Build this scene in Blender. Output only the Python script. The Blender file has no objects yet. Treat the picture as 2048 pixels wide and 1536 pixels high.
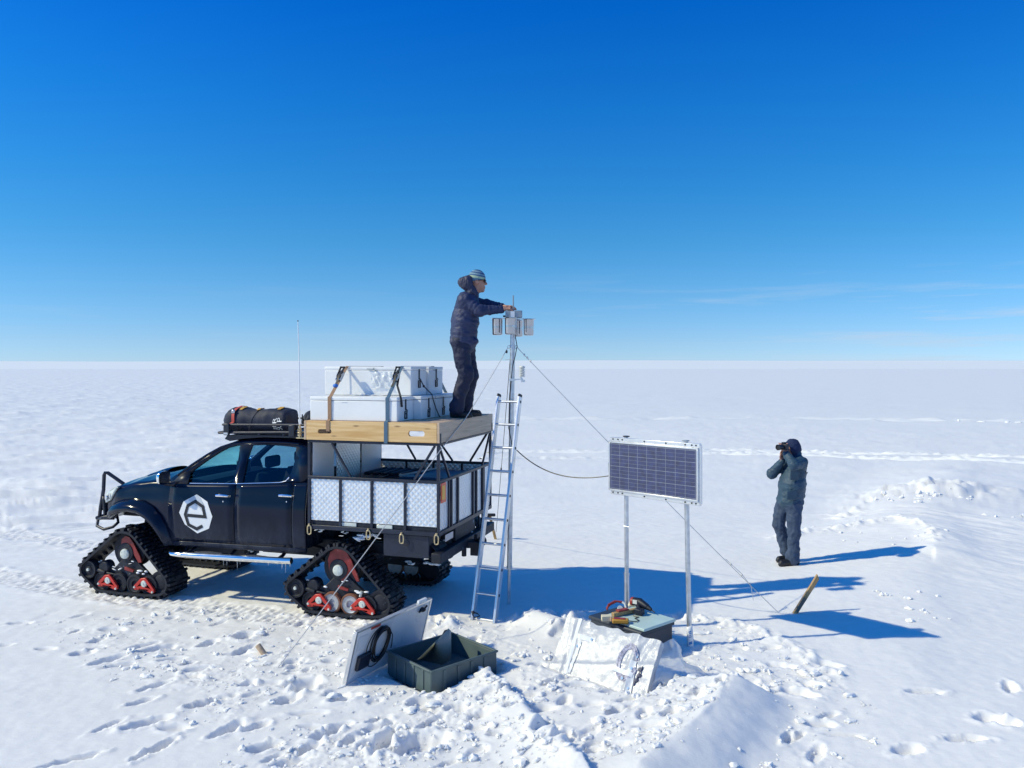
import bpy, bmesh, math, random
import numpy as np
from mathutils import Vector, Matrix, geometry
from mathutils import noise as mnoise
R = math.radians
PI = math.pi
scene = bpy.context.scene
COL = scene.collection
random.seed(7)

# ------------------------------------------------------------------ camera facts
F, EYE, HY, CX = 1577.0, 2.94, 737.0, 1024.0
def at(px, py, d):
    return Vector(((px - CX) / F * d, d, EYE - (py - HY) / F * d))
def gp(px, py, z=0.0):
    d = (EYE - z) * F / (py - HY)
    return Vector(((px - CX) / F * d, d, z))
V = Vector

# ------------------------------------------------------------------ mesh helper
class MB:
    def __init__(s):
        s.v = []; s.f = []
    def add(s, vs, fs):
        n = len(s.v)
        s.v += [tuple(p) for p in vs]
        s.f += [tuple(i + n for i in f) for f in fs]
        return s
    def box(s, a, b, M=None):
        x0, y0, z0 = a; x1, y1, z1 = b
        vs = [V(p) for p in ((x0,y0,z0),(x1,y0,z0),(x1,y1,z0),(x0,y1,z0),(x0,y0,z1),(x1,y0,z1),(x1,y1,z1),(x0,y1,z1))]
        if M is not None: vs = [M @ p for p in vs]
        return s.add(vs, [(3,2,1,0),(4,5,6,7),(0,1,5,4),(1,2,6,5),(2,3,7,6),(3,0,4,7)])
    def cbox(s, c, d, M=None):
        return s.box((c[0]-d[0]/2,c[1]-d[1]/2,c[2]-d[2]/2),(c[0]+d[0]/2,c[1]+d[1]/2,c[2]+d[2]/2), M)
    def bar(s, p, q, w, h, up=(0,0,1)):
        p, q, up = V(p), V(q), V(up)
        z = (q - p).normalized(); x = z.cross(up)
        if x.length < 1e-4: x = z.cross(V((1,0,0)))
        x.normalize(); y = x.cross(z)
        vs = []
        for e in (p, q):
            for a, b in ((-1,-1),(1,-1),(1,1),(-1,1)):
                vs.append(e + x*a*w/2 + y*b*h/2)
        return s.add(vs, [(0,1,2,3),(7,6,5,4),(0,4,5,1),(1,5,6,2),(2,6,7,3),(3,7,4,0)])
    def tube(s, pts, r, n=10, closed=False, cap=True):
        pts = [V(p) for p in pts]; m = len(pts)
        rs = r if isinstance(r, (list, tuple)) else [r]*m
        tans = []
        for i in range(m):
            if closed: t = pts[(i+1)%m] - pts[i-1]
            else: t = pts[min(i+1,m-1)] - pts[max(i-1,0)]
            tans.append(t.normalized() if t.length > 1e-9 else V((0,0,1)))
        t0 = tans[0]; x = t0.cross(V((0,0,1)))
        if x.length < 1e-3: x = t0.cross(V((1,0,0)))
        x.normalize(); vs = []
        for i in range(m):
            t = tans[i]; x = (x - t*x.dot(t))
            if x.length < 1e-6: x = t.cross(V((0.3,0.9,0.1)))
            x.normalize(); y = t.cross(x)
            for k in range(n):
                a = 2*PI*k/n
                vs.append(pts[i] + (x*math.cos(a) + y*math.sin(a))*rs[i])
        fs = []
        for i in range(m if closed else m-1):
            j = (i+1) % m
            for k in range(n):
                l = (k+1) % n
                fs.append((i*n+k, i*n+l, j*n+l, j*n+k))
        if cap and not closed:
            fs.append(tuple(reversed(range(n)))); fs.append(tuple(range((m-1)*n, m*n)))
        return s.add(vs, fs)
    def cyl(s, p, q, r, r2=None, n=20):
        return s.tube([p, q], [r, r if r2 is None else r2], n)
    def lathe(s, prof, o, axis, n=24, cap=True):
        # prof: list of (radius, distance along axis)
        o = V(o); z = V(axis).normalized(); x = z.cross(V((0,0,1)))
        if x.length < 1e-3: x = V((1,0,0))
        x.normalize(); y = z.cross(x); vs = []; fs = []
        for (r, h) in prof:
            for k in range(n):
                a = 2*PI*k/n
                vs.append(o + z*h + (x*math.cos(a) + y*math.sin(a))*max(r,1e-4))
        for i in range(len(prof)-1):
            for k in range(n):
                l = (k+1) % n
                fs.append((i*n+k, i*n+l, (i+1)*n+l, (i+1)*n+k))
        if cap: fs.append(tuple(reversed(range(n)))); fs.append(tuple(range((len(prof)-1)*n, len(prof)*n)))
        return s.add(vs, fs)
    def ball(s, c, r, nu=16, nv=10, M=None):
        r = (r, r, r) if not isinstance(r, (tuple, list)) else r
        c = V(c); vs = []; fs = []
        for i in range(nv+1):
            t = PI*i/nv
            for k in range(nu):
                a = 2*PI*k/nu
                p = V((r[0]*math.sin(t)*math.cos(a), r[1]*math.sin(t)*math.sin(a), r[2]*math.cos(t)))
                if M is not None: p = M @ p
                vs.append(c + p)
        for i in range(nv):
            for k in range(nu):
                l = (k+1) % nu
                fs.append((i*nu+k, (i+1)*nu+k, (i+1)*nu+l, i*nu+l))
        return s.add(vs, fs)
    def prism(s, loops, fn, t0, t1):
        """loops: outer polygon then holes, 2D; fn(a,b,t)->3D point"""
        flat = [p for l in loops for p in l]; n = len(flat)
        tris = geometry.tessellate_polygon([[V((p[0],p[1],0)) for p in l] for l in loops])
        vs = [fn(p[0],p[1],t0) for p in flat] + [fn(p[0],p[1],t1) for p in flat]
        fs = []
        for t in tris:
            fs.append(tuple(t)); fs.append(tuple(n + i for i in reversed(t)))
        b = 0
        for l in loops:
            m = len(l)
            for i in range(m):
                j = (i+1) % m
                fs.append((b+i, b+j, n+b+j, n+b+i))
            b += m
        return s.add(vs, fs)
    def grid(s, fn, us, ws):
        vs = [fn(u, w) for u in us for w in ws]; m = len(ws); fs = []
        for i in range(len(us)-1):
            for k in range(m-1):
                fs.append((i*m+k, i*m+k+1, (i+1)*m+k+1, (i+1)*m+k))
        return s.add(vs, fs)
    def islands(s):
        par = list(range(len(s.v)))
        def find(i):
            while par[i] != i: par[i] = par[par[i]]; i = par[i]
            return i
        for f in s.f:
            a = find(f[0])
            for i in f[1:]: par[find(i)] = a
        groups = {}
        for f in s.f: groups.setdefault(find(f[0]), []).append(f)
        out = []
        for fs in groups.values():
            ids = sorted({i for f in fs for i in f}); mp = {i: k for k, i in enumerate(ids)}
            m = MB(); m.v = [s.v[i] for i in ids]; m.f = [tuple(mp[i] for i in f) for f in fs]; out.append(m)
        return out
    def build(s, name, mat, parent=None, bevel=0.0, smooth=40, thick=0.0, seg=2, sub=0, split=False):
        if split: return [m.build(name, mat, parent, bevel, smooth, thick, seg, sub) for m in s.islands()][0]
        me = bpy.data.meshes.new(name); me.from_pydata(s.v, [], s.f); me.update()
        bm = bmesh.new(); bm.from_mesh(me)
        bmesh.ops.recalc_face_normals(bm, faces=bm.faces); bm.to_mesh(me); bm.free()
        if smooth:
            me.polygons.foreach_set('use_smooth', [True]*len(me.polygons))
            if smooth < 180: me.set_sharp_from_angle(angle=R(smooth))
        me.materials.append(mat)
        o = bpy.data.objects.new(name, me); COL.objects.link(o)
        if parent is not None: o.parent = parent
        if thick:
            m = o.modifiers.new('thick', 'SOLIDIFY'); m.thickness = thick; m.offset = 0
        if bevel:
            m = o.modifiers.new('bevel', 'BEVEL'); m.width = bevel; m.segments = seg; m.limit_method = 'ANGLE'; m.angle_limit = R(35)
            m.harden_normals = False
        if sub:
            m = o.modifiers.new('sub', 'SUBSURF'); m.levels = sub; m.render_levels = sub
        return o

def tag(o, label=None, cat=None, group=None, kind=None):
    if label: o['label'] = label
    if cat: o['category'] = cat
    if group: o['group'] = group
    if kind: o['kind'] = kind
    return o
def thing(name, label, cat, loc=(0,0,0), rz=0, group=None):
    o = bpy.data.objects.new(name, None); COL.objects.link(o)
    o.location = loc; o.rotation_euler = (0,0,rz); o.empty_display_size = .1
    return tag(o, label, cat, group)
def local(o):
    return (Matrix.Translation(o.location) @ Matrix.Rotation(o.rotation_euler[2], 4, 'Z')).inverted()

# ------------------------------------------------------------------ materials
def mat(name, col, rough=.5, metal=0., spec=.5, var=.12, vscale=6., bump=0., bscale=40., coat=0., rvar=.08, stretch=(1,1,1), dirt=None, dscale=3., dthr=.6):
    m = bpy.data.materials.new(name); m.use_nodes = True
    nt = m.node_tree; N = nt.nodes; L = nt.links; b = N['Principled BSDF']
    b.inputs['Roughness'].default_value = rough; b.inputs['Metallic'].default_value = metal
    b.inputs['Specular IOR Level'].default_value = spec; b.inputs['Coat Weight'].default_value = coat
    b.inputs['Coat Roughness'].default_value = .05
    tc = N.new('ShaderNodeTexCoord'); mp = N.new('ShaderNodeMapping'); mp.inputs['Scale'].default_value = stretch
    L.new(tc.outputs['Object'], mp.inputs['Vector'])
    n = N.new('ShaderNodeTexNoise'); n.inputs['Scale'].default_value = vscale; n.inputs['Detail'].default_value = 5
    L.new(mp.outputs[0], n.inputs['Vector'])
    r = N.new('ShaderNodeValToRGB')
    r.color_ramp.elements[0].position = .3; r.color_ramp.elements[1].position = .7
    r.color_ramp.elements[0].color = tuple(c*(1-var) for c in col) + (1,)
    r.color_ramp.elements[1].color = tuple(min(1, c*(1+var)) for c in col) + (1,)
    L.new(n.outputs[0], r.inputs[0]); out = r.outputs[0]
    if dirt:
        n2 = N.new('ShaderNodeTexNoise'); n2.inputs['Scale'].default_value = dscale; n2.inputs['Detail'].default_value = 8; n2.inputs['Roughness'].default_value = .65
        L.new(tc.outputs['Object'], n2.inputs['Vector'])
        r2 = N.new('ShaderNodeValToRGB'); r2.color_ramp.elements[0].position = dthr; r2.color_ramp.elements[1].position = min(1, dthr+.12)
        L.new(n2.outputs[0], r2.inputs[0])
        mx = N.new('ShaderNodeMix'); mx.data_type = 'RGBA'; L.new(r2.outputs[0], mx.inputs[0]); L.new(out, mx.inputs[6]); mx.inputs[7].default_value = tuple(dirt) + (1,)
        out = mx.outputs[2]
        rm = N.new('ShaderNodeMath'); rm.operation = 'MULTIPLY_ADD'; L.new(r2.outputs[0], rm.inputs[0]); rm.inputs[1].default_value = .6 - rough*.5; rm.inputs[2].default_value = rough
        rm.use_clamp = True; L.new(rm.outputs[0], b.inputs['Roughness'])
        mt = N.new('ShaderNodeMath'); mt.operation = 'MULTIPLY_ADD'; L.new(r2.outputs[0], mt.inputs[0]); mt.inputs[1].default_value = -metal; mt.inputs[2].default_value = metal
        L.new(mt.outputs[0], b.inputs['Metallic'])
    elif rvar:
        rm = N.new('ShaderNodeMath'); rm.operation = 'MULTIPLY_ADD'; L.new(n.outputs[0], rm.inputs[0]); rm.inputs[1].default_value = 2*rvar; rm.inputs[2].default_value = rough - rvar
        rm.use_clamp = True; L.new(rm.outputs[0], b.inputs['Roughness'])
    L.new(out, b.inputs['Base Color'])
    if bump:
        n3 = N.new('ShaderNodeTexNoise'); n3.inputs['Scale'].default_value = bscale; n3.inputs['Detail'].default_value = 4
        L.new(mp.outputs[0], n3.inputs['Vector'])
        bp = N.new('ShaderNodeBump'); bp.inputs['Strength'].default_value = min(1, bump); bp.inputs['Distance'].default_value = .01*max(1, bump)
        L.new(n3.outputs[0], bp.inputs['Height']); L.new(bp.outputs[0], b.inputs['Normal'])
    return m
def bsdf(m): return m.node_tree.nodes['Principled BSDF']

def pattern_bump(m, expr_builder, strength, dist):
    nt = m.node_tree; N = nt.nodes; L = nt.links; b = bsdf(m)
    tc = N.new('ShaderNodeTexCoord'); sp = N.new('ShaderNodeSeparateXYZ'); L.new(tc.outputs['Object'], sp.inputs[0])
    h = expr_builder(N, L, sp)
    bp = N.new('ShaderNodeBump'); bp.inputs['Strength'].default_value = strength; bp.inputs['Distance'].default_value = dist
    L.new(h, bp.inputs['Height'])
    if b.inputs['Normal'].links: L.new(b.inputs['Normal'].links[0].from_socket, bp.inputs['Normal'])
    L.new(bp.outputs[0], b.inputs['Normal'])
    return h
def mth(N, L, op, a, b=None, c=None):
    n = N.new('ShaderNodeMath'); n.operation = op
    for i, x in enumerate((a, b, c)):
        if x is None: continue
        if isinstance(x, (int, float)): n.inputs[i].default_value = x
        else: L.new(x, n.inputs[i])
    return n.outputs[0]

M = {}
M['paint'] = mat('black_truck_paint', (.004,.008,.024), rough=.13, spec=.27, var=.25, vscale=2, coat=0., rvar=.05)
def spray(m, z0, z1, col):
    nt = m.node_tree; N = nt.nodes; L = nt.links; b = bsdf(m)
    tc = N.new('ShaderNodeTexCoord'); sp = N.new('ShaderNodeSeparateXYZ'); L.new(tc.outputs['Object'], sp.inputs[0])
    mp = N.new('ShaderNodeMapping'); mp.inputs['Scale'].default_value = (3, 3, 1.6); mp.inputs['Rotation'].default_value = (0, R(35), 0); L.new(tc.outputs['Object'], mp.inputs[0])
    n = N.new('ShaderNodeTexNoise'); n.inputs['Scale'].default_value = 1.4; n.inputs['Detail'].default_value = 9; n.inputs['Roughness'].default_value = .7; L.new(mp.outputs[0], n.inputs['Vector'])
    mr = N.new('ShaderNodeMapRange'); mr.inputs['From Min'].default_value = z1; mr.inputs['From Max'].default_value = z0; L.new(sp.outputs[2], mr.inputs['Value'])
    k = mth(N, L, 'MULTIPLY', mr.outputs[0], mth(N, L, 'MULTIPLY_ADD', n.outputs[0], 2.6, -.85)); k = mth(N, L, 'MAXIMUM', mth(N, L, 'MINIMUM', k, 1.), 0.); k = mth(N, L, 'MULTIPLY', k, .42)
    mx = N.new('ShaderNodeMix'); mx.data_type = 'RGBA'; L.new(k, mx.inputs[0]); L.new(b.inputs['Base Color'].links[0].from_socket, mx.inputs[6]); mx.inputs[7].default_value = tuple(col) + (1,); L.new(mx.outputs[2], b.inputs['Base Color'])
    rs = b.inputs['Roughness'].links[0].from_socket; ro = mth(N, L, 'MULTIPLY_ADD', k, .9, rs); L.new(ro, b.inputs['Roughness'])
spray(M['paint'], .66, 1.12, (.10,.12,.17))
M['plastic'] = mat('black_plastic', (.008,.012,.026), rough=.42, var=.2, bump=.15, bscale=200)
M['rubber'] = mat('black_rubber', (.007,.010,.020), rough=.62, var=.35, vscale=9, bump=.4, bscale=60, dirt=(.30,.33,.38), dscale=8, dthr=.66)
M['steel'] = mat('black_painted_steel', (.012,.018,.038), rough=.42, var=.3, vscale=8, bump=.15, bscale=90)
M['under'] = mat('dirty_underbody', (.008,.012,.024), rough=.6, var=.4, vscale=6, bump=.5, bscale=25, dirt=(.40,.43,.50), dscale=6, dthr=.62)
M['red'] = mat('red_track_frame', (.24,.024,.022), rough=.45, var=.4, vscale=10, dirt=(.40,.40,.46), dscale=10, dthr=.60)
M['redarm'] = mat('red_bogie_arm', (.55,.035,.025), rough=.35, var=.2, vscale=14, dirt=(.7,.7,.75), dscale=9, dthr=.68)
M['wheelgrey'] = mat('grey_wheel_disc', (.45,.47,.50), rough=.45, metal=.2, var=.2, vscale=12)
M['rusty'] = mat('worn_wheel_tyre', (.20,.085,.05), rough=.6, var=.4, vscale=20)
M['hub'] = mat('pale_hub_cap', (.62,.66,.62), rough=.35, var=.1, vscale=20)
M['chrome'] = mat('chrome', (.78,.79,.80), rough=.09, metal=1., var=.03, rvar=.03)
M['stain'] = mat('polished_steel', (.44,.46,.50), rough=.14, metal=1., var=.04, rvar=.03, stretch=(1,1,.2), vscale=20)
M['alu'] = mat('aluminium', (.72,.73,.75), rough=.34, metal=.85, var=.08, vscale=9, stretch=(1,1,.3), bump=.06, bscale=80)
M['galv'] = mat('galvanised_tube', (.60,.62,.65), rough=.38, metal=.8, var=.15, vscale=14, bump=.08, bscale=60)
M['white'] = mat('white_enamel', (.80,.81,.83), rough=.45, var=.03, vscale=3)
M['foam'] = mat('white_box_skin', (.83,.835,.83), rough=.55, var=.035, vscale=3, bump=.35, bscale=7, dirt=(.66,.66,.66), dscale=7, dthr=.66)
M['decal'] = mat('white_decal', (.80,.81,.82), rough=.4, var=.02)
M['decalgrey'] = mat('grey_decal', (.50,.54,.60), rough=.4, var=.02)
M['ink'] = mat('dark_ink', (.012,.014,.02), rough=.5, var=.1)
M['seat'] = mat('dark_seat_fabric', (.014,.018,.03), rough=.8, var=.2)
M['snowlump'] = mat('packed_snow', (.86,.88,.92), rough=.7, var=.03, bump=.6, bscale=30)
M['ice'] = mat('ice', (.75,.82,.9), rough=.08, var=.02); bsdf(M['ice']).inputs['Transmission Weight'].default_value = .8
M['brass'] = mat('yellow_passivated_steel', (.62,.50,.30), rough=.35, metal=.6, var=.15, vscale=30)
M['lamp'] = mat('headlight_plastic', (.62,.66,.62), rough=.12, var=.08, vscale=25, coat=.5)
M['orange'] = mat('orange_webbing', (.52,.17,.06), rough=.75, var=.15, vscale=60)
M['tan'] = mat('faded_orange_webbing', (.33,.20,.12), rough=.75, var=.15, vscale=60)
M['bluestrap'] = mat('grey_blue_webbing', (.07,.14,.22), rough=.7, var=.15, vscale=60)
M['redstrap'] = mat('red_webbing', (.55,.09,.07), rough=.7, var=.12, vscale=60)
M['bag'] = mat('black_bag_fabric', (.013,.019,.042), rough=.72, var=.3, vscale=7, bump=.5, bscale=12)
M['yellow'] = mat('yellow_fabric', (.60,.34,.05), rough=.6, var=.15, vscale=30)
M['cable'] = mat('black_cable', (.010,.011,.015), rough=.45, var=.1)
M['wire'] = mat('steel_wire', (.62,.60,.58), rough=.45, metal=.5, var=.1)
M['crate'] = mat('grey_green_crate', (.085,.122,.128), rough=.5, var=.15, vscale=5, bump=.12, bscale=60, dirt=(.30,.32,.34), dscale=5, dthr=.72)
M['divider'] = mat('grey_divider_sheet', (.30,.36,.37), rough=.4, var=.1, vscale=8)
M['back'] = mat('white_backsheet', (.60,.62,.66), rough=.28, var=.05, vscale=2.5)
M['lid'] = mat('pale_green_board', (.50,.65,.63), rough=.4, var=.05, vscale=5)
M['chest'] = mat('dark_grey_chest', (.035,.045,.065), rough=.5, var=.2, vscale=6)
M['tape'] = mat('white_tape', (.78,.80,.82), rough=.25, var=.03)
M['blueink'] = mat('blue_ink', (.06,.22,.50), rough=.4, var=.1)
M['skin'] = mat('skin', (.42,.22,.16), rough=.5, var=.1, vscale=20)
M['grey'] = mat('grey_instrument_case', (.30,.34,.38), rough=.4, metal=.3, var=.06)
M['shield'] = mat('pale_sensor_plates', (.70,.71,.68), rough=.5, var=.05)
M['ochre'] = mat('ochre_rubber', (.52,.27,.04), rough=.5, var=.12)
M['redgrip'] = mat('red_rubber', (.30,.035,.03), rough=.5, var=.15)
M['paper'] = mat('cream_block', (.72,.66,.48), rough=.6, var=.08)
M['hazyel'] = mat('yellow_reflector', (.85,.42,.02), rough=.3, var=.05)
M['hazred'] = mat('red_reflector', (.85,.10,.04), rough=.3, var=.05)
M['plate'] = mat('pale_plate', (.62,.55,.53), rough=.4, var=.06)

def wood_mat(name, col, dark, scale=1.0, along='X', rough=.55):
    m = mat(name, col, rough=rough, var=.08, vscale=3)
    nt = m.node_tree; N = nt.nodes; L = nt.links; b = bsdf(m)
    tc = N.new('ShaderNodeTexCoord'); mp = N.new('ShaderNodeMapping')
    s = {'X': (.55, 9, 9), 'Y': (9, .55, 9), 'Z': (9, 9, .55)}[along]
    mp.inputs['Scale'].default_value = tuple(q*scale for q in s); L.new(tc.outputs['Object'], mp.inputs['Vector'])
    n = N.new('ShaderNodeTexNoise'); n.inputs['Scale'].default_value = 2.2; n.inputs['Detail'].default_value = 8; n.inputs['Distortion'].default_value = 1.2
    L.new(mp.outputs[0], n.inputs['Vector'])
    r = N.new('ShaderNodeValToRGB'); r.color_ramp.elements[0].position = .32; r.color_ramp.elements[1].position = .62
    r.color_ramp.elements[0].color = tuple(dark) + (1,); r.color_ramp.elements[1].color = tuple(col) + (1,)
    L.new(n.outputs[0], r.inputs[0])
    vo = N.new('ShaderNodeTexVoronoi'); vo.inputs['Scale'].default_value = 1.0
    mp2 = N.new('ShaderNodeMapping'); s2 = {'X': (2.3, 5, 9), 'Y': (5, 2.3, 9), 'Z': (5, 5, 2.3)}[along]; mp2.inputs['Scale'].default_value = s2
    L.new(tc.outputs['Object'], mp2.inputs['Vector']); L.new(mp2.outputs[0], vo.inputs['Vector'])
    r2 = N.new('ShaderNodeValToRGB'); r2.color_ramp.elements[0].position = .04; r2.color_ramp.elements[1].position = .13
    r2.color_ramp.elements[0].color = (.30,.22,.16,1); r2.color_ramp.elements[1].color = (1,1,1,1)
    L.new(vo.outputs['Distance'], r2.inputs[0])
    mx = N.new('ShaderNodeMix'); mx.data_type = 'RGBA'; mx.blend_type = 'MULTIPLY'; mx.inputs[0].default_value = .8
    L.new(r.outputs[0], mx.inputs[6]); L.new(r2.outputs[0], mx.inputs[7]); L.new(mx.outputs[2], b.inputs['Base Color'])
    bp = N.new('ShaderNodeBump'); bp.inputs['Strength'].default_value = .25; bp.inputs['Distance'].default_value = .004
    L.new(n.outputs[0], bp.inputs['Height']); L.new(bp.outputs[0], b.inputs['Normal'])
    return m
M['wood'] = wood_mat('spruce_board', (.80,.55,.27), (.62,.36,.13))
M['woody'] = wood_mat('brown_board', (.62,.45,.31), (.46,.33,.22), along='Y')  # duller and browner than the spruce tone, grain running across
M['stake'] = wood_mat('stake_wood', (.50,.33,.15), (.30,.18,.08), along='Z', scale=3)

# diamond tread plate: raised ribs alternating at +-45 degrees
def tread_plate(name, ax, ay, sc=1.0):
    m = mat(name, (.80,.81,.83), rough=.36, metal=.55, var=.06, vscale=5)
    def ex(N, L, sp):
        u, w = sp.outputs[ax], sp.outputs[ay]
        k = 44.0*sc
        a = mth(N, L, 'SINE', mth(N, L, 'MULTIPLY', mth(N, L, 'ADD', u, w), k)); b = mth(N, L, 'SINE', mth(N, L, 'MULTIPLY', mth(N, L, 'SUBTRACT', u, w), k))
        p = mth(N, L, 'MULTIPLY', a, b)
        return mth(N, L, 'ABSOLUTE', p)
    h = pattern_bump(m, ex, .7, .007)
    return m
M['plateside'] = tread_plate('aluminium_tread_plate', 0, 2)
M['plateend'] = tread_plate('aluminium_tread_plate_end', 1, 2)

def glass(name, tint):
    m = bpy.data.materials.new(name); m.use_nodes = True; nt = m.node_tree; N = nt.nodes; L = nt.links
    N.remove(N['Principled BSDF']); o = N['Material Output']
    t = N.new('ShaderNodeBsdfTransparent'); t.inputs[0].default_value = tuple(tint) + (1,)
    g = N.new('ShaderNodeBsdfGlossy'); g.inputs['Roughness'].default_value = .03
    fr = N.new('ShaderNodeLayerWeight'); fr.inputs[0].default_value = .5
    fp = mth(N, L, 'POWER', fr.outputs['Facing'], 5.0); fp = mth(N, L, 'MULTIPLY_ADD', fp, .9, .05)
    mx = N.new('ShaderNodeMixShader'); L.new(fp, mx.inputs[0]); L.new(t.outputs[0], mx.inputs[1]); L.new(g.outputs[0], mx.inputs[2])
    L.new(mx.outputs[0], o.inputs[0])
    return m
M['glass'] = glass('teal_tinted_glass', (.45,.80,.84))
M['darkglass'] = glass('dark_tinted_glass', (.29,.43,.57))

def translucent(name, col, alpha, rough=.25, bump=.6, bscale=20):
    m = mat(name, col, rough=rough, var=.02, bump=bump, bscale=bscale)
    bsdf(m).inputs['Alpha'].default_value = alpha
    return m
M['film'] = translucent('clear_plastic_film', (.80,.84,.88), .55)
# ------------------------------------------------------------------ camera, sky, sun
cam = bpy.data.cameras.new('camera'); camo = bpy.data.objects.new('camera', cam); COL.objects.link(camo)
cam.sensor_width = 36.0; cam.lens = 36.0*F/2048.0
cam.shift_y = (HY - 768.0)/2048.0
camo.location = (0, 0, EYE); camo.rotation_euler = (PI/2, 0, 0)
cam.clip_start = .1; cam.clip_end = 30000
scene.camera = camo
vs = scene.view_settings
vs.view_transform = 'Standard'; vs.look = 'None'; vs.exposure = .09; vs.gamma = 1; vs.use_curve_mapping = False

SUN_EL, SUN_AZ = 38.0, 8.5          # light travels towards +x, turned SUN_AZ towards +y
world = bpy.data.worlds.new('World'); scene.world = world; world.use_nodes = True
nt = world.node_tree; N = nt.nodes; L = nt.links; bg = N['Background']
sky = N.new('ShaderNodeTexSky'); sky.sky_type = 'NISHITA'; sky.sun_disc = False
sky.sun_elevation = R(SUN_EL); sky.sun_rotation = R(270 - SUN_AZ); sky.altitude = 2000; sky.air_density = 1; sky.dust_density = .2; sky.ozone_density = 3
tc = N.new('ShaderNodeTexCoord'); sp = N.new('ShaderNodeSeparateXYZ'); L.new(tc.outputs['Generated'], sp.inputs[0])
ramp = N.new('ShaderNodeValToRGB'); cr = ramp.color_ramp; cr.interpolation = 'LINEAR'
# the deep polar blue: clearer, thinner air than the model's, stronger with height (colours halved to stay inside 0..1)
stops = [(.0,(.66,.92,1.42)),(.035,(.62,.89,1.28)),(.087,(.50,.93,1.25)),(.156,(.31,.96,1.30)),(.225,(.18,.96,1.47)),(.31,(.08,.92,1.68)),(.42,(.012,.80,1.90)),(.56,(.10,1.0,1.95)),(.75,(.17,1.18,1.95)),(1.0,(.17,1.18,1.95))]
cr.elements[0].position = stops[0][0]; cr.elements[1].position = stops[-1][0]
for p, c in stops[1:-1]: cr.elements.new(p)
for e, (p, c) in zip(cr.elements, stops): e.position = p; e.color = tuple(q*.4 for q in c) + (1,)
L.new(sp.outputs[2], ramp.inputs[0])
mul = N.new('ShaderNodeMix'); mul.data_type = 'RGBA'; mul.blend_type = 'MULTIPLY'; mul.inputs[0].default_value = 1
L.new(sky.outputs[0], mul.inputs[6]); L.new(ramp.outputs[0], mul.inputs[7])
dbl = N.new('ShaderNodeVectorMath'); dbl.operation = 'SCALE'; dbl.inputs['Scale'].default_value = 2.5; L.new(mul.outputs[2], dbl.inputs[0])
# thin cirrus streaks low over the horizon
mp = N.new('ShaderNodeMapping'); mp.inputs['Scale'].default_value = (2.2, 2.2, 34); mp.inputs['Rotation'].default_value = (0, R(-1.6), 0); L.new(tc.outputs['Generated'], mp.inputs['Vector'])
cn = N.new('ShaderNodeTexNoise'); cn.inputs['Scale'].default_value = 1.6; cn.inputs['Detail'].default_value = 6; cn.inputs['Roughness'].default_value = .6; L.new(mp.outputs[0], cn.inputs['Vector'])
c1 = N.new('ShaderNodeValToRGB'); c1.color_ramp.elements[0].position = .53; c1.color_ramp.elements[1].position = .78; L.new(cn.outputs[0], c1.inputs[0])
c2 = N.new('ShaderNodeValToRGB'); c2.color_ramp.elements[0].position = 0.0; c2.color_ramp.elements[0].color = (.5,.5,.5,1); c2.color_ramp.elements[1].position = .125; c2.color_ramp.elements[1].color = (0,0,0,1)
e = c2.color_ramp.elements.new(.06); e.color = (.6,.6,.6,1); L.new(sp.outputs[2], c2.inputs[0])
cm = mth(N, L, 'MULTIPLY', c1.outputs[0], c2.outputs[0]); wx = mth(N, L, 'MULTIPLY_ADD', sp.outputs[0], 2.6, .40); wx = mth(N, L, 'MAXIMUM', wx, .22); cm = mth(N, L, 'MULTIPLY', cm, wx); cm = mth(N, L, 'MINIMUM', cm, .8)
cl = N.new('ShaderNodeMix'); cl.data_type = 'RGBA'; L.new(cm, cl.inputs[0]); L.new(dbl.outputs[0], cl.inputs[6]); cl.inputs[7].default_value = (5.6,6.6,8.0,1)
L.new(cl.outputs[2], bg.inputs[0]); bg.inputs[1].default_value = .095

sl = bpy.data.lights.new('sun', 'SUN'); sl.energy = 3.82; sl.color = (1,.93,.64); sl.angle = R(.55)
so = bpy.data.objects.new('sun', sl); COL.objects.link(so)
ldir = V((math.cos(R(SUN_AZ))*math.cos(R(SUN_EL)), math.sin(R(SUN_AZ))*math.cos(R(SUN_EL)), -math.sin(R(SUN_EL))))
so.rotation_euler = ldir.to_track_quat('-Z', 'Y').to_euler(); so.location = (-30, -5, 25)

# ------------------------------------------------------------------ noise in numpy
def _perm(seed):
    r = np.random.RandomState(seed); p = r.permutation(512).astype(np.int64); return p
_P = _perm(11); _A = np.random.RandomState(5).rand(512)*2*np.pi
_GX, _GY = np.cos(_A), np.sin(_A)
def pn(x, y, seed=0):
    xi = np.floor(x).astype(np.int64); yi = np.floor(y).astype(np.int64)
    xf = x - xi; yf = y - yi
    u = xf*xf*xf*(xf*(xf*6-15)+10); v = yf*yf*yf*(yf*(yf*6-15)+10)
    def g(ix, iy, dx, dy):
        h = _P[(_P[(ix + seed*37) & 511] + iy) & 511]
        return _GX[h]*dx + _GY[h]*dy
    a = g(xi, yi, xf, yf); b = g(xi+1, yi, xf-1, yf); c = g(xi, yi+1, xf, yf-1); d = g(xi+1, yi+1, xf-1, yf-1)
    a = a + u*(b-a); c = c + u*(d-c)
    return (a + v*(c-a))*1.4
def fbm(x, y, o=4, seed=0, lac=2.03, gain=.5):
    s = 0; a = 1
    for i in range(o):
        s = s + a*pn(x, y, seed+i); x = x*lac + 13.7; y = y*lac + 7.1; a *= gain
    return s
def sst(a, b, x):
    t = np.clip((x-a)/(b-a), 0, 1); return t*t*(3-2*t)
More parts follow.
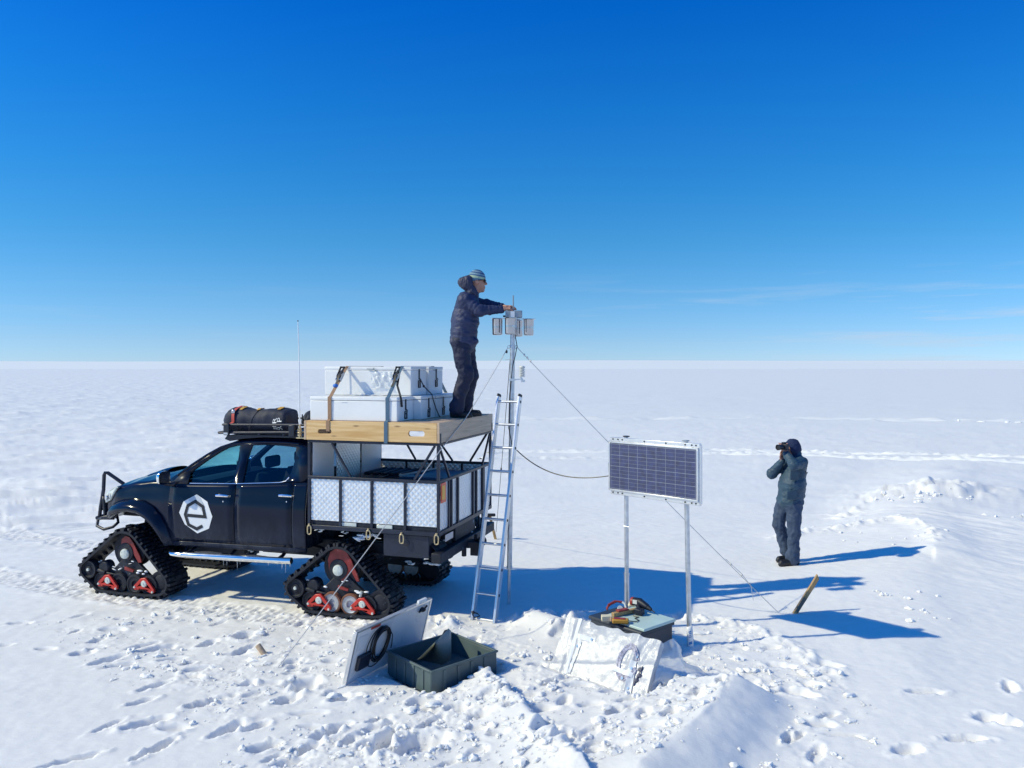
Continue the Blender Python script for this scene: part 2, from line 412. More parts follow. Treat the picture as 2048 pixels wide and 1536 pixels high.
def seg_dist(px, py, path):
    """distance to a polyline, arclength there, signed side"""
    best = np.full(px.shape, 1e9); s_at = np.zeros(px.shape); acc = 0
    for (ax, ay), (bx, by) in zip(path[:-1], path[1:]):
        dx, dy = bx-ax, by-ay; l = math.hypot(dx, dy)
        t = np.clip(((px-ax)*dx + (py-ay)*dy)/(l*l), 0, 1)
        ex = px-(ax+t*dx); ey = py-(ay+t*dy); d = np.hypot(ex, ey)
        sg = np.sign(ex*dy - ey*dx)
        m = d < np.abs(best); best = np.where(m, d*np.where(sg == 0, 1, sg), best); s_at = np.where(m, acc + t*l, s_at)
        acc += l
    return best, s_at
def poly_sd(px, py, poly):
    """signed distance to polygon, inside negative"""
    d = np.full(px.shape, 1e9); ins = np.zeros(px.shape, bool); n = len(poly)
    for i in range(n):
        ax, ay = poly[i]; bx, by = poly[(i+1) % n]
        dx, dy = bx-ax, by-ay
        t = np.clip(((px-ax)*dx + (py-ay)*dy)/(dx*dx+dy*dy), 0, 1)
        d = np.minimum(d, np.hypot(px-(ax+t*dx), py-(ay+t*dy)))
        c = ((ay > py) != (by > py)) & (px < (bx-ax)*(py-ay)/((by-ay) if by != ay else 1e-9)+ax)
        ins ^= c
    return np.where(ins, -d, d)
def G2(*pp): return [tuple(gp(a, b)[:2]) for a, b in pp]
def smooth_path(pts, n=8):
    out = []
    P = [pts[0]] + list(pts) + [pts[-1]]
    for i in range(1, len(P)-2):
        p0, p1, p2, p3 = [np.array(q, float) for q in P[i-1:i+3]]
        for k in range(n):
            t = k/n
            out.append(tuple(.5*((2*p1) + (-p0+p2)*t + (2*p0-5*p1+4*p2-p3)*t*t + (-p0+3*p1-3*p2+p3)*t**3)))
    out.append(tuple(pts[-1])); return out

# trampled snow round the instruments, outline in ground metres
TRAMPLED = G2((40,1222),(300,1212),(560,1228),(640,1245),(790,1245),(880,1240),(980,1236),(1080,1226),(1180,1226),(1400,1222),(1520,1262),(1610,1320),(1690,1372),(1740,1402),(1700,1440),(1730,1480),(1660,1500),(1740,1560),(900,1620),(560,1560),(470,1520),(540,1440),(330,1440),(380,1390),(240,1350),(150,1290))
# the shovelled edge running from the crate to the lower right, and the drift's cut face
BANK = smooth_path(G2((985,1362),(1010,1392),(1040,1420),(1075,1460),(1115,1500),(1160,1560)))
DRIFT = smooth_path(G2((1462,1374),(1455,1400),(1440,1436),(1410,1470),(1370,1508),(1325,1542),(1280,1580)))
FACE = G2((1462,1374),(1450,1420),(1410,1470),(1370,1508),(1325,1542),(1280,1600),(1480,1600),(1540,1500),(1560,1430),(1530,1390))
# pits and boot prints: (px, py, length, width, angle, depth)
PITS = [(38,1246,.26,.12,10,.05),(320,1297,.34,.15,40,.09),(417,1287,.24,.13,55,.08),(490,1273,.26,.22,80,.10),(220,1320,.36,.12,50,.08),(167,1306,.22,.17,20,.05),(90,1298,.2,.1,0,.04),(6,1290,.2,.1,10,.04),
        (398,1338,.26,.10,20,.06),(313,1371,.34,.10,50,.07),(285,1403,.24,.10,45,.07),(294,1446,.34,.14,40,.09),(309,1499,.40,.09,65,.12),(140,1521,.44,.08,38,.09),(215,1452,.28,.07,60,.05),(240,1330,.3,.1,30,.05),
        (350,1456,.24,.14,0,.05),(455,1460,.34,.12,60,.09),(513,1453,.24,.10,50,.08),(525,1496,.24,.13,30,.08),(574,1400,.26,.16,45,.08),(612,1371,.30,.22,70,.11),
        (649,1470,.26,.12,40,.08),(677,1453,.24,.10,30,.08),(615,1497,.26,.12,60,.08),(768,1481,.36,.12,70,.12),(835,1493,.46,.30,40,.14),(1090,1481,.30,.16,60,.11),
        (840,1409,.22,.18,70,.09),(690,1400,.26,.12,30,.08),(960,1440,.24,.12,30,.06),(910,1420,.22,.1,20,.05),(1230,1440,.24,.12,50,.06),(1180,1420,.22,.1,10,.05),
        (1660,1335,.26,.14,-30,.05),(1600,1390,.3,.14,-30,.07),(1850,1386,.36,.10,5,.06),(1975,1436,.24,.17,20,.09),(2015,1446,.2,.14,10,.08),(1935,1478,.34,.11,0,.07),(1815,1500,.28,.14,20,.07),(2020,1370,.3,.12,60,.07),(2040,1545,.2,.1,0,.05),
        (1540,1300,.2,.1,10,.05),(1560,1335,.26,.12,-20,.07),(1620,1372,.22,.12,-30,.06),(1480,1420,.24,.12,30,.06),(1560,1450,.26,.14,40,.08),(1640,1450,.24,.12,0,.06)]
_rr = random.Random(3)
_tries = 0
while len(PITS) < 190 and _tries < 4000:
    _tries += 1
    px, py = _rr.uniform(60, 1720), _rr.uniform(1225, 1536)
    g = gp(px, py)
    if poly_sd(np.array([g.x]), np.array([g.y]), TRAMPLED)[0] > -.1: continue
    PITS.append((px, py, _rr.uniform(.14,.32), _rr.uniform(.06,.14), _rr.uniform(-20,80), _rr.uniform(.03,.085)))
# tread trails left by the tracked truck (centre lines)
TRAIL_NEAR = smooth_path(G2((-420,1085),(-160,1115),(0,1152),(120,1176),(230,1192),(380,1212),(560,1232),(700,1243)))
TRAIL_FAR = smooth_path(G2((-300,975),(-60,1010),(-10,1045),(40,1072),(130,1086),(230,1100),(330,1112),(480,1126)))
TRAIL_LOOP = smooth_path(G2((-150,1040),(20,1034),(110,1026),(190,1019),(300,1008)))
TRAIL_LOOP2 = smooth_path(G2((-150,1022),(20,1012),(110,1002),(215,988),(330,975)))
TR1 = smooth_path(G2((980,908),(1040,904),(1216,904),(1400,901),(1640,905),(1850,911),(2048,918),(2400,930)))
TR2 = smooth_path(G2((960,922),(1040,918),(1216,914),(1400,909),(1640,914),(1850,922),(2048,930),(2400,944)))
FARLINE = smooth_path(G2((900,838),(1200,838),(1500,836),(1800,840),(2100,844),(2500,850)))
FLATS = [([(-.715,7.165),(-.135,7.70),(-.645,8.195),(-1.225,7.66)], -.075, .10), ([(-1.56,7.25),(-1.50,7.25),(-.90,8.36),(-.96,8.38)], .0, .16),
         ([(.36,7.72),(1.16,7.0),(1.36,7.3),(.56,8.05)], -.01, .10), ([(1.335,8.0),(1.725,8.335),(1.205,8.835),(.815,8.50)], -.02, .08), ([(-.50,9.05),(-.12,8.95),(-.10,9.3),(-.5,9.4)], .0, .18)]

def drift_face(X, Y):
    d, s_ = seg_dist(X, Y, DRIFT); left = seg_dist(X - .0, Y, DRIFT)[0]
    return d, s_, sst(.05, .25, s_)
def ground_h(x, y):
    x = np.asarray(x, float); y = np.asarray(y, float); r = np.hypot(x, y)
    near = 1 - sst(30, 60, r)
    h = np.zeros(x.shape)
    # broad swell and wind ripples (sastrugi), long in x, leaning
    far = sst(20, 60, r)
    h += .05*fbm(x*.16+3, y*.2, 3, 1)*sst(9, 22, r)*(1-sst(900, 2500, r))
    xs = x*.94+y*.34; ys = -x*.34+y*.94
    sa = fbm(xs*.35, ys*1.5, 5, 20)
    left = sst(1.0, -5.0, x)*sst(11, 16, y)
    h += (.022*sst(9, 15, y)*(1-left) + .15*left)*np.maximum(sa, -.10)*(1-.5*sst(100, 900, r))
    h += .010*fbm(xs*1.2, ys*5, 4, 30)*(.4+left)*sst(4, 8, r)*near
    h += .0035*fbm(x*7, y*7, 3, 44)*near
    # the long drift ridge on the right: a gentle rise up to its crest line, a longer fall beyond it
    s = x - np.interp(y, [6, 10, 12.1, 13.5, 16, 25], [2.6, 4.9, 6.45, 7.0, 8.6, 14]); am = np.interp(y, [6, 8, 10, 12, 14, 17, 22, 30], [0, .03, .07, .17, .26, .40, .15, 0])
    s = s + .25*fbm(x*.5, y*.5, 2, 48)
    win = sst(6, 8.5, y)*(1-sst(18, 30, y))
    h += am*sst(-2.6, .15, s) - win*np.where(s > 0, np.minimum(.055*s*sst(0, .8, s), .30), 0)
    q = np.exp(-((x-9.0)/1.3)**2-((y-17.2)/1.1)**2); h += .20*q*np.clip(.55+.9*fbm(x*1.9, y*1.9, 6, 60, gain=.55), 0, 2)
    if (np.hypot(x, y) < 40).any():
        bd, sl_ = seg_dist(x, y, [(4.2,13.6),(5.04,13.8),(6.0,14.0),(6.97,14.3),(7.05,13.3),(6.75,12.6),(6.45,12.05)])
        h += .055*np.exp(-(bd/.11)**2)*np.clip(.3+1.4*fbm(x*5, y*5, 4, 52), 0, 1.5)*sst(0, .8, sl_)*(1-.8*sst(4.3, 5.2, sl_)) + .05*sst(.35, -.05, bd)*sst(-.9, -.05, bd)*sst(0, 1, sl_)
        bd, sl_ = seg_dist(x, y, [(6.4,15.2),(7.2,16.4),(8.3,17.4),(9.8,17.5),(11.5,16.8),(13,16.6)])
        h += .05*np.exp(-(bd/.3)**2)*np.clip(.3+1.4*fbm(x*4, y*4, 5, 57), 0, 1.6)
    h += .03*fbm(x*.9, y*2.2+x, 4, 66)*sst(5, 8, x)*near
    # trampled ground
    sel = (r < 30)
    if sel.any():
        X, Y = x[sel], y[sel]; hh = np.zeros(X.shape)
        wob = .22*fbm(X*2.3, Y*2.3, 3, 70)
        t = sst(.16, -.22, poly_sd(X, Y, TRAMPLED) + wob)
        dd, ds, dw = drift_face(X, Y)
        face = dw*sst(.74, .58, -dd)*sst(-.01, .05, -dd)
        t = t*(1 - face)*(1 - .55*dw*sst(.5, .1, dd)*(dd > 0))
        patch = np.clip(.40+1.7*fbm(X*.9+4, Y*.9, 3, 95), .06, 1.15)
        mid = fbm(X*5, Y*5, 3, 80); fine = fbm(X*15, Y*15, 4, 90, gain=.62); wee = fbm(X*34, Y*34, 2, 105)
        crumb = np.maximum(fbm(X*17, Y*17, 2, 97) - .12, 0)
        hh += t*(.008*mid*(.5+.5*patch) + patch*(.0055*fine + .011*(.35-np.abs(fbm(X*10+3, Y*10, 4, 92))) + .004*wee + .012*crumb)) + t*.018*fbm(X*1.5, Y*1.5, 2, 99)
        # berm along the lit edge of the truck's shadow and behind the wrapped panel
        bd, _ = seg_dist(X, Y, G2((860,1246),(980,1244),(1080,1236),(1150,1240)))
        hh += .10*np.exp(-(bd/.16)**2)*np.clip(.6+fbm(X*5, Y*5, 3, 110), 0, 1.5)
        bd, _ = seg_dist(X, Y, G2((1075,1250),(1120,1262),(1150,1262)))
        hh += .14*np.exp(-(bd/.20)**2)
        bd, _ = seg_dist(X, Y, G2((1370,1232),(1480,1252),(1590,1300),(1660,1350)))
        hh += .05*np.exp(-(bd/.14)**2)*np.clip(.5+fbm(X*6, Y*6, 3, 113), 0, 1.5)
        # shovelled bank and drift face
        bd, sa_ = seg_dist(X, Y, BANK)
        hh += .15*np.exp(-np.maximum(bd, 0)/.35)*(1/(1+np.exp(-(bd+.02*fbm(X*6,Y*6,3,77))/.025)))*np.clip(1-np.abs(bd)/.9, 0, 1)
        wv = .03*fbm(X*3, Y*3, 2, 88)
        hh += dw*.21*np.where(dd > 0, np.exp(-np.maximum(dd, 0)/.7), 1-sst(-.04, .62, -dd + wv))
        # boot prints and pits
        for (px, py, l, wd, a, dp) in PITS:
            c = gp(px, py); b = (np.abs(X-c.x) < .6) & (np.abs(Y-c.y) < .6)
            if not b.any() or (poly_sd(np.array([c.x]), np.array([c.y]), FACE)[0] < .05): continue
            dx, dy = X[b]-c.x, Y[b]-c.y; ca, sa2 = math.cos(R(a)), math.sin(R(a))
            u, v_ = dx*ca+dy*sa2, -dx*sa2+dy*ca
            rad = np.sqrt((u/(l*.5))**2 + (v_/(wd*.5))**2) + .18*fbm(X[b]*7, Y[b]*7, 2, 120)
            hh[b] += -.8*dp*sst(1.16, .70, rad) + .18*dp*np.exp(-((rad-1.35)/.28)**2)*np.clip(.7+1.2*fbm(X[b]*12, Y[b]*12, 2, 130), 0, 1.6)
        for poly, z0, mrg in FLATS:
            sd = poly_sd(X, Y, poly); w = sst(mrg, 0, sd); hh = hh*(1-w) + z0*w
        # tread trails
        for path, half, dep in ((TRAIL_NEAR, .24, .055), (TRAIL_FAR, .24, .05), (TRAIL_LOOP, .2, .05), (TRAIL_LOOP2, .2, .05)):
            d, s_ = seg_dist(X, Y, path); ad = np.abs(d)
            inside = sst(half+.06, half-.04, ad + .05*fbm(X*5, Y*5, 2, 140))
            edge = np.exp(-((ad-half-.05)/.07)**2)
            bars = np.sin(s_*2*np.pi/.105 + 1.2*np.sign(d) + 2.5*fbm(X*1.5, Y*1.5, 2, 145))
            hh += inside*(-dep*.12 + .016*np.clip(bars, -.4, .7)*np.clip(.8+fbm(X*3, Y*3, 2, 150), .2, 1.3) + .02*fbm(X*9, Y*9, 3, 155)) + edge*.016*np.clip(.6+fbm(X*4, Y*4, 3, 160), 0, 1.5)
        h[sel] += hh
    sel = (r > 14) & (r < 90)
    if sel.any():
        X, Y = x[sel], y[sel]; hh = np.zeros(X.shape)
        d, s_ = seg_dist(X, Y, FARLINE)
        hh += .08*np.exp(-(d/1.3)**2)*np.clip(.1+fbm(X*.9, Y*.6, 4, 180), 0, 1.2)
        h[sel] += hh
    return h
def gh(x, y): return float(ground_h(np.array([x]), np.array([y]))[0])

def build_ground():
    fine = np.arange(-42, 42.001, .12)
    ang = np.radians(np.concatenate([np.arange(-180, -42, 3.0), fine, np.arange(45, 180, 3.0)]))
    rad = [0.4, 1.2, 2.2, 3.2, 4.0, 4.6]
    r = 5.0
    while r < 11: rad.append(r); r += .017
    while r < 17: rad.append(r); r += .024
    while r < 7000: rad.append(r); r *= 1.0125
    rad.append(9000)
    rad = np.array(rad)
    A, Rr = np.meshgrid(ang, rad)
    X = Rr*np.sin(A); Y = Rr*np.cos(A)
    Z = ground_h(X.ravel(), Y.ravel()).reshape(X.shape)
    nr, na = X.shape
    co = np.stack([X.ravel(), Y.ravel(), Z.ravel()], 1)
    co = np.vstack([co, [[0, 0, 0]]])
    i = np.arange(nr-1)[:, None]; k = np.arange(na)[None, :]; k2 = (k+1) % na
    q = np.stack([i*na+k, (i+1)*na+k, (i+1)*na+k2, i*na+k2], -1).reshape(-1, 4)[:, ::-1]
    c = len(co)-1
    tri = np.stack([np.full(na, c), np.arange(na), (np.arange(na)+1) % na], 1)[:, ::-1]
    me = bpy.data.meshes.new('snow_field')
    nl = q.size + tri.size
    me.vertices.add(len(co)); me.vertices.foreach_set('co', co.astype(np.float32).ravel())
    me.loops.add(nl); me.loops.foreach_set('vertex_index', np.concatenate([q.ravel(), tri.ravel()]).astype(np.int32))
    me.polygons.add(len(q)+len(tri))
    me.polygons.foreach_set('loop_start', np.concatenate([np.arange(len(q))*4, q.size + np.arange(len(tri))*3]).astype(np.int32))
    me.polygons.foreach_set('use_smooth', np.ones(len(q)+len(tri), bool))
    me.update(calc_edges=True); me.validate()
    o = bpy.data.objects.new('snow_field', me); COL.objects.link(o)
    return o

def snow_material(name, base, sss=0., scl=.075):
    m = bpy.data.materials.new(name); m.use_nodes = True; nt = m.node_tree; N = nt.nodes; L = nt.links; b = N['Principled BSDF']
    b.inputs['Roughness'].default_value = .62; b.inputs['Specular IOR Level'].default_value = .25
    if sss: b.inputs['Subsurface Weight'].default_value = sss; b.inputs['Subsurface Radius'].default_value = (1,1,1); b.inputs['Subsurface Scale'].default_value = scl
    tc = N.new('ShaderNodeTexCoord')
    n = N.new('ShaderNodeTexNoise'); n.inputs['Scale'].default_value = .35; n.inputs['Detail'].default_value = 6
    mp = N.new('ShaderNodeMapping'); mp.inputs['Scale'].default_value = (.35, 1.6, 1); mp.inputs['Rotation'].default_value = (0,0,R(-14)); L.new(tc.outputs['Object'], mp.inputs[0]); L.new(mp.outputs[0], n.inputs['Vector'])
    r = N.new('ShaderNodeValToRGB'); r.color_ramp.elements[0].position = .35; r.color_ramp.elements[1].position = .65
    r.color_ramp.elements[0].color = tuple(c*.95 for c in base) + (1,); r.color_ramp.elements[1].color = tuple(base) + (1,)
    L.new(n.outputs[0], r.inputs[0])
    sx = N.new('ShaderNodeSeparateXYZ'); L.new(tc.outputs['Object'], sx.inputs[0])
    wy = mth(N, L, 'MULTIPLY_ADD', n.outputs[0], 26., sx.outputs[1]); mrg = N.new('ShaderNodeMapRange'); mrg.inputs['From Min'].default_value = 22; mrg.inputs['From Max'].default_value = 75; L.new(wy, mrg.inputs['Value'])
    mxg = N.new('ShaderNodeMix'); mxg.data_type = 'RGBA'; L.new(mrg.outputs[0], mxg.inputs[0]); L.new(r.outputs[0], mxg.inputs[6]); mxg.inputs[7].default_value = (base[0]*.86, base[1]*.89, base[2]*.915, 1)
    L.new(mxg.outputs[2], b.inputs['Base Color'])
    # grain, then wind ripples for the distance
    n1 = N.new('ShaderNodeTexNoise'); n1.inputs['Scale'].default_value = 45; n1.inputs['Detail'].default_value = 5; n1.inputs['Roughness'].default_value = .7; L.new(tc.outputs['Object'], n1.inputs['Vector'])
    b1 = N.new('ShaderNodeBump'); b1.inputs['Strength'].default_value = .35; b1.inputs['Distance'].default_value = .008; L.new(n1.outputs[0], b1.inputs['Height'])
    n2 = N.new('ShaderNodeTexNoise'); n2.inputs['Scale'].default_value = 1.0; n2.inputs['Detail'].default_value = 6; n2.inputs['Roughness'].default_value = .6
    mp2 = N.new('ShaderNodeMapping'); mp2.inputs['Scale'].default_value = (.9, 3.2, 1); mp2.inputs['Rotation'].default_value = (0,0,R(-18)); L.new(tc.outputs['Object'], mp2.inputs[0]); L.new(mp2.outputs[0], n2.inputs['Vector'])
    b2 = N.new('ShaderNodeBump'); b2.inputs['Strength'].default_value = .32; b2.inputs['Distance'].default_value = .06; L.new(n2.outputs[0], b2.inputs['Height']); L.new(b1.outputs[0], b2.inputs['Normal'])
    L.new(b2.outputs[0], b.inputs['Normal'])
    return m
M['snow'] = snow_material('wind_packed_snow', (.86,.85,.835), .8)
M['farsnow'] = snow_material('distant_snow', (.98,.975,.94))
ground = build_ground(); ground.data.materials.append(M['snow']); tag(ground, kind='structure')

# distant rising ice sheet beyond the edge of the plain
def far_slope():
    xs = np.linspace(-9000, 9000, 61); rows = [(3500, -22), (4300, -6), (5000, 12), (6000, 38), (7000, 60), (8000, 80), (9000, 89)]
    mb = MB()
    def fn(i, j):
        y, z = rows[int(j)]; x = xs[int(i)]
        zz = z + 4*math.sin(x*.0006+1) + 2.5*math.sin(x*.0017) + (.0006*x if j < 6 else 0) + 8
        return (x, y, zz - 8)
    mb.grid(fn, range(len(xs)), range(len(rows)))
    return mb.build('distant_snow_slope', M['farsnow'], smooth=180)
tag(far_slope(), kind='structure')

# the ruts of an earlier drive, thrown up as bright fresh snow far behind
M['clod'] = snow_material('loose_snow', (.89,.885,.875), .7, .02)
M['fresh'] = snow_material('freshly_broken_snow', (.95,.945,.92))
def berm(path, w, amp, name, step, gaps=0.):
    P = [np.array(q) for q in smooth_path(path, 10)]; pts = []
    for a, b in zip(P[:-1], P[1:]):
        n = max(1, int(np.linalg.norm(b-a)/step)); pts += [a + (b-a)*i/n for i in range(n)]
    pts = np.array(pts); t = np.gradient(pts, axis=0); t /= np.linalg.norm(t, axis=1)[:,None]; nn = np.stack([-t[:,1], t[:,0]], 1)
    ws = np.linspace(-1, 1, 13); wob = 1 + .35*pn(pts[:,0]*1.3, pts[:,1]*1.3, 8)
    X = pts[:,0][:,None] + nn[:,0][:,None]*ws*w*wob[:,None]; Y = pts[:,1][:,None] + nn[:,1][:,None]*ws*w*wob[:,None]
    G = ground_h(X.ravel(), Y.ravel()).reshape(X.shape); prof = (1-ws**2)
    keep = np.clip(1.15 + .9*fbm(pts[:,0]*.35, pts[:,1]*.35, 2, 6) - gaps, 0, 1)[:,None]
    Z = G + prof*keep*amp*(.70 + .8*np.clip(fbm(X*5, Y*5, 4, 9), -.5, 1)) - .03*(1-prof) - .03*(1-keep)
    m_ = MB(); n, k = X.shape; m_.v = [tuple(q) for q in np.stack([X.ravel(), Y.ravel(), Z.ravel()], 1).tolist()]
    m_.f = [(i*k+j, i*k+j+1, (i+1)*k+j+1, (i+1)*k+j) for i in range(n-1) for j in range(k-1)]
    return tag(m_.build(name, M['fresh'], smooth=180), kind='structure')
berm(TR1[::8], .33, .085, 'snow_track', .09); berm(TR2[::8], .33, .085, 'snow_track', .09)
berm(FARLINE[::8], .9, .12, 'snow_track', .3, .55)

# loose lumps of snow kicked about in the trampled ground
def snow_clods():
    rr = random.Random(21); nr = np.random.RandomState(4)
    t = (1+5**.5)/2
    ico = np.array([(-1,t,0),(1,t,0),(-1,-t,0),(1,-t,0),(0,-1,t),(0,1,t),(0,-1,-t),(0,1,-t),(t,0,-1),(t,0,1),(-t,0,-1),(-t,0,1)], float); ico /= np.linalg.norm(ico[0])
    icf = [(0,11,5),(0,5,1),(0,1,7),(0,7,10),(0,10,11),(1,5,9),(5,11,4),(11,10,2),(10,7,6),(7,1,8),(3,9,4),(3,4,2),(3,2,6),(3,6,8),(3,8,9),(4,9,5),(2,4,11),(6,2,10),(8,6,7),(9,8,1)]
    bm = bmesh.new()
    for p in ico: bm.verts.new(p)
    bm.verts.ensure_lookup_table()
    for f in icf: bm.faces.new([bm.verts[i] for i in f])
    bmesh.ops.subdivide_edges(bm, edges=bm.edges, cuts=1)
    bm.verts.ensure_lookup_table(); bm.verts.index_update()
    base = np.array([tuple(v.co.normalized()) for v in bm.verts]); fc = [[v.index for v in f.verts] for f in bm.faces]; bm.free()
    pts = []
    while len(pts) < 2400:
        px, py = rr.uniform(30, 1780), rr.uniform(1218, 1560); g = gp(px, py)
        sd = poly_sd(np.array([g.x]), np.array([g.y]), TRAMPLED)[0]
        if sd > .12 or (sd > -.15 and rr.random() < .6): continue
        if poly_sd(np.array([g.x]), np.array([g.y]), FACE)[0] < 0 and rr.random() < .93: continue
        if pn(np.array([g.x*1.1]), np.array([g.y*1.1]), 95)[0] < -.12 and rr.random() < .7: continue
        s = max(.008, min(.044, .0052/(rr.random()+.07)**.95))
        pts.append((g.x, g.y, s))
    for (px, py, n, sp, smax) in ((1852,985,30,.45,.07),(1700,1062,16,.4,.03),(1800,1200,10,.2,.035),(1870,1240,8,.2,.04),(1995,842,8,1.6,.2),(1770,1050,16,.5,.03),(2010,1012,5,.2,.06)):
        for _ in range(n):
            g = gp(px, py) if py > 1100 or py < 900 else gp(px, py)
            pts.append((g.x*(.86 if 960 < py < 1060 else 1)+rr.gauss(0, sp), g.y*(.86 if 960 < py < 1060 else 1)+rr.gauss(0, sp*.7), rr.uniform(.25, 1)*smax))
    P = np.array(pts); H = ground_h(P[:,0], P[:,1])
    vs = []; fs = []; n0 = 0
    for (x, y, s), h in zip(pts, H):
        off = np.clip(1 + .22*nr.randn(len(base)), .55, 1.5); sc = np.array([1.15, .9, .6])*(1+.28*nr.randn(3)); a = nr.rand()*6.28
        q = base*off[:, None]*sc*s; c, d = math.cos(a), math.sin(a)
        q = np.stack([q[:,0]*c-q[:,1]*d, q[:,0]*d+q[:,1]*c, q[:,2]], 1) + np.array([x, y, h + s*.05])
        vs.append(q); fs += [tuple(i+n0 for i in f) for f in fc]; n0 += len(base)
    vs = np.vstack(vs)
    me = bpy.data.meshes.new('snow_clods'); me.from_pydata(vs.tolist(), [], fs); me.update()
    me.polygons.foreach_set('use_smooth', [False]*len(me.polygons)); me.materials.append(M['clod'])
    o = bpy.data.objects.new('snow_clods', me); COL.objects.link(o); return o
tag(snow_clods(), 'white clods of kicked up snow strewn over the trampled ground', 'snow', kind='stuff')
# ------------------------------------------------------------------ the tracked pickup truck
TH = 16.5
truck = thing('tracked_pickup_truck', 'black double cab pickup on rubber tracks carrying a raised wooden deck of white boxes', 'pickup truck', (-2.08, 9.3, 0), R(-TH))
TI = local(truck)
TW = TI.inverted()
VC = .965                                   # truck centre line
def mir(v): return 2*VC - v

def interp(x, tab):
    if x <= tab[0][0]: return tab[0][1]
    for (a, p), (b, q) in zip(tab[:-1], tab[1:]):
        if x <= b:
            t = (x-a)/(b-a); return p + (q-p)*t
    return tab[-1][1]
def interps(x, tab):
    if x <= tab[0][0]: return tab[0][1]
    for (a, p), (b, q) in zip(tab[:-1], tab[1:]):
        if x <= b:
            t = (x-a)/(b-a); t = t*t*(3-2*t); return p + (q-p)*t
    return tab[-1][1]

# side surface of the cab body: v as a function of (u, z)
def plan_in(u):            # body narrows towards the nose
    return interps(u, [(-3.66,.30),(-3.55,.155),(-3.3,.06),(-2.9,.02),(-2.5,.0),(-.5,.0)])
def side_v(u, z):
    b = .105 + .05*((z-1.12)/.42)**2 + .012*sst(1.22, 1.34, np.array(z)).item() - .008*sst(.95, .86, np.array(z)).item()
    return b + plan_in(u)
def belt(u): return interp(u, [(-2.6,1.455),(-2.1,1.468),(-1.46,1.492),(-.75,1.535),(-.5,1.55)])
def sill(u): return .705 + .012*(u+2.4)
# wheel arch opening of the front wing
ARCH = [(-3.36,.955),(-3.30,1.02),(-3.18,1.075),(-3.02,1.10),(-2.86,1.085),(-2.72,1.03),(-2.62,.95),(-2.545,.84),(-2.50,.72)]
def bottom(u):
    if u <= -3.36: return interp(u, [(-3.66,1.02),(-3.58,.985),(-3.36,.955)])
    if u >= -2.50: return sill(u)
    return interp(u, ARCH)
HOOD = [(-3.66,1.20),(-3.60,1.28),(-3.5,1.345),(-3.3,1.415),(-3.0,1.475),(-2.7,1.51),(-2.45,1.53)]
def hoodz(u): return interps(u, HOOD)

def front_end():
    us = sorted(set([-3.66,-3.64,-3.6,-3.55,-3.5,-3.44,-3.36,-3.355,-3.3,-3.24,-3.18,-3.1,-3.02,-2.94,-2.86,-2.79,-2.72,-2.67,-2.62,-2.58,-2.545,-2.52,-2.505,-2.50,-2.48,-2.455]))
    ws = np.linspace(-1, 1, 49)
    def fn(u, w):
        s = abs(w); sg = -1 if w < 0 else 1
        top = hoodz(u); bot = bottom(u); sh = top - .085
        if s < .55:
            t = s/.55; zz = top + .05*(1-t*t) - .02*t**4
            vv_half = (VC - side_v(u, sh) - .07)*t
        elif s < .68:
            t = (s-.55)/.13; a = t*PI/2
            vv_half = (VC - side_v(u, sh)) - .07 + .07*math.sin(a); zz = top - .02 - .065*(1-math.cos(a))
        else:
            t = (s-.68)/.32; zz = sh + (bot - sh)*t
            vv_half = VC - side_v(u, zz)
        if u < -3.5: vv_half *= 1
        return (u, VC + sg*vv_half, zz)
    mb = MB(); mb.grid(fn, us, list(ws))
    return mb
body = front_end().build('body', M['paint'], truck, smooth=55)
# nose: grille and bumper skin
mb = MB()
mb.grid(lambda a, w: (-3.66 - .05*math.cos(w*1.2) + .03*a, VC + w*.66, 1.22 - .30*a + .01*math.cos(w*2)), [0,.25,.5,.75,1], list(np.linspace(-1,1,17)))
mb.build('bumper', M['plastic'], truck, thick=.03)
mb = MB()
for k in range(5): mb.bar((-3.70+.01*k, VC-.42, 1.19-.035*k), (-3.70+.01*k, VC+.42, 1.19-.035*k), .015, .012)
mb.build('grille', M['chrome'], truck)

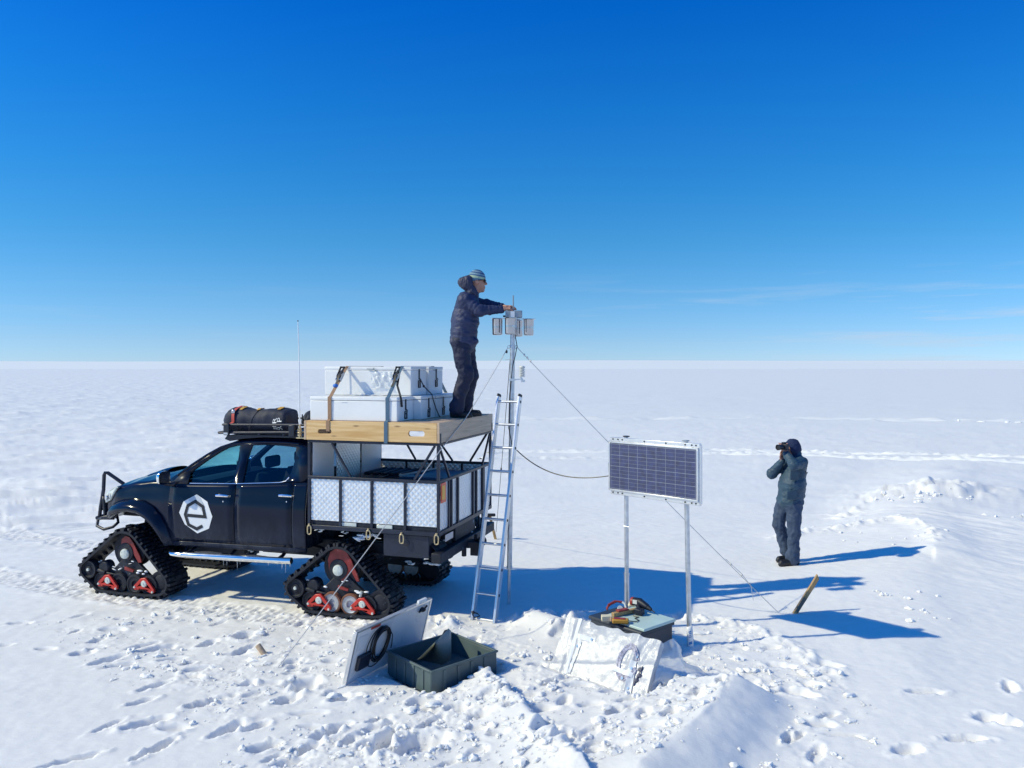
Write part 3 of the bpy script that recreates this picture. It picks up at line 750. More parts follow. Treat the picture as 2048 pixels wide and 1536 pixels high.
# doors and cab corner panels below the glass, both sides
def side_panel(u0, u1, sgn, zbot=None, ztop=None, n=14):
    mb = MB(); us = list(np.linspace(u0, u1, 10)); ks = list(np.linspace(0, 1, n))
    def fn(u, k):
        a = zbot(u) if zbot else sill(u); b = ztop(u) if ztop else belt(u)
        z = a + (b-a)*k; v = side_v(u, z)
        return (u, v if sgn < 0 else mir(v), z)
    mb.grid(fn, us, ks); return mb
for sgn in (-1, 1):
    for nm, a, b in (('front_door', -2.447, -1.475), ('rear_door', -1.462, -.66)):
        d = side_panel(a, b, sgn, zbot=lambda u: sill(u)+.035).build(nm, M['paint'], truck, smooth=60, thick=.02)
        # handle with a chrome grip
        hu = b - .17 if nm == 'front_door' else b - .085
        hz = 1.348 if nm == 'front_door' else 1.388
        hm = MB(); v0 = side_v(hu, hz)
        pts = [(hu-.095, v0+.0, hz-.004), (hu-.08, v0-.03, hz), (hu-.03, v0-.038, hz+.003), (hu+.04, v0-.038, hz+.003), (hu+.085, v0-.03, hz), (hu+.1, v0, hz-.004)]
        hm.tube([(p[0], p[1] if sgn < 0 else mir(p[1]), p[2]) for p in pts], [.014,.018,.02,.02,.018,.014], 8)
        hm.build('handle', M['chrome'], d)
        km = MB(); q = hu+.01; vv = side_v(q, hz-.075)
        km.lathe([(.010,0),(.012,.008),(.006,.013)], (q, vv if sgn < 0 else mir(vv), hz-.075), (0,-1 if sgn < 0 else 1,0), 10); km.build('lock', M['chrome'], d)
    side_panel(-.652, -.47, sgn).build('cab_corner', M['paint'], truck, smooth=60, thick=.02)
    # sill under the doors
    side_panel(-2.47, -.47, sgn, zbot=lambda u: sill(u)-.035, ztop=lambda u: sill(u)+.028, n=4).build('rocker_panel', M['paint'], truck, thick=.02)

# greenhouse: pillar and roof lines as curves on the side glass plane
def gv(u, z):              # tumblehome
    t = (z-1.5)/.55
    return side_v(u, 1.50) + .03 + .17*t + .03*t*t
ROOF = [(-2.47,1.52),(-2.34,1.61),(-2.18,1.715),(-2.0,1.83),(-1.84,1.92),(-1.68,1.978),(-1.5,2.012),(-1.2,2.035),(-.9,2.04),(-.6,2.025),(-.5,1.99),(-.47,1.92)]
def roofz(u): return interp(u, ROOF)
def side_strip(poly, name, m, sgn, parent, inset=0., thick=.03):
    """flat outline (u,z) laid on the tumblehome surface"""
    mb = MB(); loops = poly
    flat = [p for l in loops for p in l]
    tris = geometry.tessellate_polygon([[V((p[0], p[1], 0)) for p in l] for l in loops])
    mb.add([(p[0], (gv(*p)+inset) if sgn < 0 else mir(gv(*p)+inset), p[1]) for p in flat], [tuple(t) for t in tris])
    return mb.build(name, m, parent, thick=thick, smooth=60)
WF = [(-2.31,1.475),(-2.26,1.55),(-2.12,1.665),(-1.97,1.775),(-1.83,1.865),(-1.72,1.925),(-1.60,1.955),(-1.545,1.96),(-1.53,1.80),(-1.535,1.495)]
WR = [(-1.405,1.505),(-1.40,1.80),(-1.375,1.965),(-1.20,1.975),(-.95,1.972),(-.735,1.955),(-.715,1.80),(-.735,1.66),(-.775,1.575),(-.86,1.545),(-1.1,1.528)]
outline = [(-2.47,1.46)] + ROOF[:] + [(-.47,1.55),(-.75,1.53),(-1.46,1.487),(-2.1,1.463)]
for sgn in (-1, 1):
    side_strip([outline, WF, WR], 'cab_frame', M['paint'], sgn, truck)
    side_strip([WF], 'front_window', M['glass'], sgn, truck, .006, 0)
    side_strip([WR], 'rear_window', M['darkglass'], sgn, truck, .006, 0)
    # door rails above the glass and the bright strip below it
    tm = MB()
    def sp_(u, z, o=.0): v = gv(u, z) + o; return (u, v if sgn < 0 else mir(v), z)
    tm.tube([sp_(u, z, -.012) for u, z in [(-2.38,1.565),(-2.2,1.70),(-2.0,1.832),(-1.83,1.925),(-1.68,1.975),(-1.5,1.995),(-1.2,2.008),(-.9,2.008),(-.7,1.995)]], .016, 8)
    tm.build('rain_rail', M['paint'], truck)
    tm = MB(); tm.tube([sp_(u, z, -.012) for u, z in [(-2.28,1.468),(-1.8,1.482),(-1.47,1.494),(-1.1,1.517),(-.87,1.532),(-.79,1.552),(-.755,1.60)]], .0085, 6)
    tm.build('belt_trim', M['chrome'], truck)
    pm = MB(); pm.bar(sp_(-1.468,1.49,-.004), sp_(-1.462,1.97,-.004), .10, .012, (0,1,0)); pm.build('centre_pillar', M['plastic'], truck)
# roof skin
def roof_skin():
    us = [-1.84,-1.76,-1.68,-1.6,-1.5,-1.35,-1.2,-1.0,-.8,-.6,-.5,-.47]
    mb = MB()
    def fn(u, w):
        z = roofz(u); e = VC - gv(u, z)
        return (u, VC + w*e, z + .055*(1-abs(w)**2.4))
    mb.grid(fn, us, list(np.linspace(-1,1,25))); return mb
roof_skin().build('roof', M['paint'], truck, smooth=60, thick=.02)
# windscreen and rear window
def screen():
    mb = MB()
    def fn(k, w):
        u = -2.47 + .63*k; z = roofz(u); e = VC - gv(u, z) - .03
        return (u - .09*(1-w*w)*(1-.3*k), VC + w*e, z + .02*(1-w*w))
    mb.grid(fn, list(np.linspace(.02,1,10)), list(np.linspace(-1,1,17))); return mb
screen().build('windscreen', M['glass'], truck, smooth=80)
mb = MB(); mb.grid(lambda z, w: (-.47 - .05*(z-1.55), VC + w*(VC-gv(-.5,z)-.02), z), [1.50,1.7,1.95], list(np.linspace(-1,1,9)))
mb.build('rear_screen', M['darkglass'], truck)
mb = MB(); mb.box((-.50,.16,.75),(-.47,mir(.16),1.52)); mb.box((-.50,.36,1.93),(-.47,mir(.36),2.03)); mb.build('cab_rear_panel', M['paint'], truck)
# cab floor and inner side of the doors (dark)
mb = MB(); mb.box((-2.45,.24,.74),(-.52,mir(.24),.80)); mb.box((-2.46,.22,.8),(-2.40,mir(.22),1.45)); mb.build('cab_floor', M['plastic'], truck)
mb = MB()
mb.grid(lambda k, v: (-2.42+.36*k, v, 1.47 + .055*math.sin(k*PI*.8) - .02*k), [0,.2,.4,.6,.8,1], list(np.linspace(.25, mir(.25), 9)))
mb.box((-2.30,.26,1.15),(-2.08,mir(.26),1.45)); mb.build('dashboard', M['seat'], truck, bevel=.02)
wc = V((-1.88, .62, 1.42)); mb = MB(); t = V((-.45,0,.9)).normalized()
ring = [wc + V((0,1,0))*math.cos(a)*.19 + t.cross(V((0,1,0)))*math.sin(a)*.19 for a in np.linspace(0, 2*PI, 25)[:-1]]
mb.tube(ring, .016, 8, closed=True); mb.tube([wc, wc + V((-.25,0,-.12))], .035, 8); mb.bar(wc-V((0,.18,0)), wc+V((0,.18,0)), .04, .02); mb.build('steering_wheel', M['plastic'], truck)
def seat_mb(u, v, w):
    mb = MB()
    mb.grid(lambda k, s: (u - .02 + .19*k + .03*(1-abs(s)), v + s*w/2*(1-.18*max(0,k-.6)), 1.0 + .60*k), list(np.linspace(0,1,7)), list(np.linspace(-1,1,7)))
    return mb
for u, v in ((-1.46,.62),(-1.46,1.31)):
    s = seat_mb(u, v, .5).build('seat', M['seat'], truck, thick=.12, bevel=.03)
    h = MB(); h.cbox((u+.20, v, 1.735), (.09,.27,.15)); h.build('headrest', M['seat'], s, bevel=.035, seg=3)
    c = MB(); c.cbox((u-.24, v, 1.02), (.5,.5,.16)); c.build('seat_cushion', M['seat'], s, bevel=.04)
s = MB(); s.box((-.80,.30,1.0),(-.62,mir(.30),1.60)); s = s.build('rear_bench', M['seat'], truck, bevel=.04)
for v in (.52, 1.40):
    h = MB(); h.cbox((-.66, v, 1.665), (.08,.24,.12)); h.build('headrest', M['seat'], s, bevel=.03, seg=3)
mb = MB(); mb.ball((-1.93, VC, 1.86), (.03,.11,.035), 12, 6); mb.tube([(-1.93,VC,1.88),(-1.88,VC,1.95)], .01, 6); mb.build('inner_mirror', M['plastic'], truck)
# screens and radio clutter on the dash that show through the glass
mb = MB(); mb.cbox((-1.98,1.02,1.60), (.05,.26,.17)); mb.cbox((-2.02,1.02,1.50), (.04,.05,.12)); mb.build('navigation_screen', M['plastic'], truck, bevel=.01)

# wing mirrors
for sgn in (-1, 1):
    f = (lambda p: p) if sgn < 0 else (lambda p: (p[0], mir(p[1]), p[2]))
    mb = MB(); c = (-2.46, .0, 1.555)
    prof = []
    for k in range(9):
        t = k/8; rr_ = math.sin(min(1, t*1.25)*PI/2)
        prof.append((rr_, t))
    vs_ = []; n = 18
    for (rr_, t) in prof:
        for k in range(n):
            a = 2*PI*k/n; ca, sa = math.cos(a), math.sin(a)
            ca = math.copysign(abs(ca)**.6, ca); sa = math.copysign(abs(sa)**.6, sa)
            vs_.append(f((c[0]-.07+.11*t, c[1]+ca*.105*rr_, c[2]+sa*.085*rr_)))
    fs_ = [(i*n+k, i*n+(k+1)%n, (i+1)*n+(k+1)%n, (i+1)*n+k) for i in range(8) for k in range(n)] + [tuple(range(8*n, 9*n))]
    mb.add(vs_, fs_); mo = mb.build('wing_mirror', M['chrome'], truck, smooth=70)
    g = MB(); g.add([f((c[0]+.043, c[1]+a*.082, c[2]+b*.066)) for a, b in ((-1,-.8),(-.8,-1),(.8,-1),(1,-.8),(1,.8),(.8,1),(-.8,1),(-1,.8))], [tuple(range(8))]); g.build('mirror_glass', M['stain'], mo)
    s = MB(); s.tube([f((c[0]-.01,c[1]+.04,c[2]-.07)), f((c[0]+.02,c[1]+.12,c[2]-.10)), f((c[0]+.06, .17, 1.465))], [.03,.028,.04], 8); s.build('mirror_arm', M['plastic'], mo)
    # triangular sail panel
    p = MB(); p.add([f((-2.44,side_v(-2.4,1.46)-.005,1.462)), f((-2.19,side_v(-2.2,1.46)-.005,1.467)), f((-2.19,gv(-2.2,1.62)-.01,1.62)), f((-2.31,gv(-2.3,1.60)-.01,1.60))], [(0,1,2,3)]); p.build('sail_panel', M['plastic'], mo, thick=.012)

# headlights
for sgn in (-1, 1):
    mb = MB()
    def hl(a, b):
        # a along the wing, b down
        u = -3.655 + .03*(1-b) + a*(.33 - .14*b)
        z = 1.235 + .135*a*(1-.2*b) - b*(.125+.03*a) + .02*(1-b)
        v = side_v(u, z) - .012 + .30*max(0, .12-a)**1.2
        return (u, v if sgn < 0 else mir(v), z)
    mb.grid(hl, list(np.linspace(0,1,9)), list(np.linspace(0,1,6)))
    h = mb.build('headlight', M['lamp'], truck, thick=.03, smooth=70)
    r = MB()
    for a in (.32, .58):
        p = V(hl(a, .5)); r.lathe([(.035,0),(.04,.012),(.02,.016)], p + V((0, -.012 if sgn < 0 else .012, 0)), (-.5, -.85 if sgn < 0 else .85, 0), 14)
    r.build('lamp_reflector', M['chrome'], h)

# flares over the front tracks
FL_O = [(-3.62,1.015),(-3.50,1.085),(-3.36,1.165),(-3.18,1.222),(-3.0,1.243),(-2.83,1.225),(-2.68,1.165),(-2.56,1.06),(-2.475,.92),(-2.43,.78),(-2.405,.685)]
FL_I = [(-3.56,.94),(-3.44,.965),(-3.33,1.025),(-3.18,1.075),(-3.02,1.098),(-2.87,1.085),(-2.735,1.03),(-2.64,.95),(-2.565,.85),(-2.52,.75),(-2.50,.67)]
for sgn in (-1, 1):
    mb = MB(); n = len(FL_O)
    def fl(i, k):
        i = int(i); a = FL_O[i]; b = FL_I[i]
        u = a[0] + (b[0]-a[0])*k; z = a[1] + (b[1]-a[1])*k
        out = .125*math.sin(min(1, k*1.3)*PI/2)*(.45+.55*math.sin(PI*(i+1.5)/(n+1)))
        if k > .99: z -= .0; out -= .012
        v = side_v(a[0], a[1]) - .004 - out
        return (u, v if sgn < 0 else mir(v), z)
    mb.grid(fl, range(n), [0,.12,.3,.5,.7,.85,1])
    # inner lip going back under the wing
    mb.grid(lambda i, k: (FL_I[int(i)][0], (lambda v: v if sgn < 0 else mir(v))(fl(i, 1)[1]*(1 if sgn < 0 else 0) + (mir(fl(i,1)[1]) if sgn > 0 else 0) + .28*k), FL_I[int(i)][1]-.004), range(n), [0,1])
    mb.build('wheel_arch_flare', M['paint'], truck, smooth=60, thick=.012)
# hood scoop
mb = MB()
def scoop(a, w):
    u = -3.40 + .40*a; h = .055*math.sin(min(1, a*1.6)*PI/2)*(1-.35*max(0,a-.6))
    s = 1-abs(w)**3
    return (u, VC + w*.24, hoodz(u) + .045 + h*s)
mb.grid(scoop, list(np.linspace(0,1,10)), list(np.linspace(-1,1,17))); mb.build('hood_scoop', M['paint'], truck, smooth=70)

# the white heptagon badge with its letter, a decal on the near front door
def dec(a, b, o): 
    u = -2.027 + a; z = 1.102 + b
    return (u, side_v(u, z) - .0115 - o, z)
door = [o for o in truck.children if o.name.startswith('front_door')][0]
hep = [(-.005,.243),(.168,.16),(.247,-.02),(.19,-.176),(.018,-.247),(-.168,-.142),(-.248,.005),(-.187,.148)]
def dec_poly(poly, name, m, o, parent):
    bm = bmesh.new(); vv = [bm.verts.new((q[0], q[1], 0)) for q in poly]
    for t in geometry.tessellate_polygon([[V((q[0],q[1],0)) for q in poly]]): bm.faces.new([vv[i] for i in t])
    for _ in range(3): bmesh.ops.subdivide_edges(bm, edges=[e for e in bm.edges if e.calc_length() > .02], cuts=1, use_grid_fill=False)
    bmesh.ops.triangulate(bm, faces=bm.faces); bm.verts.index_update()
    mb = MB(); mb.add([dec(v.co.x, v.co.y, o) for v in bm.verts], [tuple(v.index for v in f.verts) for f in bm.faces]); bm.free()
    return mb.build(name, m, parent, smooth=180)
badge = dec_poly(hep, 'badge', M['decal'], .002, door)
dec_poly([(-.12,.17),(-.005,.243),(.06,.205),(.115,.12),(.155,.02),(.13,-.0),(.06,.08),(-.05,.13)], 'badge', M['decalgrey'], .004, door)
def stroke(pts, w):
    L_, R_ = [], []
    P = [V((p[0], p[1], 0)) for p in pts]
    for i in range(len(P)):
        d0 = (P[i]-P[i-1]).normalized() if i else (P[1]-P[0]).normalized()
        d1 = (P[i+1]-P[i]).normalized() if i < len(P)-1 else d0
        n0 = V((-d0.y, d0.x, 0)); n1 = V((-d1.y, d1.x, 0)); nn = (n0+n1)
        nn = nn/ max(.25, nn.length_squared) * 2 if nn.length > 1e-6 else n0
        L_.append((P[i]+nn*w/2)[:2]); R_.append((P[i]-nn*w/2)[:2])
    return L_ + R_[::-1]
E_ = [(-.125,-.022),(.142,-.028),(.108,.098),(-.010,.158),(-.118,.098),(-.155,-.015),(-.112,-.142),(.012,-.190),(.098,-.148)]
dec_poly(stroke(E_, .040), 'badge_letter', M['ink'], .006, door)

# side steps
for sgn in (-1, 1):
    f = (lambda p: p) if sgn < 0 else (lambda p: (p[0], mir(p[1]), p[2]))
    mb = MB(); mb.tube([f((-2.42,.10,.585)), f((-2.36,.075,.575)), f((-2.2,.07,.578)), f((-.72,.07,.605)), f((-.64,.075,.61))], [.03,.038,.04,.04,.04], 14)
    st = mb.build('side_step', M['chrome'], truck)
    mb = MB()
    for u in (-2.15,-1.55,-.85): mb.tube([f((u,.08,.60)), f((u,.22,.63)), f((u,.34,.70))], .022, 8)
    for a, b in ((-2.02,-1.62),(-1.38,-.98)):
        mb.tube([f((a,.07,.622)), f(((a+b)/2,.07,.632)), f((b,.07,.632))], [.012,.02,.012], 8)
    mb.build('step_bracket', M['plastic'], st)
    if sgn < 0:
        rr = random.Random(5)
        mb = MB()
        for u in (-1.60,-1.55,-1.515,-1.40,-1.36,-1.13,-.96,-.83,-.77,-.72,-.66):
            l = rr.choice((.04,.06,.09,.14)); z = .566 + .018*(u+2.2)
            mb.tube([(u,.07,z+.012),(u+.002,.07,z-l*.5),(u,.07,z-l)], [.007,.0045,.0012], 6)
        mb.build('icicle', M['ice'], st, split=True)

# bull bar
mb = MB()
for v in (.33, 1.60):
    if v > 1: mb.tube([(-3.76,v,.90),(-3.74,v,1.05),(-3.70,v,1.22)], .024, 10)
    else: mb.tube([(-3.76,v,.90),(-3.74,v,1.05),(-3.69,v,1.30),(-3.68,v,1.50),(-3.665,v,1.53),(-3.64,v+(.02 if v<1 else -.02),1.53),(-3.42,v+.10,1.36)], .024, 10)
    s = -1 if v < 1 else 1
    mb.tube([(-3.78,v,.90),(-3.70,v+s*.10,.83),(-3.55,v+s*.14,.80),(-3.44,v+s*.10,.83),(-3.40,v+s*.05,.885),(-3.44,v+s*.02,.945),(-3.60,v+s*.04,.95),(-3.76,v,.91)], .020, 10)
    mb.tube([(-3.78,v,.90),(-3.60,v+s*.12,.94),(-3.44,v+s*.08,.94)], .018, 8)
mb.tube([(-3.77,.30,.92),(-3.82,.6,.93),(-3.83,VC,.94),(-3.82,1.33,.93),(-3.77,1.63,.92)], .026, 10)
mb.tube([(-3.75,.33,1.03),(-3.79,VC,1.04),(-3.75,1.60,1.03)], .020, 10)
mb.build('bull_bar', M['steel'], truck)

# chassis and underside
mb = MB()
for v in (.56, 1.37): mb.box((-3.5,v-.05,.66),(1.25,v+.05,.80))
for u in (-3.3,-2.6,-1.2,-.3,.7,1.2): mb.box((u-.05,.5,.68),(u+.05,1.43,.78))
mb.box((-2.4,.5,.52),(-1.6,1.4,.70)); mb.box((-1.4,.6,.55),(-.3,1.0,.72))
mb.cyl((-1.6,1.25,.62),(.9,1.25,.62),.05); mb.cyl((-3.087,.3,.56),(-3.087,1.6,.56),.06); mb.cyl((0,.3,.56),(0,1.6,.56),.07); mb.ball((0,VC,.56),.16)
mb.cyl((-.1,.5,.60),(-.9,.5,.76),.02); mb.cyl((-2.95,.42,.6),(-2.85,.45,1.05),.045); mb.cyl((-3.15,.42,.6),(-3.05,.45,1.0),.03)
mb.cyl((-2.95,1.5,.6),(-2.85,1.48,1.05),.045)
mb.box((-3.45,.42,.95),(-2.5,.48,1.35)); mb.box((-3.45,1.45,.95),(-2.5,1.51,1.35)); mb.box((-3.4,.48,1.0),(-2.6,1.45,1.30))
mb.build('chassis', M['under'], truck, bevel=.01)
rr = random.Random(8)
def lumps(spec, name, parent):
    mb = MB()
    for (c, r, n) in spec:
        for _ in range(n):
            p = V(c) + V((rr.gauss(0, r*.5), rr.gauss(0, r*.25), rr.gauss(0, r*.2)))
            a = Matrix.Rotation(rr.random()*6, 3, V((rr.random(), rr.random(), rr.random())))
            mb.ball(p, (r*rr.uniform(.3,.6), r*rr.uniform(.15,.3), r*rr.uniform(.07,.16)), 8, 6, Matrix.Rotation(rr.uniform(-.5,.5), 3, 'Y'))
    return mb.build(name, M['snowlump'], parent, smooth=180, split=True)
lumps([((-.28,.10,.98),.07,5),((.05,.12,.99),.06,4),((.25,.12,.93),.11,8),((.42,.10,.98),.08,6),((-1.7,.25,.66),.06,4),((-1.3,.25,.65),.06,3),((-2.78,.2,.93),.05,4),((.75,.5,.58),.09,5),((1.0,.6,.55),.10,6)], 'packed_snow', truck)

# tracks
def belt_path(sx=1):
    """closed outline of the rubber belt in (u,z), outside edge, hub at u=0"""
    circ = [((.02,.575),.265),((-.555,.30),.125),((-.35,.165),.135),((-.12,.155),.135),((.16,.155),.135),((.38,.160),.135),((.545,.20),.155)]
    pts = []
    # convex hull of the rolling circles
    cloud = []
    for (c, r) in circ:
        for k in range(72):
            a = 2*PI*k/72; cloud.append((c[0]+r*math.cos(a), c[1]+r*math.sin(a)))
    cloud = sorted(set(cloud))
    def half(ps):
        h = []
        for p in ps:
            while len(h) > 1 and (h[-1][0]-h[-2][0])*(p[1]-h[-2][1]) - (h[-1][1]-h[-2][1])*(p[0]-h[-2][0]) <= 0: h.pop()
            h.append(p)
        return h
    hull = half(cloud)[:-1] + half(cloud[::-1])[:-1]
    # resample evenly
    out = []; per = sum(math.dist(hull[i], hull[(i+1) % len(hull)]) for i in range(len(hull)))
    n = 128; step = per/n; acc = 0; i = 0; need = 0
    for i in range(len(hull)):
        a, b = hull[i], hull[(i+1) % len(hull)]; l = math.dist(a, b)
        while need <= acc + l and len(out) < n:
            t = (need-acc)/l; out.append((a[0]+(b[0]-a[0])*t, a[1]+(b[1]-a[1])*t)); need += step
        acc += l
    return out
BELT = belt_path()
def track_unit(u0, v0, sgn, front):
    """near tracks sit with their outer face at v0; sgn -1 near side, +1 far side"""
    W = .40
    def P(u, v, z): return (u0+u, v0 + (v if sgn < 0 else -v), z)
    mb = MB(); n = len(BELT); th = .028
    def off(i, d):
        a = BELT[i-1]; b = BELT[(i+1) % n]; t = V((b[0]-a[0], b[1]-a[1])).normalized()
        return (BELT[i][0] + t.y*d, BELT[i][1] - t.x*d)
    vs_ = []
    for i in range(n):
        o = BELT[i]; q = off(i, -th)
        vs_ += [P(o[0],0,o[1]), P(o[0],W,o[1]), P(q[0],W,q[1]), P(q[0],0,q[1])]
    fs_ = []
    for i in range(n):
        j = (i+1) % n
        for k in range(4):
            l = (k+1) % 4; fs_.append((i*4+k, i*4+l, j*4+l, j*4+k))
    mb.add(vs_, fs_)
    # lugs outside in three columns and guide teeth inside
    for i in range(0, n, 2):
        o = BELT[i]; o2 = off(i, .034 + (.006 if i % 4 else 0)); a = BELT[(i+1) % n]; a2 = off((i+1) % n, .034 + (.006 if i % 4 else 0))
        cols = ((.0,.15),(.25,.40)) if (i//2) % 2 else ((.03,.12),(.14,.26),(.28,.37))
        for (va, vb) in cols:
            mb.add([P(o[0],va,o[1]),P(a[0],va,a[1]),P(a2[0],va+.008,a2[1]),P(o2[0],va+.008,o2[1]),P(o[0],vb,o[1]),P(a[0],vb,a[1]),P(a2[0],vb-.008,a2[1]),P(o2[0],vb-.008,o2[1])],
                   [(0,1,2,3),(7,6,5,4),(0,4,5,1),(1,5,6,2),(2,6,7,3),(3,7,4,0)])
        if i % 4 == 0:
            q, q2 = off(i, -th), off(i, -th-.05); e, e2 = off((i+1) % n, -th), off((i+1) % n, -th-.04)
            mb.add([P(q[0],.17,q[1]),P(e[0],.17,e[1]),P(e2[0],.18,e2[1]),P(q2[0],.18,q2[1]),P(q[0],.23,q[1]),P(e[0],.23,e[1]),P(e2[0],.22,e2[1]),P(q2[0],.22,q2[1])],
                   [(0,1,2,3),(7,6,5,4),(0,4,5,1),(1,5,6,2),(2,6,7,3),(3,7,4,0)])
    t = mb.build('track', M['rubber'], truck, smooth=30)
    d = -1 if sgn < 0 else 1
    # red drive plate, dark triangular frame
    mb = MB()
    shield = [(-.13,.54),(-.145,.66),(-.11,.755),(-.04,.80),(.045,.80),(.11,.76),(.165,.68),(.25,.50),(.275,.43),(.235,.425),(.16,.55),(.06,.42),(.0,.44),(-.09,.47)]
    if front: shield = [(-.085,.60),(-.06,.72),(-.005,.765),(.06,.75),(.12,.68),(.22,.52),(.25,.44),(.20,.43),(.10,.58),(.04,.61),(-.02,.60)]
    mb.prism([shield], lambda a, b, k: P(a, .07+k, b), 0, .02)
    mb.prism([[(.0,.33),(.13,.305),(.14,.335),(.04,.36),(.0,.37)]], lambda a, b, k: P(a, .05+k, b), 0, .02)
    mb.build('drive_plate', M['red'], t, bevel=.004)
    mb = MB()
    mb.prism([[(-.48,.33),(-.43,.39),(-.2,.33),(-.05,.47),(.08,.50),(.18,.42),(.36,.27),(.50,.24),(.50,.18),(.2,.19),(-.3,.20),(-.44,.24)]], lambda a, b, k: P(a, .09+k, b), 0, .05)
    mb.lathe([(.0,0),(.07,0),(.085,.02),(.085,.12)], P(-.34,.05,.335), (0,-d,0), 16)
    mb.tube([P(-.44,.06,.30), P(-.30,.05,.27)], .028, 10); mb.tube([P(-.28,.05,.27), P(-.12,.06,.25)], .016, 8)
    mb.cyl(P(0,.06,.555), P(0,.38,.555), .12)
    mb.build('track_frame', M['under'], t, bevel=.006)
    # sprocket behind the plate
    mb = MB(); mb.lathe([(.0,0),(.235,0),(.235,.03),(.20,.05),(.20,.12),(.235,.14),(.235,.17),(0,.17)], P(.02,.11,.575), (0,-d,0), 30); mb.build('sprocket', M['rubber'], t)
    mb = MB()
    hz = .545 if not front else .535
    mb.lathe([(.0,-.014),(.045,-.012),(.062,-.004),(.066,.006),(.066,.05)], P(0,.045,hz), (0,-d,0), 24)
    for k in range(5): a = k*2*PI/5; mb.cyl(P(.042*math.cos(a), .030, hz+.042*math.sin(a)), P(.042*math.cos(a), .05, hz+.042*math.sin(a)), .007, n=8)
    mb.build('hub_cap', M['hub'], t)
    # front idler
    mb = MB(); mb.lathe([(0,.0),(.045,.0),(.055,.012),(.085,.016),(.095,.0),(.115,.0),(.12,.02),(.12,.1)], P(-.555,.02,.30), (0,-d,0), 28)
    idl = mb.build('idler_wheel', M['rubber'], t)
    mb = MB(); mb.lathe([(0,-.014),(.018,-.014),(.022,0),(.022,.02)], P(-.555,.02,.30), (0,-d,0), 14); mb.build('axle_cap', M['hub'], idl)
    mb = MB(); mb.lathe([(0,.0),(.07,.0),(.10,.012),(.13,.0),(.148,.0),(.15,.03),(.15,.2)], P(.545,.06,.20), (0,-d,0), 28); mb.build('idler_wheel', M['rubber'], t)
    # road wheels; the grey ones show on the rear unit
    for wu, kind in ((-.35,'rubber'),(-.085,'wheelgrey'),(.165,'wheelgrey'),(.385,'rubber')):
        if front: kind = 'rubber'
        mb = MB(); mb.lathe([(.0,.02),(.04,.02),(.05,.0),(.085,.004),(.098,-.004),(.105,.0)] + [(.105,.07),(0,.07)], P(wu,.045,.155), (0,-d,0), 26)
        w = mb.build('road_wheel', M[kind], t)
        mb = MB(); mb.lathe([(.104,-.006),(.122,-.004),(.128,.01),(.128,.06),(.104,.066)], P(wu,.045,.155), (0,-d,0), 28, cap=False); mb.build('wheel_tyre', M['rusty' if kind != 'rubber' else 'rubber'], w)
    # red bogie arms
    for bu, dz, fl_ in ((-.235,.0,1),(.335,.0,-1)):
        mb = MB()
        o = [(-.155,-.055),(-.145,-.02),(-.045,.075),(.03,.085),(.06,.06),(.16,-.05),(.165,-.085),(.14,-.105),(.10,-.10),(.0,-.06),(-.10,-.075),(-.14,-.075)]
        h1 = [(-.10,-.035),(-.035,.03),(-.03,-.02)][::-1]; h2 = [(.045,.02),(.115,-.055),(.03,-.035)][::-1]
        mb.prism([o, h1, h2], lambda a, b, k: P(bu + fl_*a if fl_ > 0 else bu + a, .005+k, .175 + b), 0, .03)
        b_ = mb.build('bogie_arm', M['redarm'], t, bevel=.004)
        mb = MB(); mb.lathe([(0,-.006),(.036,-.006),(.042,.0),(.042,.03)], P(bu+.005,.003,.185), (0,-d,0), 20); mb.lathe([(0,-.008),(.010,-.008),(.011,0)], P(bu+.005,-.003,.185), (0,-d,0), 10)
        for q, z in ((-.135,.135),(.14,.09)): mb.lathe([(0,-.012),(.012,-.012),(.015,0),(.015,.02)], P(bu+q,.003,z), (0,-d,0), 10)
        mb.build('bogie_axle', M['hub'], t, split=True)
        if fl_ < 0 and not front:
            mb = MB(); mb.tube([P(bu-.03,.03,.265), P(bu-.015,.03,.33)], .016, 8); mb.build('damper', M['hub'], t)
    return t
track_unit(0, 0, -1, False); track_unit(-3.087, 0, -1, True)
track_unit(0, mir(0), 1, False); track_unit(-3.087, mir(0), 1, True)

lumps([((-.15,.075,.335),.07,3),((.28,.075,.325),.08,4),((-.42,.08,.40),.05,2),((.10,.07,.43),.05,2),((.50,.05,.06),.05,2),((-3.25,.075,.335),.07,3),((-2.80,.075,.325),.08,4),((-2.98,.07,.43),.05,2),((-3.5,.08,.40),.05,2)], 'packed_snow', truck)
# ---------------------------------------------------------------- load bed
BU0, BU1, BZ0, BZ1 = -.375, 1.31, 1.055, 1.645
mb = MB()
t_ = .035
for v in (.0175, 1.93-.0175):
    mb.bar((BU0,v,BZ1),(BU1,v,BZ1), .035,.035); mb.bar((BU0,v,BZ0),(BU1,v,BZ0), .035,.05)
    mb.bar((BU0,v,2.075),(BU1,v,2.075), .03,.03)
    for u in (BU0+.0175, .055, .463, .885, BU1-.0175): mb.bar((u,v,BZ0+.025),(u,v,BZ1-.0175), .032,.034,(0,1,0))
    for u in (BU0+.0175, BU1-.0175): mb.bar((u,v,BZ1+.0175),(u,v,2.06), .034,.032,(0,1,0))
    mb.bar((-.06,v,2.06),(.19,v,BZ1+.018), .026,.024,(0,1,0))
    mb.bar((BU1-.06,v,2.06),(1.0,v,BZ1+.018), .028,.024,(0,1,0))
    mb.bar((BU1-.0,v,2.20),(BU1-.0,v,2.09), .03,.03,(0,1,0))
for u in (BU0+.0175, BU1-.0175):
    mb.bar((u,.035,2.075),(u,1.895,2.075), .028,.028)
    mb.bar((u,.035,BZ0),(u,1.895,BZ0), .035,.05)
mb.bar((BU1-.0175,.035,BZ1),(BU1-.0175,1.895,BZ1), .035,.035)
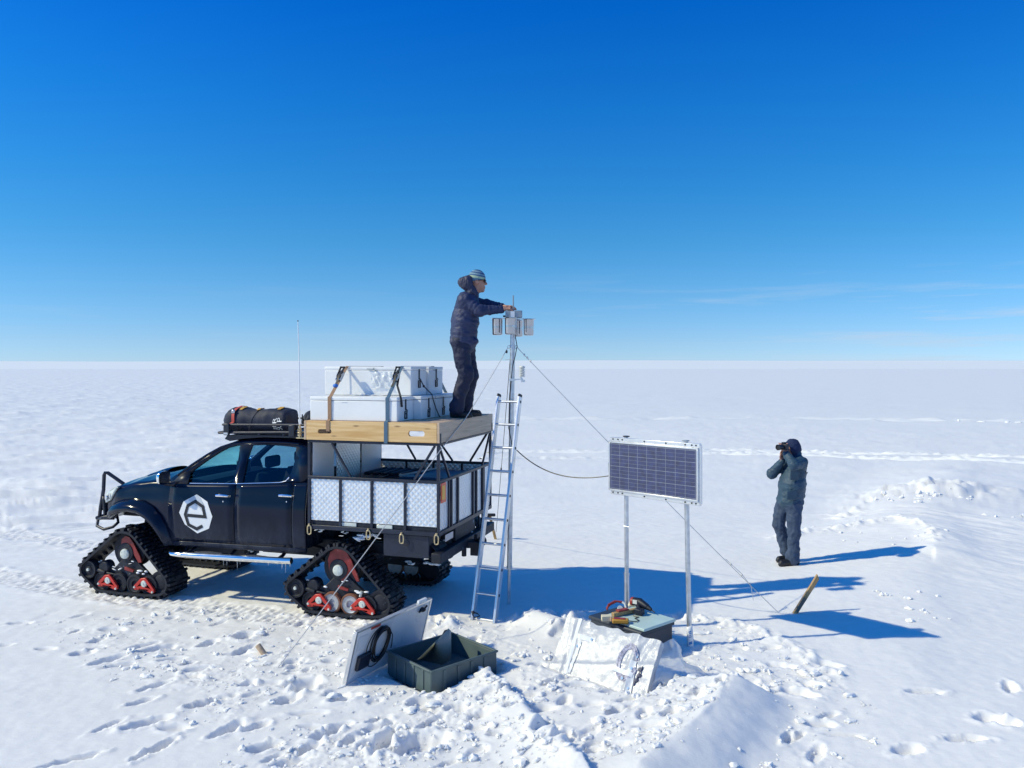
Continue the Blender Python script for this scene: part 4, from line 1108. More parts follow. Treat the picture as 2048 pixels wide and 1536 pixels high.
mb.bar((BU1-.0175,.04,2.06),(BU1-.0175,.36,BZ1+.018), .026,.024,(1,0,0)); mb.bar((BU1-.0175,1.89,2.06),(BU1-.0175,1.57,BZ1+.018), .026,.024,(1,0,0))
mb.bar((.45,1.9,2.06),(.75,1.9,BZ1+.018), .026,.024,(0,1,0))
for v in (.33,.40,.62,1.17,1.30,1.62,1.55): mb.bar((BU1-.0175,v,BZ0+.025),(BU1-.0175,v,BZ1-.0175), .034,.034 if v in (.33,1.62) else .05,(1,0,0))
mb.bar((BU0+.0175,.035,BZ1),(BU0+.0175,1.895,BZ1),.03,.03)
bed = mb.build('bed_frame', M['steel'], truck, bevel=.004)
# tread plate infill
us = [BU0+.037,.0385,.0715,.4465,.4795,.8685,.9015,BU1-.037]
for v in (.022, 1.93-.022):
    for a, b in zip(us[::2], us[1::2]):
        m_ = MB(); zb = 1.135 if v < 1 else 1.09
        m_.box((a,v-.003,zb),(b,v+.003,BZ1-.018)); m_.build('side_plate', M['plateside'], truck)
mb = MB(); m2 = []
vs2 = [(.037,.31),(.425,.595),(.645,1.145),(1.195,1.275),(1.325,1.52),(1.64,1.893)]
for a, b in vs2:
    m_ = MB(); m_.box((BU1-.024,a,1.085),(BU1-.018,b,BZ1-.018)); m_.build('tail_plate', M['plateend'], truck)
# lower edge of the near plates: strip of lamps and dark recess
mb = MB(); mb.box((BU0+.05,.03,1.075),(BU1-.05,.05,1.14)); mb.build('bed_recess', M['under'], truck)
for u in (.16,.62):
    m_ = MB(); m_.box((u-.10,.018,1.082),(u+.10,.028,1.126)); m_.build('marker_lamp', M['lamp'], truck, bevel=.004)
mb = MB(); mb.box((BU0+.02,.05,1.05),(BU1-.04,1.88,1.075)); mb.build('bed_floor', M['under'], truck)
# red and yellow reflector plate
mb = MB(); mb.box((BU1+.004,.04,1.405),(BU1+.010,.19,1.63)); rp = mb.build('reflector_board', M['hazred'], truck)
mb = MB(); mb.box((BU1+.0105,.06,1.44),(BU1+.013,.15,1.60)); mb.build('reflector_centre', M['hazyel'], rp)
# tie-down rings
for u, z in ((BU0+.03,1.02),(.43,1.005),(.85,.985),(1.28,1.00)):
    m_ = MB(); pts = [(u+.024*math.copysign(abs(math.cos(a))**.6, math.cos(a)), -.012, z+.052*math.copysign(abs(math.sin(a))**.6, math.sin(a))) for a in np.linspace(0,2*PI,21)[:-1]]
    m_.tube(pts, .0075, 7, closed=True); m_.cyl((u,-.012,z+.045),(u,-.012,z+.075),.012,n=8); m_.build('tie_down_ring', M['brass'], truck)
# headboard sheets behind the cab (frosted plate) and dark load inside the bed
mb = MB(); mb.box((BU0+.04,.05,1.08),(BU0+.046,.55,2.06)); mb.build('headboard', M['white'], truck)
mb = MB(); mb.box((BU0+.04,.62,1.08),(BU0+.046,1.25,2.05)); mb.build('headboard', M['plateend'], truck)
mb = MB(); mb.box((BU0+.04,1.30,1.08),(BU0+.046,1.88,2.05)); mb.build('headboard', M['white'], truck)
mb = MB(); mb.box((.0,.95,1.08),(.9,1.8,1.50)); mb.box((.5,.2,1.08),(1.1,.8,1.38)); mb.box((-.3,.25,1.08),(.35,.85,1.42))
for k in range(7): mb.box((-.25+.12*k,1.2,1.52),(-.18+.12*k,1.8,1.56))
mb.build('bed_locker', M['under'], truck, bevel=.015)
mb = MB(); mb.box((.35,1.0,1.515),(1.25,1.85,1.55)); mb.build('blue_locker_lid', mat('blue_grey_lid', (.05,.12,.22), rough=.4), truck, bevel=.01)
mb = MB(); mb.tube([(.42,.9,1.58),(.75,1.5,1.62)], .012, 8); mb.ball((.42,.9,1.58),.022,8,6); mb.ball((.75,1.5,1.62),.022,8,6); mb.build('gas_strut', M['hub'], truck)
# toolbox, rear beam, hitch, mud flaps below the bed
mb = MB(); mb.box((.60,.035,.765),(1.17,.40,1.025)); tb = mb.build('toolbox', M['steel'], truck, bevel=.008)
mb = MB(); mb.lathe([(0,-.004),(.035,-.004),(.045,0),(.045,.01)], (.885,.033,.93), (0,1,0), 20); mb.build('toolbox_lock', M['plastic'], tb)
mb = MB(); mb.box((1.22,-.02,.73),(1.34,1.95,.845)); mb.box((1.12,.5,.7),(1.24,1.45,.95)); mb.cyl((1.3,.85,.62),(1.3,.85,.73),.03); mb.box((1.24,.86,.72),(1.50,1.04,.80)); mb.ball((1.50,.95,.80),.06,12,8); mb.box((1.36,.90,.62),(1.50,1.0,.72)); mb.cyl((1.42,.95,.80),(1.42,.95,.88),.022)
mb.box((1.24,.6,.85),(1.28,1.3,1.02)); mb.cyl((1.27,1.5,.85),(1.27,1.5,1.03),.012); mb.cyl((1.27,1.66,.85),(1.27,1.66,1.03),.02)
mb.build('rear_beam', M['under'], truck, bevel=.008)
mb = MB(); mb.grid(lambda a, k: (1.02+.25*math.cos(a), .08+.34*k, .74+.22*math.sin(a)), list(np.linspace(.1,2.4,10)), [0,.5,1]); mb.grid(lambda a, k: (1.02+.25*math.cos(a), 1.5+.34*k, .74+.22*math.sin(a)), list(np.linspace(.1,2.4,10)), [0,.5,1]); mb.build('mud_guard', M['rubber'], truck, thick=.01, split=True)
mb = MB(); mb.box((1.335,.12,.955),(1.342,.36,1.03)); mb.build('number_plate', M['plate'], truck)
lumps([((1.30,.95,.72),.09,8),((1.15,.35,.90),.08,6),((1.25,1.2,.86),.07,5)], 'packed_snow', truck)

# wooden deck on the frame
slot = lambda c, w, h: [(c-w/2+h/2*(1-math.cos(a)) if False else c+(-1 if math.cos(a)<0 else 1)*(w/2-h/2)+h/2*math.cos(a), 2.195+h/2*math.sin(a)) for a in np.linspace(0, 2*PI, 21)[:-1]]
mb = MB()
mb.prism([[(-.385,2.093),(1.285,2.093),(1.285,2.318),(-.385,2.318)], slot(-.14,.18,.055)[::-1], slot(1.035,.20,.065)[::-1]], lambda a, b, k: (a, k, b), -.012, .020)
dk = mb.build('deck_side_board', M['wood'], truck, bevel=.003)
mb = MB(); mb.prism([[(-.385,2.093),(1.285,2.093),(1.285,2.318),(-.385,2.318)], slot(-.14,.18,.055)[::-1], slot(1.035,.20,.065)[::-1]], lambda a, b, k: (a, mir(k), b), -.012, .020); mb.build('deck_side_board', M['wood'], truck, bevel=.003)
mb = MB(); mb.box((1.288,-.012,2.093),(1.318,1.942,2.322)); mb.build('deck_end_board', M['woody'], truck, bevel=.003)
mb = MB(); mb.box((-.415,-.012,2.093),(-.388,1.942,2.318)); mb.build('deck_end_board', M['woody'], truck, bevel=.003)
mb = MB(); mb.box((-.383,.024,2.300),(1.284,1.906,2.323)); mb.build('deck_floor', M['woody'], truck)

# roof rack
mb = MB()
for v in (.30, 1.63):
    mb.tube([(-1.84,v,2.118),(-1.5,v,2.128),(-1.0,v,2.142),(-.43,v,2.155)], .017, 8)
    mb.tube([(-1.78,v,2.222),(-1.5,v,2.228),(-1.0,v,2.236),(-.43,v,2.245)], .015, 8)
mb.tube([(-1.84,.30,2.118),(-1.86,.6,2.118),(-1.86,1.33,2.118),(-1.84,1.63,2.118)], .017, 8); mb.tube([(-1.78,.30,2.222),(-1.80,.6,2.222),(-1.80,1.33,2.222),(-1.78,1.63,2.222)], .015, 8)
for u in (-1.6,-1.25,-.9,-.55): mb.bar((u,.3,2.112),(u,1.63,2.112), .03,.015)
rack = mb.build('roof_rack', M['steel'], truck)
mb = MB()
for v in (.275, 1.655):
    for u in (-1.705, -.76): mb.cbox((u,v,2.165),(.085,.03,.15))
mb.build('rack_bracket', M['plastic'], rack, bevel=.01, split=True)
mb = MB(); mb.box((-1.705-.03,.252,2.10),(-1.705+.03,.258,2.125)); mb.build('rack_tag', M['decalgrey'], rack)
mb = MB(); mb.prism([[(-1.78,2.035),(-1.74,2.085),(-1.6,2.098),(-.45,2.105),(-.45,2.07),(-1.2,2.07),(-1.5,2.045),(-1.70,2.01)]], lambda a, b, k: (a, k, b), .33, 1.60); mb.build('rack_base', M['plastic'], rack, bevel=.006)
# whip antenna on its coil mount
mb = MB(); mb.tube([(-.625,.235,2.25),(-.628,.235,2.7),(-.637,.235,3.2),(-.650,.235,3.52)], [.009,.0075,.006,.005], 8); an = mb.build('antenna', M['white'], truck)
mb = MB(); mb.ball((-.650,.235,3.525),.009,8,6); mb.build('antenna_tip', M['ink'], an)
mb = MB(); mb.cyl((-.625,.235,2.08),(-.625,.235,2.25),.012,n=10)
mb.tube([(-.625+.024*math.cos(a), .235+.024*math.sin(a), 2.10+.10*a/(2*PI*5)) for a in np.linspace(0,2*PI*5,80)], .005, 6); mb.cbox((-.61,.25,2.085),(.12,.05,.012)); mb.build('antenna_mount', M['brass'], an)
# ------------------------------------------------------------------ load on the truck
def tloc(name, label, cat, p, group=None):
    """thing standing on the truck: p in truck axes; its own axes stay parallel to the truck's"""
    return thing(name, label, cat, TW @ V(p), R(-TH), group)
def bt(mb, root, base, name, m, parent=None, **k):
    b = V(base); mb.v = [tuple(V(p) - b) for p in mb.v]
    return mb.build(name, m, parent or root, **k)
def bw(mb, root, name, m, parent=None, **k):
    I = local(root); mb.v = [tuple(I @ V(p)) for p in mb.v]
    return mb.build(name, m, parent or root, **k)
def crumple(p, amp, sc, seed=0):
    q = V(p)*sc + V((seed*3.1, seed*1.7, seed))
    return mnoise.noise_vector(q)*amp

# expedition duffel on the roof rack
B = (-1.42,.58,2.118)
bag = tloc('duffel_bag', 'black duffel bag with yellow tabs and white letters lying on the roof rack', 'duffel bag', B)
def bagsurf(k, a, o=0.):
    # k along 0..1, a angle
    u = -1.93 + 1.02*k
    e = min(k/.16, (1-k)/.07, 1); e = math.sqrt(max(0, 1-(1-e)**2))
    ry = (.185+o)*max(.02, e); rz = (.152+o)*max(.02, e)*(1-.08*max(0,.25-k)/.25)
    ca, sa = math.cos(a), math.sin(a)
    y = .58 + math.copysign(abs(ca)**.75, ca)*ry; z = 2.268 + math.copysign(abs(sa)**.8, sa)*rz
    p = V((u, y, z)); d = crumple(p, .022, 7) + crumple(p, .008, 22, 2)
    sag = .012*math.sin(k*PI*3)
    return p + (d if 0 < k < 1 else V()) + V((0,0,sag*max(0, sa)))
mb = MB(); ks = list(np.linspace(0,1,45)); as_ = list(np.linspace(0,2*PI,33))
mb.grid(bagsurf, ks, as_); bagb = bt(mb, bag, B, 'bag_body', M['bag'], smooth=180)
def band(k0, k1, a0, a1, o, slant=0):
    m_ = MB(); m_.grid(lambda k, a: bagsurf(k + slant*(a-a0), a, o), list(np.linspace(k0,k1,3)), list(np.linspace(a0,a1,14))); return m_
bt(band(.24,.285,-PI*.95,PI*.0,.008), bag, B, 'webbing', M['bag'], smooth=180)
bt(band(.56,.60,PI*.5,PI*1.25,.006,-.06), bag, B, 'webbing', M['bag'], smooth=180)
for k in (.31,.56,.84):
    bt(band(k-.024,k+.024,PI*.5,PI*.68,.012), bag, B, 'yellow_tab', M['yellow'], smooth=180)
def text_mesh(txt, size):
    cu = bpy.data.curves.new('t', 'FONT'); cu.body = txt; cu.size = size; cu.resolution_u = 2; cu.align_x = 'CENTER'; cu.align_y = 'CENTER'
    ob = bpy.data.objects.new('t', cu); COL.objects.link(ob); bpy.context.view_layer.update()
    me = ob.to_mesh(); vs_ = [v.co.copy() for v in me.vertices]; fs_ = [tuple(p.vertices) for p in me.polygons]
    ob.to_mesh_clear(); bpy.data.objects.remove(ob); bpy.data.curves.remove(cu); return vs_, fs_
for txt, k in (('BER', .845), ('SUP', .905)):
    vs_, fs_ = text_mesh(txt, .085); m_ = MB()
    m_.add([bagsurf(k - v.y*.95, PI*1.06 - v.x*6.0, .012) for v in vs_], fs_); bt(m_, bag, B, 'lettering', M['decal'], smooth=0)
# red strap over it
B2 = (-1.69,.30,2.118)
st = tloc('lashing_strap', 'red lashing strap with a metal buckle over the left end of the black duffel', 'strap', B2)
def strap_ribbon(pts, w, th=.004, wdir=(1,0,0)):
    m_ = MB(); W_ = V(wdir)*w/2; n = len(pts); P = [V(p) for p in pts]; vs_ = []
    for i in range(n):
        t = (P[min(i+1,n-1)]-P[max(i-1,0)]).normalized(); nn = t.cross(V(wdir)).normalized()*th/2
        vs_ += [P[i]-W_-nn, P[i]+W_-nn, P[i]+W_+nn, P[i]-W_+nn]
    fs_ = [(0,1,2,3), tuple(range(4*n-1, 4*n-5, -1))]
    for i in range(n-1):
        for k in range(4): l = (k+1) % 4; fs_.append((i*4+k, i*4+l, (i+1)*4+l, (i+1)*4+k))
    return m_.add(vs_, fs_)
k0 = (-1.69+1.93)/1.02
pts = [(-1.70,.278,2.10),(-1.70,.275,2.22)] + [bagsurf(k0, a, .014) for a in np.linspace(PI*1.04, PI*.06, 14)] + [(-1.70,1.0,2.118)]
pts[0] = (-1.715,.276,2.10); pts[1] = (-1.71,.272,2.20)
b_ = bt(strap_ribbon(pts, .042), st, B2, 'webbing', M['redstrap'])
m_ = MB(); c = bagsurf(k0, PI*.80, .03); m_.cbox(c, (.055,.02,.05)); bt(m_, st, B2, 'buckle', M['stain'], bevel=.006)
# stuff sack at the back of the rack
B3 = (-.90,1.02,2.12)
sk = tloc('stuff_sack', 'small dark stuff sack at the back of the roof rack, half behind the white boxes', 'bag', B3)
m_ = MB()
m_.grid(lambda k, a: V((-.90 + math.cos(a)*.115*math.sqrt(max(0,1-abs(2*k-1)**3)), .82+.42*k, 2.25 + math.sin(a)*.125*math.sqrt(max(0,1-abs(2*k-1)**3)))) + crumple((k*2, math.cos(a), math.sin(a)), .02, 2, 5), list(np.linspace(0,1,15)), list(np.linspace(0,2*PI,25)))
bt(m_, sk, B3, 'sack_body', M['bag'], smooth=180)
m_ = MB(); m_.tube([(-.90,.80,2.25),(-.91,.76,2.29),(-.92,.78,2.34)], .008, 6); bt(m_, sk, B3, 'drawcord', M['cable'])

# white insulated boxes
def white_box(u0, u1, v0, v1, z0, z1, label):
    b = ((u0+u1)/2, (v0+v1)/2, z0)
    o = tloc('transport_box', label, 'box', b, 'white insulated boxes strapped on the deck')
    m_ = MB(); m_.box((u0,v0,z0),(u1,v1,z1-.045)); bt(m_, o, b, 'box_body', M['foam'], bevel=.008)
    m_ = MB(); m_.box((u0-.003,v0-.003,z1-.041),(u1+.003,v1+.003,z1)); bt(m_, o, b, 'box_lid', M['foam'], bevel=.008)
    vm = (v0+v1)/2
    m_ = MB(); m_.box((u1+.001,vm-.014,z1-.155),(u1+.008,vm+.014,z1-.03)); m_.box((u1+.001,vm-.03,z1-.205),(u1+.012,vm+.03,z1-.195))
    m_.box((u1+.001,vm-.034,z1-.26),(u1+.012,vm-.022,z1-.17)); m_.box((u1+.001,vm+.022,z1-.26),(u1+.012,vm+.034,z1-.17)); m_.box((u1+.001,vm-.03,z1-.262),(u1+.012,vm+.03,z1-.25)); m_.tube([(u1+.015,vm-.03,z1-.17),(u1+.02,vm,z1-.15),(u1+.015,vm+.03,z1-.17)],.005,6)
    bt(m_, o, b, 'latch', M['ink'])
    return o, b
Z0 = 2.3235
bx = [white_box(-.36,.775,.035,.495,Z0,2.605,'lower white insulated box standing right above the slotted wooden side board'),
      white_box(-.36,.875,.503,.963,Z0,2.605,'second white insulated box of the lower row, just behind the nearest one'),
      white_box(-.36,.885,.971,1.431,Z0,2.605,'third white insulated box of the lower row, left of the standing man'),
      white_box(-.36,.880,1.439,1.895,Z0,2.605,'farthest white insulated box of the lower row, partly behind the man'),
      white_box(-.43,.745,.50,.975,2.609,2.962,'upper white insulated box with torn clear film on its near side'),
      white_box(-.43,.760,1.03,1.50,2.609,2.962,'upper white insulated box on the far side, behind the one with torn film')]
root, b = bx[4]
m_ = MB(); m_.grid(lambda u, z: V((u, .49, z)) + V((0,-1,0))*abs(crumple((u, 0, z), .045, 14, 3).y + .012*math.sin(u*70+z*50)), list(np.linspace(.22,.50,26)), list(np.linspace(2.70,2.90,18)))
bt(m_, root, b, 'torn_film', M['film'], smooth=180)
m_ = MB(); m_.tube([(.16,.485,2.935),(.24,.482,2.93),(.27,.48,2.92),(.29,.482,2.905)], .007, 6); m_.tube([(.24,.482,2.93),(.26,.478,2.945)], .007, 6); bt(m_, root, b, 'twine', M['grey'])
root, b = bx[0]
m_ = MB(); m_.box((.06,.033,2.535),(.135,.036,2.542)); bt(m_, root, b, 'label_mark', M['decalgrey'])
m_ = MB()
m_.grid(lambda u, v: V((u, v, 2.612 + .012*abs(math.sin(u*23)) + .01*math.sin(v*40+u*9))), list(np.linspace(-.02,.62,30)), list(np.linspace(.36,.48,6)))
bt(m_, root, b, 'loose_film', M['film'], smooth=180)

# ratchet straps over the load
def ratchet(u0, u1, mname, label, zlow, knot):
    b = (u0, -.02, zlow); o = tloc('ratchet_strap', label, 'strap', b, 'ratchet straps over the white boxes')
    d1 = .495; zt = 2.966
    P = [(u0,-.018,zlow),(u0,-.018,2.32),(u0,.026,2.34),(u0,.022,2.60),(u0+.002,.05,2.612),(u1,d1-.006,zt-.012),(u1,d1+.03,zt+.003),(u1,1.49,zt+.003),(u1,1.51,zt-.01),(u0,1.88,2.612),(u0,1.90,2.60),(u0,1.90,2.35)]
    bt(strap_ribbon(P, .045), o, b, 'webbing', M[mname])
    lp = lambda t, off: V((u0+(u1-u0)*t, .05+(d1-.056)*t - .55*off, 2.612+(zt-.024-2.612)*t + .8*off))
    m_ = MB(); ax = (lp(1,0)-lp(0,0)).normalized(); side = V((1,0,0)); nn = V((0,-.63,.78))
    for s in (-1, 1): m_.bar(lp(.50,.02)+side*s*.026, lp(.76,.03)+side*s*.026, .006, .045, nn)
    m_.cyl(lp(.52,.03)-side*.034, lp(.52,.03)+side*.034, .014, n=12); m_.cyl(lp(.74,.04)-side*.034, lp(.74,.04)+side*.034, .010, n=10); m_.cyl(lp(.63,.06)-side*.03, lp(.63,.06)+side*.03, .008, n=8)
    bt(m_, o, b, 'ratchet', M['stain'])
    m_ = MB()
    for s in (-1, 1): m_.bar(lp(.56,.05)+side*s*.022, lp(.86,.075)+side*s*.022, .006, .03, nn)
    m_.bar(lp(.86,.075)-side*.03, lp(.86,.075)+side*.03, .02, .02); bt(m_, o, b, 'handle', M['ink'])
    m_ = strap_ribbon([lp(.80,.03), lp(.70,.09)+side*.03, lp(.52,.10)+side*.03, lp(.38,.05)+side*.02, lp(.30,.02)], .03); bt(m_, o, b, 'loose_tail', M['ink'])
    if knot:
        m_ = MB(); m_.ball(lp(.33,.015), (.035,.03,.025), 10, 8); bt(m_, o, b, 'knot', mat('blue_tape', (.03,.16,.55), rough=.5))
    return o, b
ratchet(-.095, -.125, 'tan', 'brown orange ratchet strap with a blue knot over the white boxes', 2.20, True)
o, b = ratchet(.655, .62, 'bluestrap', 'grey blue ratchet strap over the white boxes, right of the brown orange one', 2.075, False)
bt(strap_ribbon([(.63,.40,2.86),(.70,.20,2.74),(.785,.10,2.62),(.79,.12,2.55),(.79,.13,2.49)], .028), o, b, 'loose_tail', M['ink'])
b = (.90,.50,2.30)
o = tloc('bungee_cord', 'thin black cord with a bead hanging down the ends of the white boxes', 'cord', b)
m_ = MB(); m_.tube([(.775,.72,2.80),(.80,.76,2.72),(.90,.78,2.62),(.905,.82,2.54),(.905,.90,2.44),(.91,1.0,2.34),(.92,1.05,2.305)], .007, 7); bt(m_, o, b, 'cord', M['cable'])
m_ = MB(); m_.ball((.80,.76,2.72), .016, 10, 8); bt(m_, o, b, 'bead', M['ink'])

# ------------------------------------------------------------------ mast with instruments
MD = 9.86
mbase = at(1018, 1200, MD); mtop = at(1026, 640, MD)
def mpt(k): return mbase + (mtop-mbase)*k
def mz(z): return mpt((z-mbase.z)/(mtop.z-mbase.z))
mast = thing('instrument_mast', 'tall aluminium mast standing in the snow with a sensor head of four metal cups', 'weather mast', mbase)
m_ = MB(); m_.tube([mbase + V((0,0,-.08)), mz(.46)], .021, 14); bw(m_, mast, 'lower_pole', M['galv'])
m_ = MB(); m_.tube([mz(.45), mtop + V((0,0,.02))], .031, 16); m_.cyl(mz(.44), mz(.47), .036, n=16); m_.cyl(mz(1.95), mz(1.97), .035, n=16); bw(m_, mast, 'pole', M['galv'])
hd = mtop
m_ = MB(); m_.bar(hd + V((-.26,-.02,.022)), hd + V((.28,.0,.012)), .06, .008); m_.bar(hd+V((-.02,-.25,.018)), hd+V((.08,.27,.018)), .06, .008); m_.cyl(hd+V((0,0,-.02)), hd+V((0,0,.06)), .04); m_.bar(hd+V((.028,-.05,-.10)), hd+V((.028,-.05,.12)), .035,.008,(0,1,0)); bw(m_, mast, 'cross_arm', M['alu'])
for c, lean in ((V((-.195,-.02,0)),0),(V((-.035,-.19,0)),0),(V((.06,.19,-.01)),0),(V((.195,.0,-.004)),0)):
    m_ = MB(); p = hd + c + V((0,0,.014))
    m_.lathe([(.085,.0),(.070,-.002),(.066,-.008),(.0645,-.10),(.063,-.19),(.060,-.20),(.052,-.204),(0,-.205)], p, (0,0,1), 32); bw(m_, mast, 'sensor_cup', M['stain'], smooth=50)
m_ = MB(); m_.box(hd+V((-.095,-.06,.03)), hd+V((.115,.08,.115))); bw(m_, mast, 'logger_case', M['grey'], bevel=.008)
m_ = MB(); m_.box(hd+V((-.03,-.066,.035)), hd+V((.02,-.061,.105))); bw(m_, mast, 'case_label', M['decal'])
m_ = MB(); m_.cbox(hd+V((-.10,-.03,.045)), (.05,.04,.02)); bw(m_, mast, 'black_sensor', M['ink'], bevel=.006)
m_ = MB(); m_.tube([hd+V((.005,.02,.10)), hd+V((.003,.02,.31))], .0085, 8); bw(m_, mast, 'whip_aerial', M['grey'])
# guy collar, side pin, radiation shield
cz = mz(3.20)
m_ = MB(); m_.cyl(cz+V((0,0,-.02)), cz+V((0,0,.02)), .037)
for s in (-1, 1):
    m_.tube([cz+V((s*(.045+.018*math.cos(a)), -.0, .01+.018*math.sin(a))) for a in np.linspace(0,2*PI,13)[:-1]], .004, 6, closed=True)
bw(m_, mast, 'guy_collar', M['galv'])
m_ = MB(); p = mz(3.05); m_.tube([p+V((-.09,-.04,.0)), p+V((.03,-.04,.0))], .003, 6); bw(m_, mast, 'side_pin', M['wire'])
p = mz(2.80)
m_ = MB(); m_.bar(p+V((.02,-.01,-.0)), p+V((.135,-.02,.01)), .014, .014); m_.cbox(p+V((.0,-.03,0)), (.075,.03,.03)); m_.cbox(p+V((.135,-.02,-.015)), (.05,.045,.03)); m_.cyl(p+V((.115,-.02,0)), p+V((.115,-.02,.04)), .012)
arm = bw(m_, mast, 'sensor_arm', M['alu'])
m_ = MB()
for k in range(6): m_.lathe([(.012,0),(.036,.002),(.040,.010),(.036,.013),(.02,.02)], p+V((.122,-.02,.035+.021*k)), (0,0,1), 20)
m_.lathe([(.04,0),(.034,.012),(.015,.02)], p+V((.122,-.02,.155)), (0,0,1), 20)
bw(m_, mast, 'radiation_shield', M['shield'], arm)
m_ = MB(); m_.tube([mz(3.50)+V((.02,-.06,0)), mz(3.35)+V((.03,-.045,0)), mz(3.22)+V((.055,-.04,0)), mz(3.1)+V((.035,-.04,0)), mz(2.95)+V((.0,-.036,0)), mz(2.6)+V((-.03,-.03,0)), mz(2.2)+V((-.035,-.02,0)), mz(1.95)+V((.02,-.036,0))], .006, 6); bw(m_, mast, 'signal_cable', M['cable'])

# guy wires
def sag(a, b, s, n=14): return [a + (b-a)*(i/n) - V((0,0,4*s*(i/n)*(1-i/n))) for i in range(n+1)]
def wire(name, label, pts, r, mname, cat='guy wire', group=None, parts=None):
    m_ = MB(); o = thing(name, label, cat, pts[-1] if name != 'power_cable' else pts[0], 0, group)
    m_.tube(pts, r, 6); bw(m_, o, 'strand' if name == 'guy_wire' else 'sheath', M[mname])
    return o
k1 = TW @ V((1.322,.85,2.328)); k2 = TW @ V((1.335,-.025,2.02)); a1 = gp(556, 1335); a1.z = gh(a1.x, a1.y) + .0
g1 = wire('guy_wire', 'pale guy wire from the mast over the wooden deck corner down past the rear track', sag(cz+V((-.06,0,0)), k1, .015, 8) + [k2] + sag(k2, a1, .02, 8)[1:], .0048, 'wire', 'guy wire', 'guy wires of the mast')
m_ = MB(); p = cz+V((-.075,-.01,-.05)); m_.ball(p, (.014,.014,.022), 8, 6); bw(m_, g1, 'wire_clip', M['ink'])
a2 = gp(1560, 1230); a2.z = gh(a2.x, a2.y) - .02
g2 = wire('guy_wire', 'guy wire from the mast behind the solar panel to the leaning wooden stake', sag(cz+V((.06,0,0)), a2, .03, 20), .0045, 'wire', 'guy wire', 'guy wires of the mast')
m_ = MB()
for k in (.028,.04,.052): q = cz+V((.06,0,0)); p = q + (a2-q)*k; m_.ball(p, (.011,.011,.018), 8, 6)
q = cz+V((.06,0,0)); p0 = q + (a2-q)*.80; m_.tube([p0, p0+(a2-p0)*.3+V((0,0,.02)), p0+(a2-p0)*.45+V((.01,-.02,-.03)), p0+(a2-p0)*.52+V((-.02,-.05,-.14))], .004, 6)
for k in (.82,.86,.89): p = q + (a2-q)*k; m_.ball(p, (.010,.010,.016), 8, 6)
bw(m_, g2, 'wire_clip', M['wire'])
st3 = gp(991, 1079); st3.z = gh(st3.x, st3.y)
g3 = wire('guy_wire', 'thin dark guy wire hanging from the mast to the small stake behind the ladder', sag(cz+V((-.02,.04,0)), st3+V((.01,0,.12)), .02, 12), .004, 'cable', 'guy wire', 'guy wires of the mast')
m_ = MB(); q = cz+V((-.02,.04,0)); p = q + (st3-q)*.56; m_.ball(p, (.012,.012,.03), 8, 6); bw(m_, g3, 'wire_clip', M['ink'])

# ladder leaning on the mast
LW = V((.262,-.121,0)); l0 = at(946, 1236, 9.25); l1 = at(998, 793, 9.865)
l0.z = min(l0.z, gh(l0.x, l0.y)+.02)
ladder = thing('ladder', 'narrow aluminium ladder leaning against the instrument mast behind the truck', 'ladder', (l0 + LW/2) - V((0,0,l0.z)))
up = (l1-l0).normalized(); nrm = up.cross(LW.normalized()).normalized()
if nrm.y > 0: nrm = -nrm
def railbar(p):
    m_ = MB(); w = LW.normalized()
    m_.bar(p - up*.05, p + up*(l1-l0).length, .030, .082, nrm)
    return m_
for s, k in ((0, 0), (1, 1)):
    rl = bw(railbar(l0 + LW*k), ladder, 'rail', M['alu'], bevel=.005)
    m_ = MB(); p = l0 + LW*k + (l1-l0); m_.bar(p - up*.012, p + up*.035, .032, .078, nrm); bw(m_, ladder, 'end_cap', M['ink'], rl, bevel=.012)
    m_ = MB()
    L_ = (l1-l0).length
    for i in range(10):
        if i == 0: continue
        q = l0 + LW*k + up*(L_*(i/9.22)) + LW.normalized()*(.0135 if k else -.0135); m_.cyl(q, q + LW.normalized()*(.004 if k else -.004), .017, n=12)
    bw(m_, ladder, 'rung_plug', M['ink'], rl, split=True)
for i in range(10):
    m_ = MB(); p = l0 + up*((l1-l0).length*(i/9.22) + .0); m_.cyl(p + LW.normalized()*.013, p + LW - LW.normalized()*.013, .0155, n=14); bw(m_, ladder, 'rung', M['alu'])
m_ = MB(); p = l0 + up*.03; m_.tube([p+V((-.02,-.05,.06)), p+V((.05,-.06,.04)), p+V((.08,-.05,.01)), p+V((.02,-.06,-.01)), p+V((-.01,-.05,.03))], .008, 6); m_.ball(p+V((.0,-.055,.05)), .02, 8, 6); bw(m_, ladder, 'rope_end', M['ink'])

# ------------------------------------------------------------------ solar panel on two posts
pl = V((1.107, 9.0, 1.525)); pdir = V((.708,-.706,0)); PL = 1.165
solar = thing('solar_panel', 'dark blue solar panel in an aluminium frame standing on two tall tube posts', 'solar panel', pl + pdir*PL/2 - V((0,0,1.525)), math.atan2(pdir.y, pdir.x))
